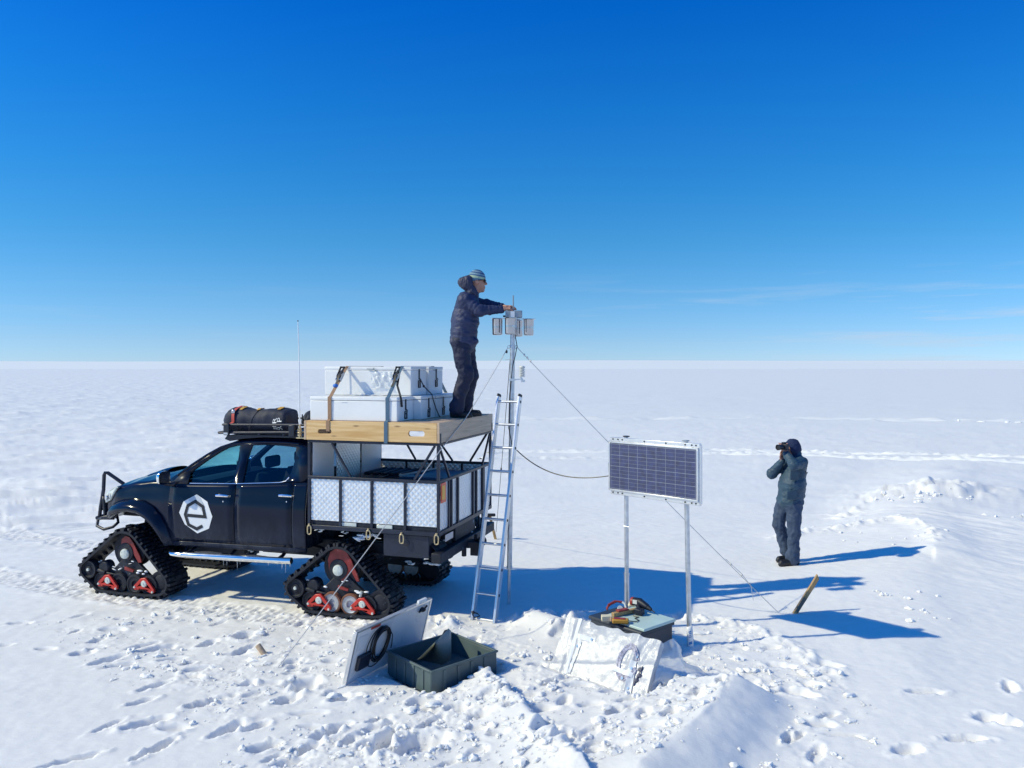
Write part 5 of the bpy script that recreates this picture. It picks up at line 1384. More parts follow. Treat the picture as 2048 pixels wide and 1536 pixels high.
# local axes: x along the panel, -y towards the camera, z up; origin under its middle
def cells():
    m = mat('solar_cells', (.022,.034,.118), rough=.16, var=.35, vscale=14, spec=.6, coat=.3)
    nt = m.node_tree; N = nt.nodes; L = nt.links; b = bsdf(m)
    tc = N.new('ShaderNodeTexCoord'); sp = N.new('ShaderNodeSeparateXYZ'); L.new(tc.outputs['Object'], sp.inputs[0])
    def lines(src, period, off, w):
        a = mth(N, L, 'ADD', src, off); a = mth(N, L, 'DIVIDE', a, period); a = mth(N, L, 'FRACT', a)
        a = mth(N, L, 'SUBTRACT', a, .5); a = mth(N, L, 'ABSOLUTE', a); return mth(N, L, 'GREATER_THAN', a, .5 - w/period/2)
    X, Z = sp.outputs[0], sp.outputs[2]
    l1_ = lines(X, 1.10/9, .55, .0035); l2_ = lines(Z, .5/4, -1.585, .0045); l3_ = lines(Z, .5/4, -1.585-.042, .0025); l4_ = lines(Z, .5/4, -1.585-.083, .0025)
    s = mth(N, L, 'MAXIMUM', l1_, l2_); s2 = mth(N, L, 'MAXIMUM', l3_, l4_); s = mth(N, L, 'MAXIMUM', s, mth(N, L, 'MULTIPLY', s2, .7))
    mx = N.new('ShaderNodeMix'); mx.data_type = 'RGBA'; L.new(s, mx.inputs[0]); old = b.inputs['Base Color'].links[0].from_socket
    L.new(old, mx.inputs[6]); mx.inputs[7].default_value = (.22,.25,.32,1); L.new(mx.outputs[2], b.inputs['Base Color'])
    return m
m_ = MB(); m_.box((-PL/2+.0182,-.004,1.575),(PL/2-.0182,.004,2.095)); m_.build('cell_sheet', cells(), solar)
m_ = MB(); m_.box((-PL/2,-.010,1.555),(PL/2,.03,1.5745)); m_.box((-PL/2,-.010,2.0955),(PL/2,.03,2.115)); m_.box((-PL/2,-.010,1.5745),(-PL/2+.018,.03,2.0955)); m_.box((PL/2-.018,-.010,1.5745),(PL/2,.03,2.0955)); m_.build('panel_frame', M['alu'], solar, bevel=.003)
m_ = MB(); m_.box((-PL/2+.01,.008,2.1155),(PL/2+.012,.045,2.158)); m_.box((-PL/2+.02,.008,1.512),(PL/2+.012,.045,1.5545)); rl = m_.build('mounting_rail', M['alu'], solar, bevel=.003, split=True)
m_ = MB()
for z in (2.138, 1.534):
    for x in (-.53,-.46,-.40,-.10,.18,.42,.50,.55): m_.lathe([(0,-.005),(.009,-.004),(.009,.002)], (x,.0075,z), (0,1,0), 8)
m_.build('bolt', M['ink'], rl, split=True)
m_ = MB(); m_.box((-PL/2+.05,.03,1.60),(PL/2-.05,.032,2.09)); m_.build('panel_back', M['back'], solar)
m_ = MB(); m_.box((PL/2-.001,.012,1.53),(PL/2+.018,.05,2.14)); m_.build('end_profile', M['alu'], solar)
for x, nm in ((-PL/2+PL*.155, 0), (-PL/2+PL*.825, 1)):
    gx, gy = (solar.matrix_basis @ V((x,.085,0)))[:2]; hgt = gh(gx, gy)
    m_ = MB()
    if nm == 0: m_.tube([(x+.012,.085,-.1),(x+.006,.085,.62)], .029, 14); m_.tube([(x+.006,.085,.60),(x,.085,2.165)], .024, 14); m_.cyl((x+.006,.085,.60),(x+.006,.085,.63),.032); m_.tube([(x-.01,.052,1.16),(x+.06,.05,1.158)], .003, 6)
    else: m_.tube([(x+.05,.085,-.1),(x+.022,.085,1.0),(x,.085,2.16)], .026, 14)
    ps = m_.build('post', M['galv'], solar)
    m_ = MB(); m_.cbox((x,.085,2.172), (.055,.055,.012)); m_.cbox((x,.062,1.535), (.08,.05,.03)); m_.cbox((x,.062,2.135), (.08,.05,.03)); m_.build('post_clamp', M['ink'] if nm == 0 else M['grey'], ps)
m_ = MB(); m_.tube([(-PL/2-.0,.02,1.93),(-PL/2-.03,.03,1.85),(-PL/2-.025,.03,1.76),(-PL/2+.0,.035,1.72)], .006, 6); m_.build('panel_lead', M['grey'], solar)
# cable from the mast to the panel
c0 = mz(1.955) + V((.035,-.02,0)); c1 = solar.matrix_basis @ V((-PL/2+.02,.045,1.72))
pts = [c0 + (c1-c0)*t + V((0,0,-.85*t*(1-t)*(1-.35*t))) for t in np.linspace(0,1,24)]
wire('power_cable', 'dark grey cable sagging between the mast and the back of the solar panel', pts, .0065, 'cable', 'cable')
# tape label wrapped round the right post's foot
pb = solar.matrix_basis @ V((-PL/2+PL*.825+.045,.085,.0))
tp = thing('tape_strip', 'white tape strip with printed marks stuck to the foot of the right solar post', 'tape', pb)
def tape_fn(k, w): return pb + V((-.045 + .06*w + .02*k, -.06-.015*math.sin(k*5), .22 - .26*k + .02*w))
m_ = MB(); m_.grid(tape_fn, list(np.linspace(0,1,9)), [0,.5,1]); bw(m_, tp, 'tape_band', M['tape'], thick=.003)
m_ = MB()
for a, b_, c_, d_ in ((.18,.22,.2,.7),(.26,.29,.2,.75),(.33,.36,.25,.7),(.40,.43,.2,.7),(.62,.74,.2,.8)):
    m_.add([tape_fn(a,c_)+V((0,-.004,0)), tape_fn(b_,c_)+V((0,-.004,0)), tape_fn(b_,d_)+V((0,-.004,0)), tape_fn(a,d_)+V((0,-.004,0))], [(0,1,2,3)])
bw(m_, tp, 'print', M['blueink'], smooth=0)

# ------------------------------------------------------------------ stakes
def stake(name, label, base, top, w, th, broken=False, cat='stake'):
    o = thing(name, label, cat, base); m_ = MB(); d = (top-base).normalized()
    b0 = base - d*.12; n = 10; vs_ = []; x = d.cross(V((0,1,0))).normalized(); y = d.cross(x)
    for i in range(n+1):
        p = b0 + (top-b0)*(i/n); q = crumple(p, .003, 9)
        for a, b_ in ((-1,-1),(1,-1),(1,1),(-1,1)):
            e = V((0,0,0)) if i < n else d*(.018*a)
            vs_.append(p + x*a*w/2 + y*b_*th/2 + q + e)
    fs_ = [(3,2,1,0), tuple(range(4*n,4*n+4))]
    for i in range(n):
        for k in range(4): l = (k+1) % 4; fs_.append((i*4+k, i*4+l, (i+1)*4+l, (i+1)*4+k))
    m_.add(vs_, fs_); bw(m_, o, 'shaft', M['stake'], bevel=.004); return o, d
sb = gp(1590, 1232); sb.z = gh(sb.x, sb.y); stp = at(1636, 1153, sb.y + .02)
so_, d = stake('wooden_stake', 'wooden stake leaning right out of the snow at the end of the guy wire', sb, stp, .05, .035)
m_ = MB(); m_.tube([sb + (stp-sb)*.05, sb + (stp-sb)*.42], .0285, 10); bw(m_, so_, 'dark_foot', mat('dark_wood', (.16,.13,.10), rough=.6), bevel=0)  # lower part of the shaft in a darker tone
sb = st3; so2, d = stake('wooden_stake', 'small wooden stake with a dark clip on top, standing behind the ladder', sb, sb + V((-.10,.02,.40)), .045, .035)
m_ = MB(); m_.cbox(sb+V((-.08,-.03,.42)), (.16,.05,.05), ); m_.cbox(sb+V((-.14,-.03,.40)), (.06,.05,.05)); bw(m_, so2, 'clip', M['ink'], bevel=.012)
pg = gp(516, 1310); pg.z = gh(pg.x, pg.y)
po = thing('wooden_peg', 'short grey brown wooden peg sticking out of the trampled snow at front left', 'peg', pg)
m_ = MB(); m_.tube([pg+V((.09,.0,-.03)), pg+V((.03,.02,.035)), pg+V((-.015,.035,.085))], [.028,.03,.031], 10); bw(m_, po, 'shaft', M['woody'], bevel=.004)
m_ = MB(); m_.lathe([(0,.0),(.024,.0),(.026,-.002)], pg+V((-.0165,.0357,.087)), (-.55,.22,.8), 10); bw(m_, po, 'cut_end', M['paper'])

# ------------------------------------------------------------------ spare solar panel leaning by the crate, its white back to us
A0 = V((-1.54,7.29,.02)); A1 = V((-.955,8.36,.02)); AT = V((.115,-.055,.50))
ed = (A1-A0); EL = ed.length; ex = ed/EL; ez = AT.normalized(); EH = AT.length; en = ex.cross(ez).normalized()   # towards the camera's right
if en.x < 0: en = -en
sp_ = thing('spare_solar_panel', 'spare solar panel leaning against the crate, white back and black cable coil showing', 'solar panel', A0 + ed/2)
def sq(a, b, c=0.): return A0 + ex*a + ez*b + en*c
def sbox(m_, a0, a1, b0, b1, c0_, c1_):
    vs_ = [sq(a,b,c) for (a,b,c) in ((a0,b0,c0_),(a1,b0,c0_),(a1,b1,c0_),(a0,b1,c0_),(a0,b0,c1_),(a1,b0,c1_),(a1,b1,c1_),(a0,b1,c1_))]
    m_.add(vs_, [(3,2,1,0),(4,5,6,7),(0,1,5,4),(1,2,6,5),(2,3,7,6),(3,0,4,7)])
m_ = MB(); sbox(m_, .025, EL-.025, -.03, EH-.02, -.012, -.002); bw(m_, sp_, 'back_sheet', M['back'])
m_ = MB(); sbox(m_, 0, EL, EH-.020, EH, -.035, .003); sbox(m_, 0, EL, -.06, -.031, -.035, .003); sbox(m_, 0, .024, -.031, EH-.0205, -.035, .003); sbox(m_, EL-.024, EL, -.031, EH-.0205, -.035, .003); bw(m_, sp_, 'panel_frame', M['alu'], bevel=.002)
m_ = MB(); sbox(m_, .09,.27,.10,.25,0,.035); jb = bw(m_, sp_, 'junction_box', M['plastic'], bevel=.012)
rr = random.Random(2)
m_ = MB()
for k in range(7):
    r1, r2 = rr.uniform(.095,.118), rr.uniform(.145,.172); ca, cb = .40+rr.uniform(-.015,.015), .29+rr.uniform(-.015,.015)
    m_.tube([sq(ca + r1*math.cos(a)*1.05, cb + r2*math.sin(a), .012+.005*k+.006*math.sin(2*a+k)) for a in np.linspace(0,2*PI,37)[:-1]], .0065, 6, closed=True)
m_.tube([sq(.40+.16*math.cos(a)-.05, .27+.20*math.sin(a), .02) for a in np.linspace(.4, 5.4, 30)], .0055, 6)
m_.tube([sq(.25,.2,.03), sq(.30,.17,.035), sq(.33,.12,.03), sq(.40,.10,.02), sq(.44,.13,.02)], .0055, 6); m_.tube([sq(.49,.42,.02), sq(.56,.33,.03), sq(.60,.22,.02), sq(.60,.17,.02)], .0055, 6)
bw(m_, sp_, 'cable_coil', M['cable'])
m_ = MB(); sbox(m_, .98,1.12,EH-.0,EH+.03,-.03,.0); bw(m_, sp_, 'edge_clip', M['decal'], bevel=.004)
m_ = MB(); m_.ball(sq(1.05,EH-.075,.01), (.04,.03,.025), 10, 8); m_.tube([sq(1.0,EH-.09,.01), sq(1.05,EH-.06,.03), sq(1.12,EH-.05,.015)], .01, 6); bw(m_, sp_, 'plug', M['ink'])
m_ = MB(); sbox(m_, .22,.36,EH-.045,EH-.0215,.0,.004); bw(m_, sp_, 'warning_label', M['redgrip'])
m_ = MB(); sbox(m_, .06,.2,.30,.44,.0005,.002); bw(m_, sp_, 'type_label', M['decalgrey'])

# open crate
cf, cr_, cl_ = V((-.715,7.165,.0)), V((-.135,7.70,.0)), V((-1.225,7.66,.0))
ca_, cb_ = (cr_-cf), (cl_-cf); crate = thing('open_crate', 'open grey green plastic crate sunk in the snow with a divider sheet inside', 'crate', cf + (ca_+cb_)/2, math.atan2(ca_.y, ca_.x))
la, lb = ca_.length, cb_.length
zb, zt = -.04, .195
m_ = MB()
a, b_, w = la/2, lb/2, .012
for (x0,y0,x1,y1) in ((-a,-b_,a,-b_+w),(-a,b_-w,a,b_),(-a,-b_+w+.0005,-a+w,b_-w-.0005),(a-w,-b_+w+.0005,a,b_-w-.0005)): m_.box((x0,y0,zb),(x1,y1,zt-.02))
m_.box((-a+w,-b_+w,zb),(a-w,b_-w,.0))
cw = m_.build('crate_wall', M['crate'], crate, bevel=.006)
m_ = MB(); e = .012
for (x0,y0,x1,y1) in ((-a-e,-b_-e,a+e,-b_+w+.002),(-a-e,b_-w-.002,a+e,b_+e),(-a-e,-b_+w+.0025,-a+w+.002,b_-w-.0025),(a-w-.002,-b_+w+.0025,a+e,b_-w-.0025)): m_.box((x0,y0,zt-.021),(x1,y1,zt))
m_.build('rim', M['crate'], cw, bevel=.005)
m_ = MB()
for t in (-.62,-.2,.2,.62):
    m_.box((t*a-.02,-b_-.009,zb),(t*a+.02,-b_-.0003,zt-.022)); m_.box((-a-.009,t*b_-.02,zb),(-a-.0003,t*b_+.02,zt-.022)); m_.box((a+.0003,t*b_-.02,zb),(a+.009,t*b_+.02,zt-.022))
m_.build('rib', M['crate'], cw, bevel=.004, split=True)
I = local(crate)
q = [at(835,1319,7.42), at(882,1275,7.72), at(897,1257,7.80), at(902,1262,7.84), at(902,1318,7.84), at(884,1330,7.75)]
m_ = MB(); m_.add([I @ p for p in q] , [(0,1,2,3,4,5)])
dv = tag(bw(MB().add([p - V((0,0,0)) for p in q], [(0,1,2),(0,2,4,5),(2,3,4)]), crate, 'divider', M['divider'], thick=.006))
m_ = MB(); p = at(890,1265,7.79); m_.tube([p+V((-.02,0,-.02)), p+V((.0,0,.015)), p+V((.03,.01,.02))], .01, 6); bw(m_, crate, 'divider_clip', M['plastic'], dv)

# ------------------------------------------------------------------ instrument chest with pale lid
CA = V((1.335,8.0,0)); CB_ = V((1.725,8.335,0)); CD = V((.815,8.50,0))
ca2, cb2 = CB_-CA, CD-CA
chest = thing('storage_chest', 'dark grey chest in the snow with a pale green board and tools on top', 'chest', CA + (ca2+cb2)/2, math.atan2(ca2.y, ca2.x))
a, b_ = ca2.length/2, cb2.length/2
m_ = MB()
for k in range(1): m_.box((-a,-b_,-.1),(a,b_,.255))
m_.build('chest_body', M['chest'], chest, bevel=.03, seg=3)
m_ = MB(); m_.box((-a-.012,-b_-.012,.235),(a+.012,b_+.012,.272)); m_.build('chest_rim', M['chest'], chest, bevel=.012)
m_ = MB()
for y in (-.5,-.17,.17,.5): m_.box((a+.0005,y*b_*1.3-.02,-.05),(a+.012,y*b_*1.3+.02,.234))
m_.build('rib', M['chest'], chest, bevel=.004, split=True)
m_ = MB(); m_.box((-a+.02,-b_-.02,.2725),(a+.02,b_-.16,.302)); m_.build('lid_board', M['lid'], chest, bevel=.006)
ZL = .303
def lid(px, py, z=0.): return gp(px, py, ZL + z)
# tools on the lid
p = lid(1214, 1243); o = thing('cream_block', 'small cream coloured block with a dark end band beside the ochre meter', 'block', p)
m_ = MB(); m_.cbox(p + V((0,.03,.028)), (.11,.07,.056), None); bw(m_, o, 'block', M['paper'], bevel=.006)
m_ = MB(); m_.cbox(p + V((.045,.02,.03)), (.02,.085,.05)); bw(m_, o, 'end_band', M['woody'], bevel=.004)
p = lid(1241, 1248); o = thing('handheld_meter', 'ochre rubber cased handheld meter lying at the front of the tools on the chest', 'meter', p, R(-8))
m_ = MB(); m_.box((-.085,-.01,0),(.085,.075,.045)); bdy = m_.build('meter_case', M['ochre'], o, bevel=.012)
m_ = MB(); m_.box((-.070,.005,.045),(.05,.06,.050)); m_.build('meter_face', M['redgrip'], bdy, bevel=.003)
m_ = MB(); m_.tube([V((.08,.05,.02)), V((.16,.07,.01)), V((.19,.13,.006)), V((.15,.19,.006)), V((.19,.24,.006)), V((.13,.28,.006))], .005, 6); m_.build('test_lead', M['cable'], bdy)
p = lid(1255, 1228); o = thing('long_tool_bar', 'long red brown bar tool lying across the chest lid beneath the drill', 'tool', p, R(30))
m_ = MB(); m_.box((-.20,-.025,0),(.20,.025,.045)); m_.build('bar', M['stake'], o, bevel=.008)
m_ = MB(); m_.box((-.14,-.03,.0455),(.0,.03,.065)); m_.build('grip', M['redgrip'], o, bevel=.008)
p = lid(1236, 1222); o = thing('pliers', 'pliers with curved red handles and pale jaws lying on the chest', 'pliers', p)
m_ = MB(); m_.tube([p+V((-.12,.0,.01)), p+V((-.10,.03,.06)), p+V((-.03,.04,.095)), p+V((.05,.03,.09))], .010, 8); m_.tube([p+V((-.12,.06,.01)), p+V((-.07,.08,.05)), p+V((.0,.07,.085)), p+V((.05,.035,.08))], .010, 8); bw(m_, o, 'handle', M['redgrip'])
m_ = MB(); m_.tube([p+V((.05,.03,.09)), p+V((.075,.02,.075)), p+V((.085,.0,.04)), p+V((.08,-.02,.02))], [.014,.013,.011,.006], 8); m_.lathe([(0,0),(.03,0),(.03,.012)], p+V((.02,-.01,.03)), (.2,-.6,.6), 14); bw(m_, o, 'jaws', M['shield'])
p = lid(1275, 1222); o = thing('cordless_drill', 'black and red cordless drill lying on its side on the chest', 'drill', p, R(-35))
m_ = MB(); m_.tube([V((-.08,.02,.09)), V((.02,.02,.095)), V((.12,.0,.06))], [.045,.045,.034], 14); m_.tube([V((.0,.02,.08)), V((.03,-.03,.045)), V((.06,-.08,.03))], [.03,.026,.028], 12); m_.cbox((.075,-.11,.035), (.09,.08,.06)); bd = m_.build('drill_body', M['plastic'], o, bevel=.006)
m_ = MB(); m_.tube([V((.12,.0,.06)), V((.17,-.015,.045))], [.030,.018], 14); m_.tube([V((.17,-.015,.045)), V((.22,-.03,.03))], .006, 8); m_.build('chuck', M['ink'], bd)
m_ = MB(); m_.lathe([(.0,0),(.042,0),(.047,.012),(.047,.03)], V((-.085,.02,.09)), (1,0,0), 16); m_.build('motor_cap', M['redgrip'], bd)
m_ = MB(); m_.cbox((-.02,-.022,.10), (.05,.012,.04)); m_.build('drill_label', M['shield'], bd)
p = lid(1265, 1212); o = thing('cream_wedge', 'small cream foam piece tucked between the pliers and the drill', 'block', p)
m_ = MB(); m_.prism([[(-.05,0),(.05,0),(.035,.05),(-.02,.06)]], lambda a, b_, k: p + V((a, k, b_)), -.03, .04); bw(m_, o, 'block', M['paper'], bevel=.006)

# ------------------------------------------------------------------ wrapped solar panel leaning on the chest
W0 = V((.36,7.75,-.02)); W1 = V((1.18,7.01,-.02)); WT = V((.205,.325,.425))
ex2 = (W1-W0).normalized(); WL = (W1-W0).length; ez2 = WT.normalized(); WH = WT.length; en2 = ez2.cross(ex2).normalized()
if en2.y > 0: en2 = -en2
wp = thing('wrapped_solar_panel', 'flat solar panel wrapped in white bubble wrap and tape, leaning on the dark chest', 'wrapped panel', (W0+W1)/2)
def wq(a, b, c=0.): return W0 + ex2*a + ez2*b + en2*c
bub = mat('bubble_wrap', (.46,.485,.54), rough=.26, var=.04, spec=.6, vscale=8)
def bub_nodes(m):
    nt = m.node_tree; N = nt.nodes; L = nt.links; b = bsdf(m)
    tc = N.new('ShaderNodeTexCoord'); vo = N.new('ShaderNodeTexVoronoi'); vo.inputs['Scale'].default_value = 120; L.new(tc.outputs['Object'], vo.inputs['Vector'])
    h = mth(N, L, 'SUBTRACT', 1.0, vo.outputs['Distance'])
    bp = N.new('ShaderNodeBump'); bp.inputs['Strength'].default_value = .3; bp.inputs['Distance'].default_value = .005; L.new(h, bp.inputs['Height'])
    n = N.new('ShaderNodeTexNoise'); n.inputs['Scale'].default_value = 16; n.inputs['Detail'].default_value = 4; L.new(tc.outputs['Object'], n.inputs['Vector'])
    b2 = N.new('ShaderNodeBump'); b2.inputs['Strength'].default_value = .13; b2.inputs['Distance'].default_value = .015; L.new(n.outputs[0], b2.inputs['Height']); L.new(bp.outputs[0], b2.inputs['Normal'])
    L.new(b2.outputs[0], b.inputs['Normal'])
bub_nodes(bub); M['bubtape'] = mat('clear_tape', (.74,.77,.81), rough=.15, var=.03, bump=.4, bscale=30)
def wrapsurf(a, b):
    k = a/WL; e = min(a, WL-a, b+.03, WH-b)
    d = .006*math.sin(a*60+b*17)*math.exp(-abs(k-.17)/.05) + .008*math.sin(a*75-b*23)*math.exp(-abs(k-.80)/.07)
    d += .016*mnoise.noise(V((a*4, b*4, 1.3))) + .0045*mnoise.noise(V((a*16, b*12, 4.))) + .018*math.exp(-((k-.80)/.025)**2) - .010*math.exp(-((k-.14)/.02)**2)
    d += .016*math.exp(-((b-.06-.25*a)/.02)**2)*.4
    edge = .0
    if b > WH-.03: edge = .026*mnoise.noise(V((a*9, 2, 7)))
    return wq(a, b+edge + (.02*mnoise.noise(V((a*6, 5, 1))) if b < .02 else 0), d)
m_ = MB()
A_ = list(np.linspace(0, WL, 90)); B_ = list(np.linspace(-.03, WH, 46))
m_.grid(wrapsurf, A_, B_)
# sides and back
bk = lambda a, b: wq(a, b, -.075)
n1 = len(A_)
m_.grid(lambda i, k: wrapsurf(A_[int(i)], B_[-1])*(1-k) + bk(A_[int(i)], B_[-1])*k, range(n1), [0,1]); m_.grid(lambda i, k: wrapsurf(A_[int(i)], B_[0])*(1-k) + bk(A_[int(i)], B_[0])*k, range(n1), [0,1])
m_.grid(lambda i, k: wrapsurf(A_[0], B_[int(i)])*(1-k) + bk(A_[0], B_[int(i)])*k, range(len(B_)), [0,1]); m_.grid(lambda i, k: wrapsurf(A_[-1], B_[int(i)])*(1-k) + bk(A_[-1], B_[int(i)])*k, range(len(B_)), [0,1])
m_.grid(bk, [A_[0], A_[-1]], [B_[0], B_[-1]])
bw(m_, wp, 'bubble_wrap', bub, smooth=60)
m_ = MB(); rr = random.Random(9)
for k in range(8):
    r1, r2 = rr.uniform(.088,.135), rr.uniform(.135,.185); ca, cb = WL*.755+rr.uniform(-.01,.01), WH*.50+rr.uniform(-.012,.012)
    m_.tube([wrapsurf(ca + r1*math.cos(a)*.9, cb + r2*math.sin(a)) + en2*(.003) for a in np.linspace(.35,2*PI-.2,36)], .0085, 6)
bw(m_, wp, 'cable_coil', mat('veiled_cable', (.40,.40,.50), rough=.5, var=.5, vscale=60), smooth=60)
m_ = MB()
def tapestrip(a0, b0, a1, b1, w, off=.004):
    p0 = V((a0, b0, 0)); p1 = V((a1, b1, 0)); t = (p1-p0).normalized(); s = V((-t.y, t.x, 0))*w/2
    m_.grid(lambda k, e: wrapsurf(*( (p0+(p1-p0)*k + s*e)[:2])) + en2*off, list(np.linspace(0,1,18)), [-1,-.5,0,.5,1])
tapestrip(.20,.0,.17,WH,.05); tapestrip(.70,.20,.93,.18,.045,.014); tapestrip(.93,.0,.90,WH*.55,.06,.010); tapestrip(.2,WH*.70,.42,WH*.70,.05); tapestrip(.245,.02,.26,WH*.62,.035,.008)
bw(m_, wp, 'tape', M['bubtape'], smooth=60, split=True)
m_ = MB()
for a, b in ((.38,WH*.70),(.915,.06),(.83,.13),(.90,.24),(.92,.36),(.245,.30)):
    p = wrapsurf(a, b) + en2*.016; m_.add([p + ex2*.012*math.cos(t) + ez2*.014*math.sin(t) for t in np.linspace(0,2*PI,9)[:-1]], [tuple(range(8))])
bw(m_, wp, 'tape_mark', mat('faded_blue_print', (.16,.34,.60), rough=.4), smooth=0)
m_ = MB()
for a, b in ((.985,.26),(.99,.20),(.975,.15)): m_.ball(wrapsurf(a, b), (.028,.02,.022), 8, 6)
m_.tube([wrapsurf(.96,.10)+en2*.01, wrapsurf(.985,.2)+en2*.015, wrapsurf(1.0,.29)+en2*.01], .007, 6)
bw(m_, wp, 'plug', mat('veiled_plug', (.12,.12,.16), rough=.5))

# loose film hanging beside it
F0 = W1 + WT*1.0
fm = thing('plastic_sheet', 'loose crumpled clear plastic sheet between the wrapped panel and the solar panel post', 'plastic sheet', V((1.50,7.45,0)))
c00, c01 = wq(WL+.005, WH, -.03), V((1.40,7.55,.40)); c10, c11 = V((1.24,7.10,.01)), V((1.93,7.52,.03))
def film(k, w):
    top = c00 + (V((1.66,7.62,.36))-c00)*w; bot = c10 + (V((2.02,7.42,.02))-c10)*w
    if w > .5: top.z -= (w-.5)*.62; 
    p = top + (bot-top)*k
    q = crumple(p, .06, 5, 1) + crumple(p, .03, 13, 2)
    p = p + q*math.sin(PI*min(1,k+.12))*.9
    p.z = max(p.z, gh(p.x, p.y)+.012); return p
m_ = MB(); m_.grid(film, list(np.linspace(0,1,22)), list(np.linspace(0,1,30))); bw(m_, fm, 'sheet', M['film'], smooth=180)
m_ = MB(); m_.grid(lambda k, w: film(.86+.05*w, .35+.55*k)+V((0,-.006,.006)), list(np.linspace(0,1,14)), [-.5,0,.5,1]); bw(m_, fm, 'tape', M['tape'], smooth=180)
m_ = MB()
for k in (.15,.25,.33,.42,.66): p = film(.875, .35+.55*k)+V((0,-.012,.014)); m_.cbox(p, (.02,.006,.03))
bw(m_, fm, 'tape_mark', M['blueink'])
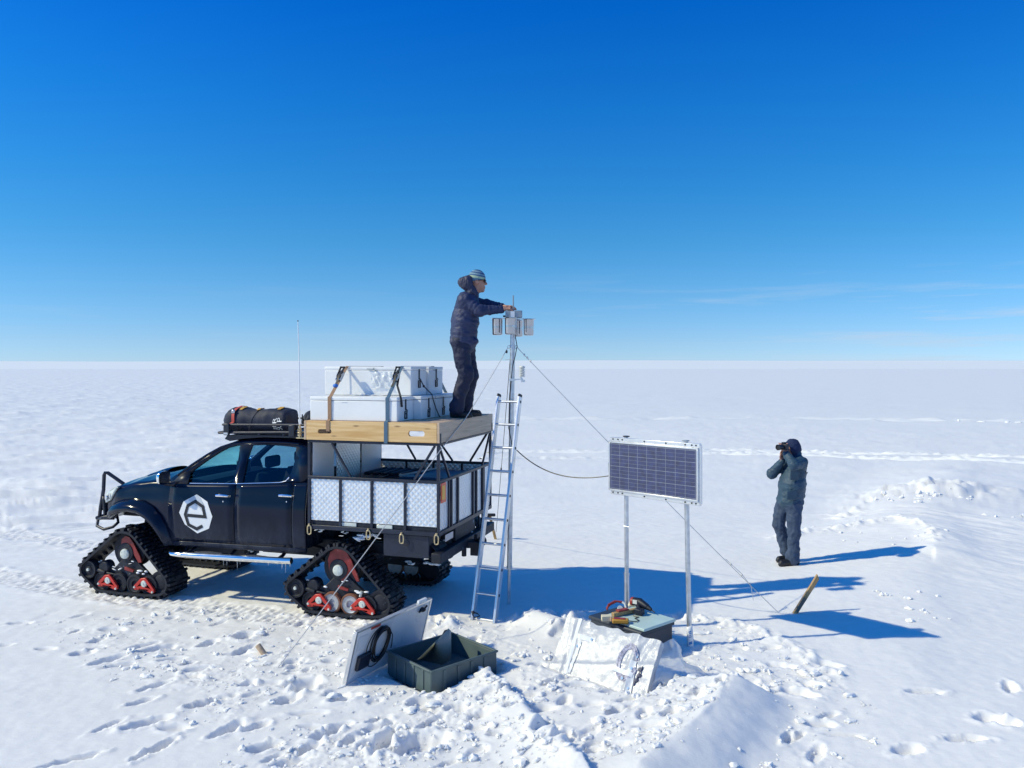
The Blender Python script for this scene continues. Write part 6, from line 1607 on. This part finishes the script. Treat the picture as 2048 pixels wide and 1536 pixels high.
# ------------------------------------------------------------------ people: bodies and clothes grown from blended limbs
class SDF:
    def __init__(s, lo, hi, h):
        s.lo = np.array(lo, np.float32); s.h = h
        s.n = np.ceil((np.array(hi)-np.array(lo))/h).astype(int)+1
        s.f = np.full(tuple(s.n), .5, np.float32)
    def _blk(s, lo, hi):
        i0 = np.clip(np.floor((lo-s.lo)/s.h).astype(int), 0, s.n); i1 = np.clip(np.ceil((hi-s.lo)/s.h).astype(int)+1, 0, s.n)
        if (i1 <= i0).any(): return None
        ax = [s.lo[k] + np.arange(i0[k], i1[k], dtype=np.float32)*s.h for k in range(3)]
        return tuple(slice(i0[k], i1[k]) for k in range(3)), np.meshgrid(*ax, indexing='ij')
    def _mix(s, sl, d, k, sub=False):
        f = s.f[sl]
        if sub: d = -d; h = np.clip(.5 - .5*(f-d)/k, 0, 1); s.f[sl] = f*(1-h) + d*h + k*h*(1-h)
        else:
            h = np.clip(.5 + .5*(f-d)/k, 0, 1); s.f[sl] = f*(1-h) + d*h - k*h*(1-h)
    def cap(s, a, b, r1, r2=None, k=.02, sq=None, quilt=None, sub=False):
        """capsule; sq=(dir, factor) stretches the section along dir"""
        r2 = r1 if r2 is None else r2
        a = np.array(a, np.float32); b = np.array(b, np.float32)
        m = max(r1, r2)*(max(1, sq[1]) if sq else 1) + k + .03
        g = s._blk(np.minimum(a, b)-m, np.maximum(a, b)+m)
        if g is None: return s
        sl, (X, Y, Z) = g
        px, py, pz = X-a[0], Y-a[1], Z-a[2]
        d = b-a; l2 = max(float(d@d), 1e-8)
        if sq:
            e = np.array(sq[0], np.float32); e /= np.linalg.norm(e); q = (px*e[0]+py*e[1]+pz*e[2])*(1/sq[1]-1)
            px = px + e[0]*q; py = py + e[1]*q; pz = pz + e[2]*q
        t = np.clip((px*d[0]+py*d[1]+pz*d[2])/l2, 0, 1)
        r = r1 + (r2-r1)*t
        if quilt: r = r + quilt[1]*(np.abs(np.sin(t*math.sqrt(l2)*np.pi/quilt[0]))**.6 - .6)
        s._mix(sl, np.sqrt((px-d[0]*t)**2+(py-d[1]*t)**2+(pz-d[2]*t)**2) - r, k, sub); return s
    def ell(s, c, r, k=.02, sub=False):
        c = np.array(c, np.float32); r = np.array(r, np.float32)
        g = s._blk(c-r-k-.03, c+r+k+.03)
        if g is None: return s
        sl, (X, Y, Z) = g
        q = np.sqrt(((X-c[0])/r[0])**2+((Y-c[1])/r[1])**2+((Z-c[2])/r[2])**2)
        s._mix(sl, (q-1)*float(r.min()), k, sub); return s
    def cut(s, p, n, side=1):
        """keep only the half space n.(x-p) < 0"""
        ax = [s.lo[k] + np.arange(s.n[k], dtype=np.float32)*s.h for k in range(3)]
        n = np.array(n, np.float32); n /= np.linalg.norm(n); p = np.array(p, np.float32)
        d = ((ax[0]-p[0])*n[0])[:,None,None] + ((ax[1]-p[1])*n[1])[None,:,None] + ((ax[2]-p[2])*n[2])[None,None,:]
        s.f = np.maximum(s.f, d.astype(np.float32)); return s
    def mesh(s):
        f = s.f; n = f.shape; ins = f < 0
        cs = [(i,j,k) for i in (0,1) for j in (0,1) for k in (0,1)]
        sh = lambda a, c: a[c[0]:n[0]-1+c[0], c[1]:n[1]-1+c[1], c[2]:n[2]-1+c[2]]
        cnt = sum(sh(ins, c).astype(np.int8) for c in cs)
        idx = np.argwhere((cnt > 0) & (cnt < 8)); m = len(idx)
        val = {c: f[idx[:,0]+c[0], idx[:,1]+c[1], idx[:,2]+c[2]] for c in cs}
        acc = np.zeros((m,3)); num = np.zeros(m)
        for a in cs:
            for ax in range(3):
                if a[ax] == 0:
                    b = list(a); b[ax] = 1; b = tuple(b); va, vb = val[a], val[b]; x = (va < 0) != (vb < 0)
                    t = np.where(x, va/np.where(x, va-vb, 1), 0); p = np.zeros((m,3)); p[:] = a; p[:,ax] += t
                    acc[x] += p[x]; num[x] += 1
        v = (idx + acc/num[:,None])*s.h + s.lo
        vid = np.full(tuple(q-1 for q in n), -1, np.int64); vid[idx[:,0],idx[:,1],idx[:,2]] = np.arange(m)
        F_ = []
        for ax in range(3):
            o = [q for q in range(3) if q != ax]
            lo_ = [slice(1,-1)]*3; lo_[ax] = slice(0,-1); hi_ = list(lo_); hi_[ax] = slice(1,None)
            x = ins[tuple(lo_)] != ins[tuple(hi_)]
            e = np.argwhere(x); e = e + np.array([0 if q == ax else 1 for q in range(3)])
            if not len(e): continue
            def c(da, db):
                q = e.copy(); q[:,o[0]] -= da; q[:,o[1]] -= db; return vid[q[:,0],q[:,1],q[:,2]]
            quad = np.stack([c(0,0), c(1,0), c(1,1), c(0,1)], 1)
            flip = ins[e[:,0],e[:,1],e[:,2]] ^ (ax == 1)
            quad[~flip] = quad[~flip][:, ::-1]; F_.append(quad[(quad >= 0).all(1)])
        return v, np.vstack(F_)
def sdf_obj(s, name, m, parent, I, fold=None, seed=0):
    v, f = s.mesh()
    if fold:
        me0 = bpy.data.meshes.new('tmp'); me0.from_pydata(v.tolist(), [], f.tolist()); me0.update()
        nr = np.empty(len(v)*3, np.float32); me0.vertex_normals.foreach_get('vector', nr); nr = nr.reshape(-1,3)
        amp, sx, sz = fold
        a = pn(v[:,0]*sx + v[:,1]*sx*.6 + seed, v[:,2]*sz + v[:,0]*2, 3); b = pn(v[:,0]*sx*2.3 - v[:,1]*sx*1.4, v[:,2]*sz*2.1 + seed, 5)
        c_ = pn(v[:,0]*sx*4.2 + v[:,1]*sx*3.1, v[:,2]*sz*3.6 + v[:,0]*sx*2 + seed, 7); v = v + nr*((amp*(a*1.0 + .55*b + .30*np.abs(c_))))[:,None]; bpy.data.meshes.remove(me0)
    mb = MB(); mb.v = [tuple(I @ V(p)) for p in v]; mb.f = [tuple(q) for q in f.tolist()]
    return mb.build(name, m, parent, smooth=180)

def hand(s, w, p, n, side, curl, sc=1.0, spread=.0):
    """palm from wrist w towards p (unit), n = palm normal, side = direction of the thumb; five separate fingers"""
    w, p, n, side = V(w), V(p).normalized(), V(n).normalized(), V(side).normalized()
    L_ = .095*sc; c = w + p*L_
    s.cap(w - p*.03, w + p*L_*.25, .026*sc, .027*sc, .02, (side, 1.15))
    for t in (-.75, -.25, .25, .75): s.cap(w + p*.018 + side*t*.02*sc, c + side*t*.036*sc, .0135*sc, .0125*sc, .014)
    for i, (t, l) in enumerate(((.036,.074),(.013,.082),(-.012,.077),(-.036,.060))):
        a = c + side*t*sc; d = p.copy(); q = a; cu = curl[i] if isinstance(curl, (list, tuple)) else curl
        for seg_, (ll, r1, r2) in enumerate(((.45,.0098,.0090),(.31,.0088,.0082),(.24,.0082,.0072))):
            ang = cu*(.55,.75,.5)[seg_]; d = (d*math.cos(ang) + n*math.sin(ang)).normalized()
            e = q + d*l*ll*sc + side*t*spread*ll; s.cap(q, e, r1*sc, r2*sc, .004); q = e
    b = w + p*.028 + side*.026*sc
    d = (p*.6 + side*.75 + n*.25).normalized(); q = b + d*.042*sc; s.cap(b, q, .0145*sc, .0115*sc, .012)
    d2 = (p*.9 + side*.15 + n*.35).normalized(); e = q + d2*.034*sc; s.cap(q, e, .0112*sc, .010*sc, .005); s.cap(e, e + (d2+n*.3).normalized()*.024*sc, .010*sc, .0085*sc, .005)
def boot(s, heel, toe, top, r=.05):
    heel, toe, top = V(heel), V(toe), V(top); d = (toe-heel).normalized(); lat = d.cross(V((0,0,1)))
    s.cap(heel + d*.03 + V((0,0,.05)), toe - d*.05 + V((0,0,.038)), .05, .042, .03, (lat, 1.0)); s.cap(heel + d*.05 + V((0,0,.06)), top, .055, .058, .03)
    s.cap(heel + d*.025 + V((0,0,.018)), toe - d*.035 + V((0,0,.018)), .040, .038, .01)
    return s

cloth = lambda n, c, r=.7, **k: mat(n, c, rough=r, var=.2, vscale=8, bump=.3, bscale=70, **k)
M['navy_jacket'] = cloth('navy_quilted_nylon', (.020,.030,.088), .62)
M['navy_pants'] = cloth('black_navy_trousers', (.007,.012,.042))
M['teal_jacket'] = cloth('teal_blue_jacket', (.026,.064,.106), .6)
M['blue_pants'] = cloth('slate_blue_trousers', (.034,.058,.110))
M['blue_hat'] = cloth('dark_blue_fleece', (.009,.022,.075), .85)
M['boots'] = cloth('black_boots', (.010,.011,.016), .5)
M['hood'] = cloth('navy_hood', (.030,.034,.075), .6)

# ---- the man on the deck, side-on, arms out to the instrument head
def man():
    D = 10.0
    A = lambda x, y, d=0.: at(x, y, D) * 1 + V((0, d, 0))      # place in the plane of his body, then shift sideways
    base = A(928, 834)
    root_p = V((base.x, D, 2.325))
    X, Y, Z = V((1,0,0)), V((0,1,0)), V((0,0,1))
    lo, hi = (root_p.x-.42, D-.50, 2.29), (root_p.x+.95, D+.50, 4.25)
    J = dict(head=A(955.5,563), neck=A(946,586), chest=A(935,612), belly=A(930,645), hip=A(926,680),
             shn=A(931,602,-.175), eln=A(961,624,-.21), wrn=A(1003,620.5,-.165), shf=A(936,601,.175), elf=A(972,608,.15), wrf=A(1004,614,-.03),
             hpn=A(922,688,-.10), knn=A(931,748,-.12), ann=A(915,815,-.12), hpf=A(928,688,.10), knf=A(940,748,.11), anf=A(930,811,.13))
    s = SDF(lo, hi, .006)
    # torso, legs, arms underneath, one skin with head and hands
    s.cap(J['chest'], J['belly'], .125, .12, .05, (Y,1.35)); s.cap(J['belly'], J['hip'], .12, .125, .05, (Y,1.3)); s.cap(J['neck']+V((.0,0,-.05)), J['head']+V((-.015,0,-.06)), .06, .058, .03)
    s.cap(J['shn'], J['shf'], .065, None, .05)
    for a, b, r1, r2 in (('shn','eln',.052,.042),('eln','wrn',.042,.028),('shf','elf',.052,.042),('elf','wrf',.042,.028),('hpn','knn',.085,.058),('knn','ann',.056,.042),('hpf','knf',.085,.058),('knf','anf',.056,.042)):
        s.cap(J[a], J[b], r1, r2, .04)
    for an, tx in (('ann',A(943,829,-.13)),('anf',A(958,826,.14))): s.cap(J[an], V((J[an].x,J[an].y,2.37)), .042, .04, .02); s.cap(V((J[an].x-.03,J[an].y,2.365)), V((tx.x-.08,tx.y,2.36)), .034, .026, .02)
    h = J['head']
    s.ell(h+V((-.010,0,.025)), (.098,.078,.105), .02); s.ell(h+V((.028,0,-.045)), (.062,.062,.085), .03); s.cap(h+V((.030,0,-.10)), h+V((.062,0,-.112)), .034, .026, .02)
    s.cap(h+V((.085,0,.008)), h+V((.108,0,-.030)), .010, .015, .012); s.ell(h+V((.098,.014,-.036)), (.012,.010,.009), .008); s.ell(h+V((.098,-.014,-.036)), (.012,.010,.009), .008)
    s.cap(h+V((.083,-.035,.026)), h+V((.083,.035,.026)), .014, None, .015)
    s.cap(h+V((.088,-.018,-.072)), h+V((.088,.018,-.072)), .0085, None, .006); s.cap(h+V((.085,-.016,-.086)), h+V((.085,.016,-.086)), .009, None, .006)
    for e in (-1, 1):
        s.ell(h+V((.078,e*.032,.006)), (.018,.016,.012), .01, sub=True); s.ell(h+V((.068,e*.032,.006)), (.014,.013,.012), .006)
        s.ell(h+V((-.005,e*.078,-.005)), (.030,.014,.038), .008)
    pn_ = (V((.93,.0,-.12))).normalized()
    hand(s, J['wrn'], (.97,.05,.10), (-.1,.15,-.98), (.05,.95,.2), [.85,.95,1.0,1.05], 1.16)
    hand(s, J['wrf'], (.97,-.02,-.02), (-.05,-.10,-.99), (.05,-.95,.2), [.55,.75,.9,1.0], 1.14)
    root = thing('person', 'person in navy quilted jacket and striped beanie standing on the truck deck, reaching to the mast head', 'person', root_p)
    I = local(root)
    # the body itself is the person's own mesh
    COL.objects.unlink(root); bpy.data.objects.remove(root)
    body_ = sdf_obj(s, 'person', M['skin'], None, Matrix.Translation(-root_p)); body_.location = root_p
    tag(body_, 'person in navy quilted jacket and striped beanie standing on the deck, reaching to the mast', 'person'); I = Matrix.Translation(-root_p)
    # jacket
    s = SDF(lo, hi, .008); q = (.048, .005)
    s.cap(J['chest']+V((.0,0,.045)), A(930,640), .150, .165, .06, (Y,1.30), (.052,.006)); s.cap(A(930,640), A(927,682), .168, .170, .05, (Y,1.28), (.052,.006))
    s.cap(J['shn']+V((.01,.03,-.02)), J['shf']+V((0,-.03,-.02)), .095, None, .06); s.cap(J['neck']+V((-.02,0,-.04)), J['neck']+V((.0,0,.03)), .080, .078, .03)
    s.cap(J['shn'], J['eln'], .082, .068, .035, None, q); s.cap(J['eln'], J['wrn']+V((-.005,0,0)), .068, .047, .03, None, q)
    s.cap(J['shf'], J['elf'], .080, .066, .035, None, q); s.cap(J['elf'], J['wrf']+V((-.005,0,0)), .066, .047, .03, None, q)
    s.cap(A(907,684,-.13), A(907,684,.13), .035, None, .03); s.cap(A(951,683,-.12), A(951,683,.12), .03, None, .03)
    jm = sdf_obj(s, 'jacket', M['navy_jacket'], body_, I, (.010, 9, 12), 1)
    # hood bunched behind the head
    s = SDF((h.x-.36,D-.2,h.z-.22), (h.x+.1,D+.2,h.z+.16), .006)
    s.cap(A(926,565,-.06), A(926,565,.06), .062, None, .03, None, (.03,.006)); s.cap(A(933,572,-.08), A(933,572,.08), .055, None, .04, None, (.03,.006))
    s.cap(A(937,560,-.07), A(937,560,.07), .052, None, .05); s.cap(A(940,570,-.08), A(944,585,-.085), .04, .045, .04); s.cap(A(940,570,.08), A(944,585,.085), .04, .045, .04); s.cap(A(940,590,-.07), A(952,592,-.06), .04, .035, .04); s.cap(A(940,590,.07), A(952,592,.06), .04, .035, .04)
    sdf_obj(s, 'hood', M['hood'], body_, I, (.006, 30, 10), 4)
    # trousers
    s = SDF((lo[0],lo[1],lo[2]), (hi[0]-.3,hi[1],3.42), .008)
    s.cap(A(926,672), A(926,690), .142, .145, .05, (Y,1.22)); 
    for hp, kn, an in (('hpn','knn','ann'),('hpf','knf','anf')):
        s.cap(J[hp], J[kn]+V((.0,0,.0)), .118, .090, .045); s.cap(J[kn]+V((.006,0,0)), J[an]+V((.0,0,.0)), .088, .082, .035)
        s.cap(J[kn]+V((.02,0,.03)), J[kn]+V((.02,0,-.05)), .080, .075, .03); s.cap(J[an]+V((.0,0,.04)), J[an]+V((.002,0,-.02)), .088, .092, .02)
    sdf_obj(s, 'trousers', M['navy_pants'], body_, I, (.015, 8, 8), 2)
    for an, tx, hx in (('ann',A(946,832,-.135),A(904,834,-.12)),('anf',A(963,828,.15),A(918,832,.13))):
        s = SDF((lo[0],lo[1],2.28), (hi[0],hi[1],2.62), .006); tx = V((tx.x,tx.y,2.326)); hx = V((hx.x,hx.y,2.326))
        boot(s, hx, tx, J[an]+V((0,0,.0))); s.cut((0,0,2.327), (0,0,-1)); sdf_obj(s, 'boot', M['boots'], body_, I)
    # striped beanie
    hat = mat('striped_knit', (.05,.12,.22), rough=.9, var=.1, bump=.5, bscale=160)
    nt = hat.node_tree; N = nt.nodes; L = nt.links; b = bsdf(hat)
    tc = N.new('ShaderNodeTexCoord'); mp = N.new('ShaderNodeMapping'); mp.inputs['Rotation'].default_value = (0,R(-10),0); L.new(tc.outputs['Object'], mp.inputs[0]); sp = N.new('ShaderNodeSeparateXYZ'); L.new(mp.outputs[0], sp.inputs[0])
    zz = (I @ h).z
    r = N.new('ShaderNodeValToRGB'); r.color_ramp.interpolation = 'CONSTANT'
    cols = [(0,(.07,.16,.26)),(.20,(.38,.50,.36)),(.38,(.06,.14,.26)),(.50,(.22,.36,.42)),(.60,(.05,.11,.24)),(.72,(.20,.33,.42)),(.82,(.04,.10,.22))]
    r.color_ramp.elements[1].position = .99
    for p, c in cols[1:]: r.color_ramp.elements.new(p)
    for e, (p, c) in zip(r.color_ramp.elements, cols + [(1,(.04,.10,.22))]): e.position = p; e.color = c + (1,)
    mr = N.new('ShaderNodeMapRange')
    xx = (I @ h).x; off = math.sin(R(-10))
    mr.inputs['From Min'].default_value = zz*math.cos(R(10)) + 0 ; mr.inputs['From Max'].default_value = zz*math.cos(R(10)) + .155
    sx_ = mth(N, L, 'ADD', sp.outputs[2], -xx*math.sin(R(10))*1.0); L.new(sx_, mr.inputs['Value']); L.new(mr.outputs[0], r.inputs[0]); L.new(r.outputs[0], b.inputs['Base Color'])
    s = SDF((h.x-.18,D-.16,h.z-.1), (h.x+.18,D+.16,h.z+.19), .005)
    s.ell(h+V((-.012,0,.035)), (.112,.092,.118), .02); s.cut(h+V((.04,0,.012)), (.16,0,-1))
    sdf_obj(s, 'beanie', hat, body_, I)
    # sunglasses
    mb = MB()
    for e in (-1, 1):
        mb.ball(h+V((.093,e*.034,.004)), (.012,.030,.022), 12, 8); mb.tube([h+V((.088,e*.062,.010)), h+V((.04,e*.084,.010)), h+V((-.02,e*.088,.004))], .0055, 6)
    mb.tube([h+V((.098,-.02,.008)), h+V((.106,0,.010)), h+V((.098,.02,.008))], .005, 6)
    mb.v = [tuple(I @ V(p)) for p in mb.v]; mb.build('sunglasses', M['ink'], body_)
    return J
mj = man()
p = mj['wrn'] + V((.145,.02,.0))
o = thing('screwdriver', 'small pale screwdriver held in the hands at the mast head', 'screwdriver', p)
m_ = MB(); m_.tube([p+V((-.03,.02,.012)), p+V((.03,-.005,-.022))], .007, 8); bw(m_, o, 'handle', M['shield'])
m_ = MB(); m_.tube([p+V((.03,-.005,-.022)), p+V((.055,-.015,-.036))], .003, 6); bw(m_, o, 'shaft', M['stain'])

# ---- the photographer standing on the snow
def photographer():
    D = 11.86
    A = lambda x, y, d=0.: at(x, y, D) + V((0, d, 0))
    base = A(1577,1128); gz = gh(base.x, base.y); root_p = V((base.x, D, gz)); dz = gz - base.z - .005
    _A = A; A = lambda x, y, d=0.: _A(x, y, d) + V((0,0,dz))
    Y = V((0,1,0)); lo, hi = (root_p.x-.36, D-.55, gz-.03), (root_p.x+.36, D+.45, gz+1.98)
    J = dict(head=A(1583,896), neck=A(1589,914), chest=A(1590,935), belly=A(1583,970), hip=A(1579,998),
             shn=A(1594,923,-.19), eln=A(1572,925,-.34), wrn=A(1566,904,-.14), shf=A(1583,923,.17), elf=A(1548,949,.10), wrf=A(1562,920,-.03),
             hpn=A(1584,1005,-.10), knn=A(1583,1062,-.11), ann=A(1580,1113,-.10), hpf=A(1573,1004,.10), knf=A(1563,1052,.12), anf=A(1580,1103,.14))
    s = SDF(lo, hi, .006)
    s.cap(J['chest'], J['belly'], .125, .125, .05, (Y,1.35)); s.cap(J['belly'], J['hip'], .125, .13, .05, (Y,1.3)); s.cap(J['neck'], J['head']+V((.01,0,-.05)), .06, .06, .03); s.cap(J['shn'], J['shf'], .065, None, .05)
    for a, b, r1, r2 in (('shn','eln',.050,.042),('eln','wrn',.042,.028),('shf','elf',.050,.042),('elf','wrf',.042,.028),('hpn','knn',.085,.058),('knn','ann',.056,.042),('hpf','knf',.085,.058),('knf','anf',.056,.042)): s.cap(J[a], J[b], r1, r2, .04)
    for an in ('ann','anf'): q = J[an]; s.cap(q, V((q.x,q.y,gz+.05)), .042, .04, .02); s.cap(V((q.x+.02,q.y,gz+.05)), V((q.x-.09,q.y,gz+.045)), .034, .026, .02)
    h = J['head']
    s.ell(h+V((.010,0,.02)), (.098,.078,.105), .02); s.ell(h+V((-.028,0,-.045)), (.062,.062,.085), .03); s.cap(h+V((-.03,0,-.10)), h+V((-.06,0,-.112)), .034, .026, .02)
    s.cap(h+V((-.085,0,.008)), h+V((-.108,0,-.030)), .010, .015, .012); s.cap(h+V((-.083,-.035,.026)), h+V((-.083,.035,.026)), .014, None, .015); s.cap(h+V((-.087,-.018,-.075)), h+V((-.087,.018,-.075)), .009, None, .006)
    for e in (-1, 1): s.ell(h+V((-.078,e*.032,.006)), (.018,.016,.012), .01, sub=True); s.ell(h+V((-.068,e*.032,.006)), (.014,.013,.012), .006); s.ell(h+V((.005,e*.078,-.005)), (.030,.014,.038), .008)
    cam_c = A(1561,892,-.09)
    hand(s, J['wrn'], (-.25,.10,.96), (-.55,.80,.1), (-.80,.15,.1), [.9,.9,1.0,1.0], .98)
    hand(s, J['wrf'], (-.05,-.10,.99), (.2,-.2,.1), (-.75,-.6,.0), [.55,.65,.7,.8], .98)
    body_ = sdf_obj(s, 'person', M['skin'], None, Matrix.Translation(-root_p)); body_.location = root_p; I = Matrix.Translation(-root_p)
    tag(body_, 'person in teal blue jacket and slate blue trousers photographing, standing on the snow', 'person')
    s = SDF(lo, hi, .008)
    s.cap(A(1592,928), A(1584,968), .140, .175, .06, (Y,1.28)); s.cap(A(1584,968), A(1580,1000), .180, .178, .05, (Y,1.22)); s.cap(J['shn']+V((0,.03,-.01)), J['shf']+V((0,-.03,-.01)), .095, None, .06)
    s.cap(J['neck']+V((.01,0,-.03)), J['neck']+V((.012,0,.045)), .090, .088, .03); s.cap(A(1606,930,-.02), A(1605,990,-.02), .03, .03, .06)
    s.cap(J['shn'], J['eln'], .086, .074, .035); s.cap(J['eln'], J['wrn']+V((.0,0,-.01)), .074, .050, .03); s.cap(J['shf'], J['elf'], .080, .076, .035); s.cap(J['elf'], J['wrf']+V((.0,0,-.02)), .074, .050, .03)
    s.cap(A(1562,1001,-.10), A(1598,1003,-.10), .03, None, .05); s.cap(A(1562,1001,.08), A(1598,1003,.08), .03, None, .05)
    jk = sdf_obj(s, 'jacket', M['teal_jacket'], body_, I, (.009, 8, 13), 7)
    m_ = MB(); m_.cbox(A(1577,945,-.245), (.13,.03,.16)); m_.cbox(A(1572,985,-.245),(.16,.03,.14)); m_.v = [tuple(I @ V(p)) for p in m_.v]; m_.build('pocket', M['teal_jacket'], jk, bevel=.014, split=True)
    m_ = MB(); m_.tube([A(1597,938,-.262), A(1604,945,-.19), A(1611,944,-.08), A(1612,944,.05)], .006, 6); m_.v = [tuple(I @ V(p)) for p in m_.v]; m_.build('yoke_seam', M['ink'], jk)
    s = SDF((h.x-.18,D-.17,h.z-.21), (h.x+.2,D+.17,h.z+.19), .006)
    s.ell(h+V((.016,0,.020)), (.118,.098,.122), .03); s.cap(h+V((.02,0,-.03)), h+V((.035,0,-.11)), .092, .088, .04); s.cap(h+V((.05,0,.0)), h+V((.115,0,-.02)), .05, .03, .04)
    s.cut(h+V((-.055,0,.02)), (-1,0,-.35))
    sdf_obj(s, 'fleece_hat', M['blue_hat'], body_, I, (.006, 18, 18), 3)
    s = SDF(lo, (hi[0],hi[1],gz+1.05), .008)
    s.cap(A(1579,992), A(1579,1004), .150, .150, .05, (Y,1.2))
    for hp, kn, an in (('hpn','knn','ann'),('hpf','knf','anf')):
        s.cap(J[hp], J[kn], .118, .092, .045); s.cap(J[kn], J[an], .090, .088, .035); s.cap(J[an]+V((0,0,.05)), J[an]+V((0,0,-.03)), .092, .096, .02)
    sdf_obj(s, 'trousers', M['blue_pants'], body_, I, (.015, 8, 8), 9)
    for an, tx, hx in (('ann',A(1550,1128,-.16),A(1591,1126,-.10)),('anf',A(1556,1115,.08),A(1597,1113,.15))):
        s = SDF((lo[0],lo[1],gz-.03), (hi[0],hi[1],gz+.3), .006); tx = V((tx.x,tx.y,gz+.01)); hx = V((hx.x,hx.y,gz+.01))
        boot(s, hx, tx, V((J[an].x,J[an].y,gz+.16))); sdf_obj(s, 'boot', M['boots'], body_, I)
    # the camera is a thing of its own, held at the eye
    fw = V((-.80,-.55,-.02)).normalized(); c = A(1562.5,892,-.12); sd = fw.cross(V((0,0,1))).normalized()
    o = thing('photo_camera', 'black photo camera with a long lens held to the eye of the person in teal', 'camera', c)
    Mx = Matrix((sd, fw, V((0,0,1)))).transposed().to_4x4(); Mx.translation = c
    m_ = MB(); m_.box((-.068,-.032,-.048),(.068,.030,.042), Mx); m_.box((-.03,-.03,.0425),(.03,.028,.068), Mx); m_.box((.04,.0302,-.045),(.068,.05,.03), Mx); cb = bw(m_, o, 'camera_body', M['plastic'], bevel=.010)
    m_ = MB(); m_.lathe([(.036,0),(.038,.03),(.036,.032),(.036,.07),(.041,.075),(.043,.115),(.039,.115),(.036,.10),(0,.098)], c + fw*.03, fw, 24); ln = bw(m_, o, 'lens', M['plastic'])
    m_ = MB(); m_.lathe([(0,0),(.036,0),(.036,.001)], c + fw*.135, fw, 24); bw(m_, o, 'front_glass', M['ink'], ln)
photographer()
